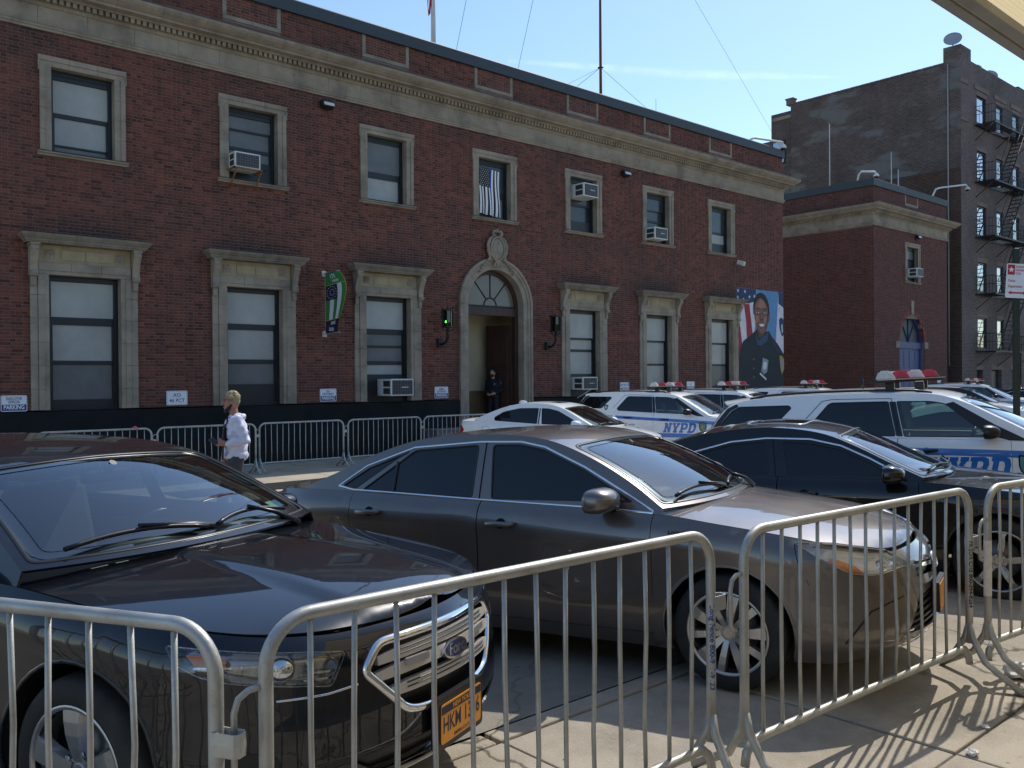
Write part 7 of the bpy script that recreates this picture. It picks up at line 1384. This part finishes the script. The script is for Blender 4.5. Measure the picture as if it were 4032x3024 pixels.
for cx in (29.93, 30.44):
    mu('brow', [(cx-.16, 4.40), (cx-.02, 4.47), (cx+.16, 4.43), (cx+.15, 4.40), (cx-.02, 4.43), (cx-.15, 4.37)], 'hair'); mu('eye_socket', [(cx-.15, 4.27), (cx, 4.36), (cx+.15, 4.27), (cx, 4.19)], 'dark', 5); mu('eye_white', [(cx-.10, 4.275), (cx, 4.325), (cx+.10, 4.275), (cx, 4.235)], 'teeth', 5); mu('iris', [(cx+.045*math.cos(t), 4.28+.045*math.sin(t)) for t in np.linspace(0, 2*math.pi, 13)[:-1]], 'hair')
mu('nose', [(30.13, 4.25), (30.22, 4.28), (30.28, 4.08), (30.30, 4.0), (30.19, 3.96), (30.08, 4.0)], 'dark', 4); mu('nose_light', [(30.16, 4.22), (30.20, 4.22), (30.22, 4.06), (30.16, 4.04)], 'light', 4)
mu('lips', [(29.95, 3.86), (30.1, 3.90), (30.2, 3.88), (30.3, 3.90), (30.46, 3.86), (30.36, 3.70), (30.2, 3.65), (30.06, 3.70)], 'lip', 5); mu('teeth', [(30.01, 3.83), (30.2, 3.845), (30.40, 3.83), (30.3, 3.745), (30.2, 3.735), (30.1, 3.745)], 'teeth', 5)
mu('badge', [(30.27, 2.52), (30.66, 2.42), (30.56, 1.95), (30.35, 1.86), (30.14, 1.98)], 'grey'); mu('badge_center', [(30.33, 2.36), (30.52, 2.32), (30.50, 2.1), (30.38, 2.03), (30.28, 2.1)], 'white', 4); mu('name_bar', [(30.06, 1.94), (30.50, 1.70), (30.49, 1.62), (30.03, 1.86)], 'white')
mu('shoulder_patch', [(31.45, 2.6), (31.6, 2.62), (31.79, 2.48), (31.79, 2.05), (31.62, 1.85), (31.52, 2.1)], 'gold'); mu('patch_center', [(31.52, 2.5), (31.74, 2.42), (31.74, 2.12), (31.62, 1.98), (31.56, 2.15)], 'grey'); mu('seam', [(30.95, 3.15), (31.0, 3.17), (31.4, 2.75), (31.36, 2.72)], 'shirt')
for z_ in (1.75, 2.1, 2.45): mu('button', [(29.62+.03*math.cos(t), z_+.03*math.sin(t)) for t in np.linspace(0, 2*math.pi, 9)[:-1]], 'gold')
# ------------------------------------------------------------ street sign, grate, litter, box
e = empty('street_sign', (12.9, 4.33, gz(4.33)), (0, 0, R(-45)), label='white and red authorized vehicles sign on a dark green post at the right edge', cat='sign'); zz = 3.06
MB().box((-.035, -.035, -.05), (.035, .035, 3.5), .008).build('post', mat('post_green', (.02, .03, .022), .5, var=.2, vscale=4), e)
s = MB(); s.prism(roundrect(.305, .46, .02), -.004, 0, 'y'); M3 = Matrix.Translation((0, -.042, zz)) @ Matrix.Rotation(R(3.5), 4, 'Y'); s.xform(M3); pl = s.build('plate', M_SIGNW, e)
s = MB(); s.prism([(-.14, .08), (-.045, .08), (-.045, .215), (-.14, .215)], -.0052, -.0041, 'y'); s.xform(M3); s.build('red_field', M_SIGNR, e)
s = MB(); s.add([(x, -.006, z) for x, z in star(-.0925, .147, .042)], [tuple(range(10))]); s.xform(M3); s.build('star', M_SIGNW, e)
s = MB(); s.add([(x, -.0055, z) for x, z in ((-.12, -.16), (-.08, -.135), (-.08, -.15), (.08, -.15), (.08, -.135), (.12, -.16), (.08, -.185), (.08, -.17), (-.08, -.17), (-.08, -.185))], [tuple(range(10))]); s.xform(M3); s.build('arrow', M_SIGNR, e)
for t, x, z, q in (('Authorized', -.035, .19, .05), ('Vehicles', -.035, .145, .05), ('Only', -.035, .10, .05), ('Police', -.125, -.0, .055), ('Department', -.125, -.075, .055)): put_text(t, M_SIGNR, e, M3 @ frame((x, -.0058, z), (1, 0, 0), (0, 0, 1)), q, bold=.0006, xs=.68, align='LEFT')
e = empty('sidewalk_grate', (8, 15.1, FZ), label='long steel ventilation grate in the sunlit far sidewalk', cat='grate'); s = MB()
for a in np.arange(5.6, 10.4, .045): s.box((a, 14.62, FZ+.002), (a+.008, 15.55, FZ+.012))
for b in np.arange(14.62, 15.6, .15): s.box((5.6, b, FZ+.001), (10.4, b+.012, FZ+.010))
MB().box((5.55, 14.58, FZ+.0005), (10.45, 15.6, FZ+.0015)).build('pit', M_SEAM, e, local=False); tag(s.build('bars', mat('grate_steel', (.16, .15, .13), .6, metal=.6), e, local=False), kind='stuff')
def paper(x, y, z, r, label, m=None):
    bm = bmesh.new(); bmesh.ops.create_icosphere(bm, subdivisions=3, radius=r); rg = random.Random(int(x*100))
    for v in bm.verts: v.co *= rg.uniform(.6, 1.15); v.co.z *= .55
    s = MB(); s.addbm(bm); o = s.build('paper_scrap', m or mat('paper_white', (.62, .60, .57), .8)); o.location = (x, y, z+r*.4); tag(o, label, 'litter')
paper(5.55, 1.86, 0, .085, 'crumpled white paper beside the barricade foot at the right'); paper(4.25, 1.62, 0, .03, 'small white scrap in the barricade shadow'); paper(4.62, 1.70, 0, .02, 'tiny pale scrap near the bar shadows')
for i in range(26):
    x, y = random.uniform(2.6, 7), random.uniform(.9, 3.1); o = MB().box((-.012, -.006, 0), (.012, .006, .003)).build('pebble', mat('grit', (.45, .42, .37), .9), sw); o.location = (x, y, .001); o.rotation_euler = (0, 0, random.uniform(0, 6)); o.scale = (random.uniform(.4, 1.1),)*3
e = empty('utility_box', (14.1, 18.5, FZ), label='low grey metal box by the wall left of the entrance', cat='box'); MB().box((-.55, -.25, 0), (.55, .25, .62), .02).build('body', mat('box_grey', (.15, .16, .165), .5, metal=.4), e); MB().box((-.57, -.27, .62), (.57, .27, .66), .01).build('lid', mat('box_grey2', (.19, .2, .205), .5, metal=.4), e)
# ------------------------------------------------------------ vapour trail
def raydir(px, py): return (_f+_r2*((px-2016)/FPX)-_u2*((py-1512)/FPX))
M_VT = bpy.data.materials.new('vapour'); M_VT.use_nodes = True; nt = M_VT.node_tree; b_ = nt.nodes['Principled BSDF']; b_.inputs['Base Color'].default_value = (.95, .95, .95, 1); b_.inputs['Roughness'].default_value = 1
tc = nt.nodes.new('ShaderNodeTexCoord'); n_ = nt.nodes.new('ShaderNodeTexNoise'); n_.inputs['Scale'].default_value = .012; n_.inputs['Detail'].default_value = 8; n_.inputs['Roughness'].default_value = .7; r_ = nt.nodes.new('ShaderNodeMapRange'); r_.inputs[1].default_value = .35; r_.inputs[2].default_value = .75; r_.inputs[3].default_value = 0; r_.inputs[4].default_value = .10; nt.links.new(tc.outputs['Object'], n_.inputs['Vector']); nt.links.new(n_.outputs[0], r_.inputs[0])
lw = nt.nodes.new('ShaderNodeLayerWeight'); lw.inputs[0].default_value = .5; iv = nt.nodes.new('ShaderNodeMath'); iv.operation = 'SUBTRACT'; iv.inputs[0].default_value = 1; nt.links.new(lw.outputs['Facing'], iv.inputs[1]); ml = nt.nodes.new('ShaderNodeMath'); ml.operation = 'MULTIPLY'; nt.links.new(iv.outputs[0], ml.inputs[0]); nt.links.new(r_.outputs[0], ml.inputs[1]); nt.links.new(ml.outputs[0], b_.inputs['Alpha'])
tl = nt.nodes.new('ShaderNodeBsdfTranslucent'); tl.inputs[0].default_value = (1, 1, 1, 1); df = nt.nodes.new('ShaderNodeBsdfDiffuse'); df.inputs[0].default_value = (1, 1, 1, 1); a1 = nt.nodes.new('ShaderNodeAddShader'); nt.links.new(tl.outputs[0], a1.inputs[0]); nt.links.new(df.outputs[0], a1.inputs[1]); tp = nt.nodes.new('ShaderNodeBsdfTransparent'); mxs = nt.nodes.new('ShaderNodeMixShader'); nt.links.new(ml.outputs[0], mxs.inputs[0]); nt.links.new(tp.outputs[0], mxs.inputs[1]); nt.links.new(a1.outputs[0], mxs.inputs[2]); nt.links.new(mxs.outputs[0], nt.nodes['Material Output'].inputs[0]); nt.nodes.remove(b_)
P_ = [CAMPOS+raydir(x, y)*3000 for x, y in ((2000, 238), (2300, 262), (2700, 292), (3050, 300), (3330, 305))]
tag(MB().tube([tuple(p) for p in P_], [8, 14, 20, 16, 4], 12).build('vapour_trail', M_VT), 'faint white vapour trail across the sky', 'cloud')
# ------------------------------------------------------------ people (one continuous remeshed body; clothes on top)
TMP = bpy.data.scenes.new('tmp')
def blob(prims, vox, sm=4, name='body'):
    s = MB()
    for p in prims:
        if p[0] == 't': s.tube(p[1], p[2], 12)
        else: s.ellipsoid(p[1], p[2], 16, 12)
        if p[0] == 't':
            for q, r in ((p[1][0], p[2][0]), (p[1][-1], p[2][-1])): s.ellipsoid(q, (r, r, r), 10, 8)
    me = s.mesh(name); o = bpy.data.objects.new(name, me); TMP.collection.objects.link(o)
    m = o.modifiers.new('r', 'REMESH'); m.mode = 'VOXEL'; m.voxel_size = vox; m.use_smooth_shade = True
    m2 = o.modifiers.new('s', 'SMOOTH'); m2.iterations = sm; m2.factor = .5
    vl = TMP.view_layers[0]; vl.update(); dg = vl.depsgraph; dg.update(); me2 = bpy.data.meshes.new_from_object(o.evaluated_get(dg)); bpy.data.objects.remove(o); bpy.data.meshes.remove(me); me2.materials.clear(); me2.name = name
    me2.polygons.foreach_set('use_smooth', [True]*len(me2.polygons)); return me2
def fingers(w, d, up, curl, L=(.075, .085, .08, .062), sp=.019):
    """four curled fingers and a thumb from the palm end w, pointing d, spread along up"""
    w, d, up = Vector(w), Vector(d).normalized(), Vector(up).normalized(); n = d.cross(up); out = []
    for k in range(4):
        b = w+up*(1.5-k)*sp; l = L[k]; c = R(curl)
        p1 = b+d*l*.45; p2 = p1+(d*math.cos(c)+n*math.sin(c))*l*.33; p3 = p2+(d*math.cos(2*c)+n*math.sin(2*c))*l*.25; out.append(('t', [tuple(b-d*.03), tuple(p1), tuple(p2), tuple(p3)], [.0105, .0095, .0088, .0075]))
    b = w-d*.05+up*.03; out.append(('t', [tuple(b), tuple(b+up*.03+d*.03+n*.01), tuple(b+up*.035+d*.065+n*.025)], [.013, .0115, .009])); return out
def person(name, loc, rotz, label, P, mats):
    e = empty(name, loc, (0, 0, R(rotz)), label, 'person', local=False)
    sh = P.get('scale', 1.); e.scale = (sh,)*3
    def T_(*a): return ('t', [q[:3] for q in a], [q[3] for q in a])
    la, ra_, ll, rl = P['larm'], P['rarm'], P['lleg'], P['rleg']; hx, hz = P.get('head', (.045, 1.665))
    sk = [('e', (.0, 0, 1.28), (.115, .17, .20)), ('e', (.0, 0, 1.05), (.105, .15, .15)), ('e', (0, 0, 1.43), (.09, .17, .08)), T_((.005, 0, 1.45, .062), (.02, 0, 1.53, .055), (.03, 0, 1.58, .056)),
          ('e', (hx, 0, hz), (.098, .076, .118)), ('e', (hx+.035, 0, hz-.07), (.062, .056, .055)), ('e', (hx+.062, 0, hz-.098), (.03, .032, .026)), T_((hx+.085, 0, hz+.02, .012), (hx+.112, 0, hz-.022, .015)), ('e', (hx+.088, 0, hz-.062), (.018, .027, .012)), ('e', (hx+.07, .032, hz+.022), (.02, .02, .014)), ('e', (hx+.07, -.032, hz+.022), (.02, .02, .014)),
          ('e', (hx-.01, .078, hz-.005), (.022, .012, .034)), ('e', (hx-.01, -.078, hz-.005), (.022, .012, .034)), ('e', (hx+.075, 0, hz+.045), (.025, .055, .012))]
    for A in (la, ra_): sk.append(T_((*A[0], .055), (*A[1], .042), (*A[2], .029))); w = Vector(A[2]); d = (Vector(A[3])-w).normalized(); up = Vector(A[4]); sk.append(('t', [tuple(w), tuple(w+d*.05), tuple(w+d*.09)], [.029, .038, .036])); sk += fingers(w+d*.10, d, up, A[5])
    for A in (ll, rl): sk.append(T_((*A[0], .085), (*A[1], .055), (*A[2], .04))); sk.append(T_((*A[2], .042), (A[2][0]+.05, A[2][1], A[2][2]-.04, .042), (A[2][0]+.17, A[2][1], A[2][2]-.055, .035)))
    body = link('body', blob(sk, .0065, 3), mats['skin'], e)
    tr = [('e', (0, 0, 1.0), (.125, .165, .13))]
    for A in (ll, rl): tr.append(T_((*A[0], .105), ((A[0][0]+A[1][0])/2, (A[0][1]+A[1][1])/2, (A[0][2]+A[1][2])/2, .094), (*A[1], .078), (A[2][0], A[2][1], A[2][2]+.06, .068)))
    link('trousers', blob(tr, .012, 4, 'trousers'), mats['trousers'], e)
    jk = [('e', (0, 0, 1.30), (.142, .205, .22)), ('e', (-.005, 0, 1.10), (.145, .195, .20)), ('e', (-.005, 0, 1.43), (.105, .205, .075)), ('e', (-.005, 0, .98), (.15, .195, .10))]
    for A in (la, ra_): jk.append(T_((A[0][0], A[0][1], A[0][2]-.0, .078), ((A[0][0]+A[1][0])/2, (A[0][1]+A[1][1])/2, (A[0][2]+A[1][2])/2, .072), (*A[1], .068), ((A[1][0]+A[2][0])/2, (A[1][1]+A[2][1])/2, (A[1][2]+A[2][2])/2, .058), (A[2][0]*.9+A[1][0]*.1, A[2][1]*.9+A[1][1]*.1, A[2][2]*.9+A[1][2]*.1, .046)))
    if P.get('hood'): jk.append(('t', [(.0, .11, 1.485), (-.06, .085, 1.475), (-.10, 0, 1.465), (-.06, -.085, 1.475), (.0, -.11, 1.485)], [.028, .036, .042, .036, .028]))
    me = blob(jk, .011, 3, 'jacket')
    for v in me.vertices:
        c = v.co; v.co += v.normal*(.010*math.sin(c.z*34+c.x*26+math.sin(c.y*17)*1.8)*math.sin(c.y*21+c.z*13+c.x*9)+.004*math.sin(c.z*80+c.y*50)) if P.get('hood') else v.normal*.0
    link('jacket', me, mats['jacket'], e)
    for A in (ll, rl): s = blob([('e', (A[2][0]+.02, A[2][1], A[2][2]-.02), (.06, .05, .06)), ('t', [(A[2][0]-.03, A[2][1], A[2][2]-.055), (A[2][0]+.10, A[2][1], A[2][2]-.06), (A[2][0]+.18, A[2][1], A[2][2]-.065)], [.045, .048, .04])], .012, 2, 'shoe'); link('shoe', s, mats['shoe'], e)
    hr = []; 
    for k in range(P.get('hairn', 90)):
        a, b = random.uniform(-1, 1)*math.pi, random.uniform(.02, P.get('hairlow', .60)); p = (hx-.008+.098*math.sin(b*math.pi*.8)*math.cos(a)*(1. if math.cos(a) < 0 else .78), .082*math.sin(b*math.pi*.8)*math.sin(a), hz+.012+.118*math.cos(b*math.pi*.8)); hr.append(('e', p, (.020, .020, .018)))
    hr.append(('e', (hx-.018, 0, hz+.030), (.090, .081, .108))); hm = blob(hr, .007, 1, 'hair'); bm = bmesh.new(); bm.from_mesh(hm); cut = [v for v in bm.verts if (v.co.x > hx+.045 and v.co.z < hz+.075) or (v.co.z < hz-.075) or (v.co.x > hx-.02 and v.co.z < hz+.01)]; bmesh.ops.delete(bm, geom=cut, context='VERTS'); bm.to_mesh(hm); bm.free(); [setattr(v, 'co', v.co+Vector((random.uniform(-.005, .005), random.uniform(-.005, .005), random.uniform(-.004, .006)))) for v in hm.vertices]; link('hair', hm, mats['hair'], e)
    return e, hx, hz
SKIN = mat('skin_tan', (.36, .17, .10), .55, var=.08, vscale=20); SKIN2 = mat('skin_light', (.45, .25, .17), .55, var=.06, vscale=20)
M_JKT = mat('white_nylon', (.62, .60, .70), .5, var=.06, vscale=12, bump=.5, bscale=14); M_TRS = mat('grey_track', (.05, .05, .05), .85, var=.3, vscale=14, bump=.3, bscale=16); M_BLOND = mat('bleached_hair', (.46, .36, .19), .7, var=.35, vscale=60, bump=.6, bscale=120); M_BLKC = mat('black_cloth', (.014, .014, .018), .8)
wz = gz(11.2)
W, hx, hz = person('person', (4.98, 11.2, wz), 156, 'man with bleached hair and glasses in a white jacket, walking left and holding a phone', dict(scale=1.035, hood=True, larm=[(-.01, .185, 1.43), (-.13, .235, 1.17), (.11, .20, 1.145), (.22, .165, 1.15), (.1, -.3, 1), 48], rarm=[(-.01, -.185, 1.43), (.02, -.235, 1.15), (.13, -.225, .93), (.16, -.22, .84), (1, 0, .1), 30],
    lleg=[(0, .09, .93), (.03, .10, .52), (-.16, .10, .13)], rleg=[(0, -.09, .93), (.14, -.10, .53), (.22, -.10, .10)]), dict(skin=SKIN, trousers=M_TRS, jacket=M_JKT, shoe=M_SIGNW, hair=M_BLOND))
def wbuild(mb, nm, m): return mb.build(nm, m, W)
s = MB()   # dark shirt front and printed jacket facings
wbuild(MB().ellipsoid((.045, 0, 1.26), (.118, .135, .235)), 'shirt', M_BLKC)
for sg in (1, -1):
    b = MB(); pth = [(.075, sg*.085, 1.47), (.135, sg*.100, 1.36), (.158, sg*.105, 1.22), (.158, sg*.105, 1.08), (.160, sg*.10, .93)]; V_ = []
    for p in pth: V_ += [(p[0]+.012, p[1]-sg*.03, p[2]), (p[0]-.012, p[1]+sg*.032, p[2])]
    b.add(V_, [(2*i, 2*i+1, 2*i+3, 2*i+2) for i in range(len(pth)-1)], True); wbuild(b, 'facing', M_BLKC)
    for zt_, xx in ((1.36, .142), (1.05, .168)):
        me = text_mesh('Calvin Klein', .036, bold=.0012); me.transform(frame((xx+.004, sg*.105, zt_-.06), (-.12, -sg*.0, 1), (.37, sg*.93, 0) if sg > 0 else (-.37, .93, 0))); me.materials.clear(); link('lettering', me, M_SIGNW, W)
gl = MB()
for sg in (1, -1): gl.tube([(hx+.098-.012*abs(math.cos(t)), sg*.034+.024*math.cos(t), hz+.022+.019*math.sin(t)) for t in np.linspace(0, 2*math.pi, 17)[:-1]], .0035, 6, closed=True); gl.tube([(hx+.088, sg*.058, hz+.030), (hx+.04, sg*.080, hz+.028), (hx-.02, sg*.084, hz+.018)], .003, 6)
gl.tube([(hx+.103, -.012, hz+.026), (hx+.106, 0, hz+.029), (hx+.103, .012, hz+.026)], .003, 6); wbuild(gl, 'glasses', M_BLACKP)
bd = blob([('t', [(hx+.0, .070, hz-.035), (hx+.03, .062, hz-.075), (hx+.06, .036, hz-.108), (hx+.072, 0, hz-.115), (hx+.06, -.036, hz-.108), (hx+.03, -.062, hz-.075), (hx, -.070, hz-.035)], [.012, .022, .027, .028, .027, .022, .012]), ('t', [(hx+.092, .03, hz-.066), (hx+.104, 0, hz-.046), (hx+.092, -.03, hz-.066)], [.006, .008, .006])], .006, 1, 'beard'); link('beard', bd, M_BLKC, W)
s = MB(); s.box((-.035, -.005, -.075), (.035, .005, .075), .006); Mw = Matrix.LocRotScale(Vector((4.98, 11.2, wz)), Euler3((0, 0, R(156))), Vector((1.035,)*3)); s.xform(Mw @ Matrix.Translation((.265, .155, 1.175)) @ Euler3((R(60), R(35), R(20))).to_4x4()); tag(s.build('phone', M_BLACKP), 'black phone in the walking man\'s hand', 'phone')
ML = MB(); 
OF, hx, hz = person('person', (17.08, F+.85, .30), 205, 'officer in dark uniform and face mask standing in the entrance', dict(scale=.98, hairn=60, larm=[(0, .185, 1.43), (-.04, .25, 1.15), (.15, .14, 1.05), (.2, .05, 1.03), (0, 0, 1), 40], rarm=[(0, -.185, 1.43), (-.04, -.25, 1.15), (.15, -.14, 1.03), (.2, -.05, 1.0), (0, 0, 1), 40], lleg=[(0, .09, .93), (.02, .11, .5), (0, .12, .1)], rleg=[(0, -.09, .93), (.02, -.11, .5), (0, -.12, .1)]),
    dict(skin=SKIN2, trousers=M_BLKC, jacket=mat('navy_uniform', (.008, .010, .018), .8), shoe=M_BLACKP, hair=mat('dark_hair', (.012, .009, .008), .6)))
link('face_mask', blob([('e', (hx+.055, 0, hz-.065), (.058, .066, .055)), ('e', (hx+.09, 0, hz-.03), (.02, .02, .02))], .008, 2, 'mask'), M_BLACKP, OF)
s = MB(); s.lathe([(.135, .93), (.15, .93), (.15, .99), (.135, .99)], n=24); s.v = [(p[0], p[1]*1.35, p[2]) for p in s.v]; s.build('duty_belt', M_BLACKP, OF); s = MB(); s.box((.125, .08, 1.30), (.145, .12, 1.36), .004); s.build('badge', M_SILVER, OF); s = MB(); s.ellipsoid((-.01, .262, 1.36), (.045, .006, .05)); s.build('shoulder_patch', M_SIGNW, OF)

bpy.data.scenes.remove(TMP)
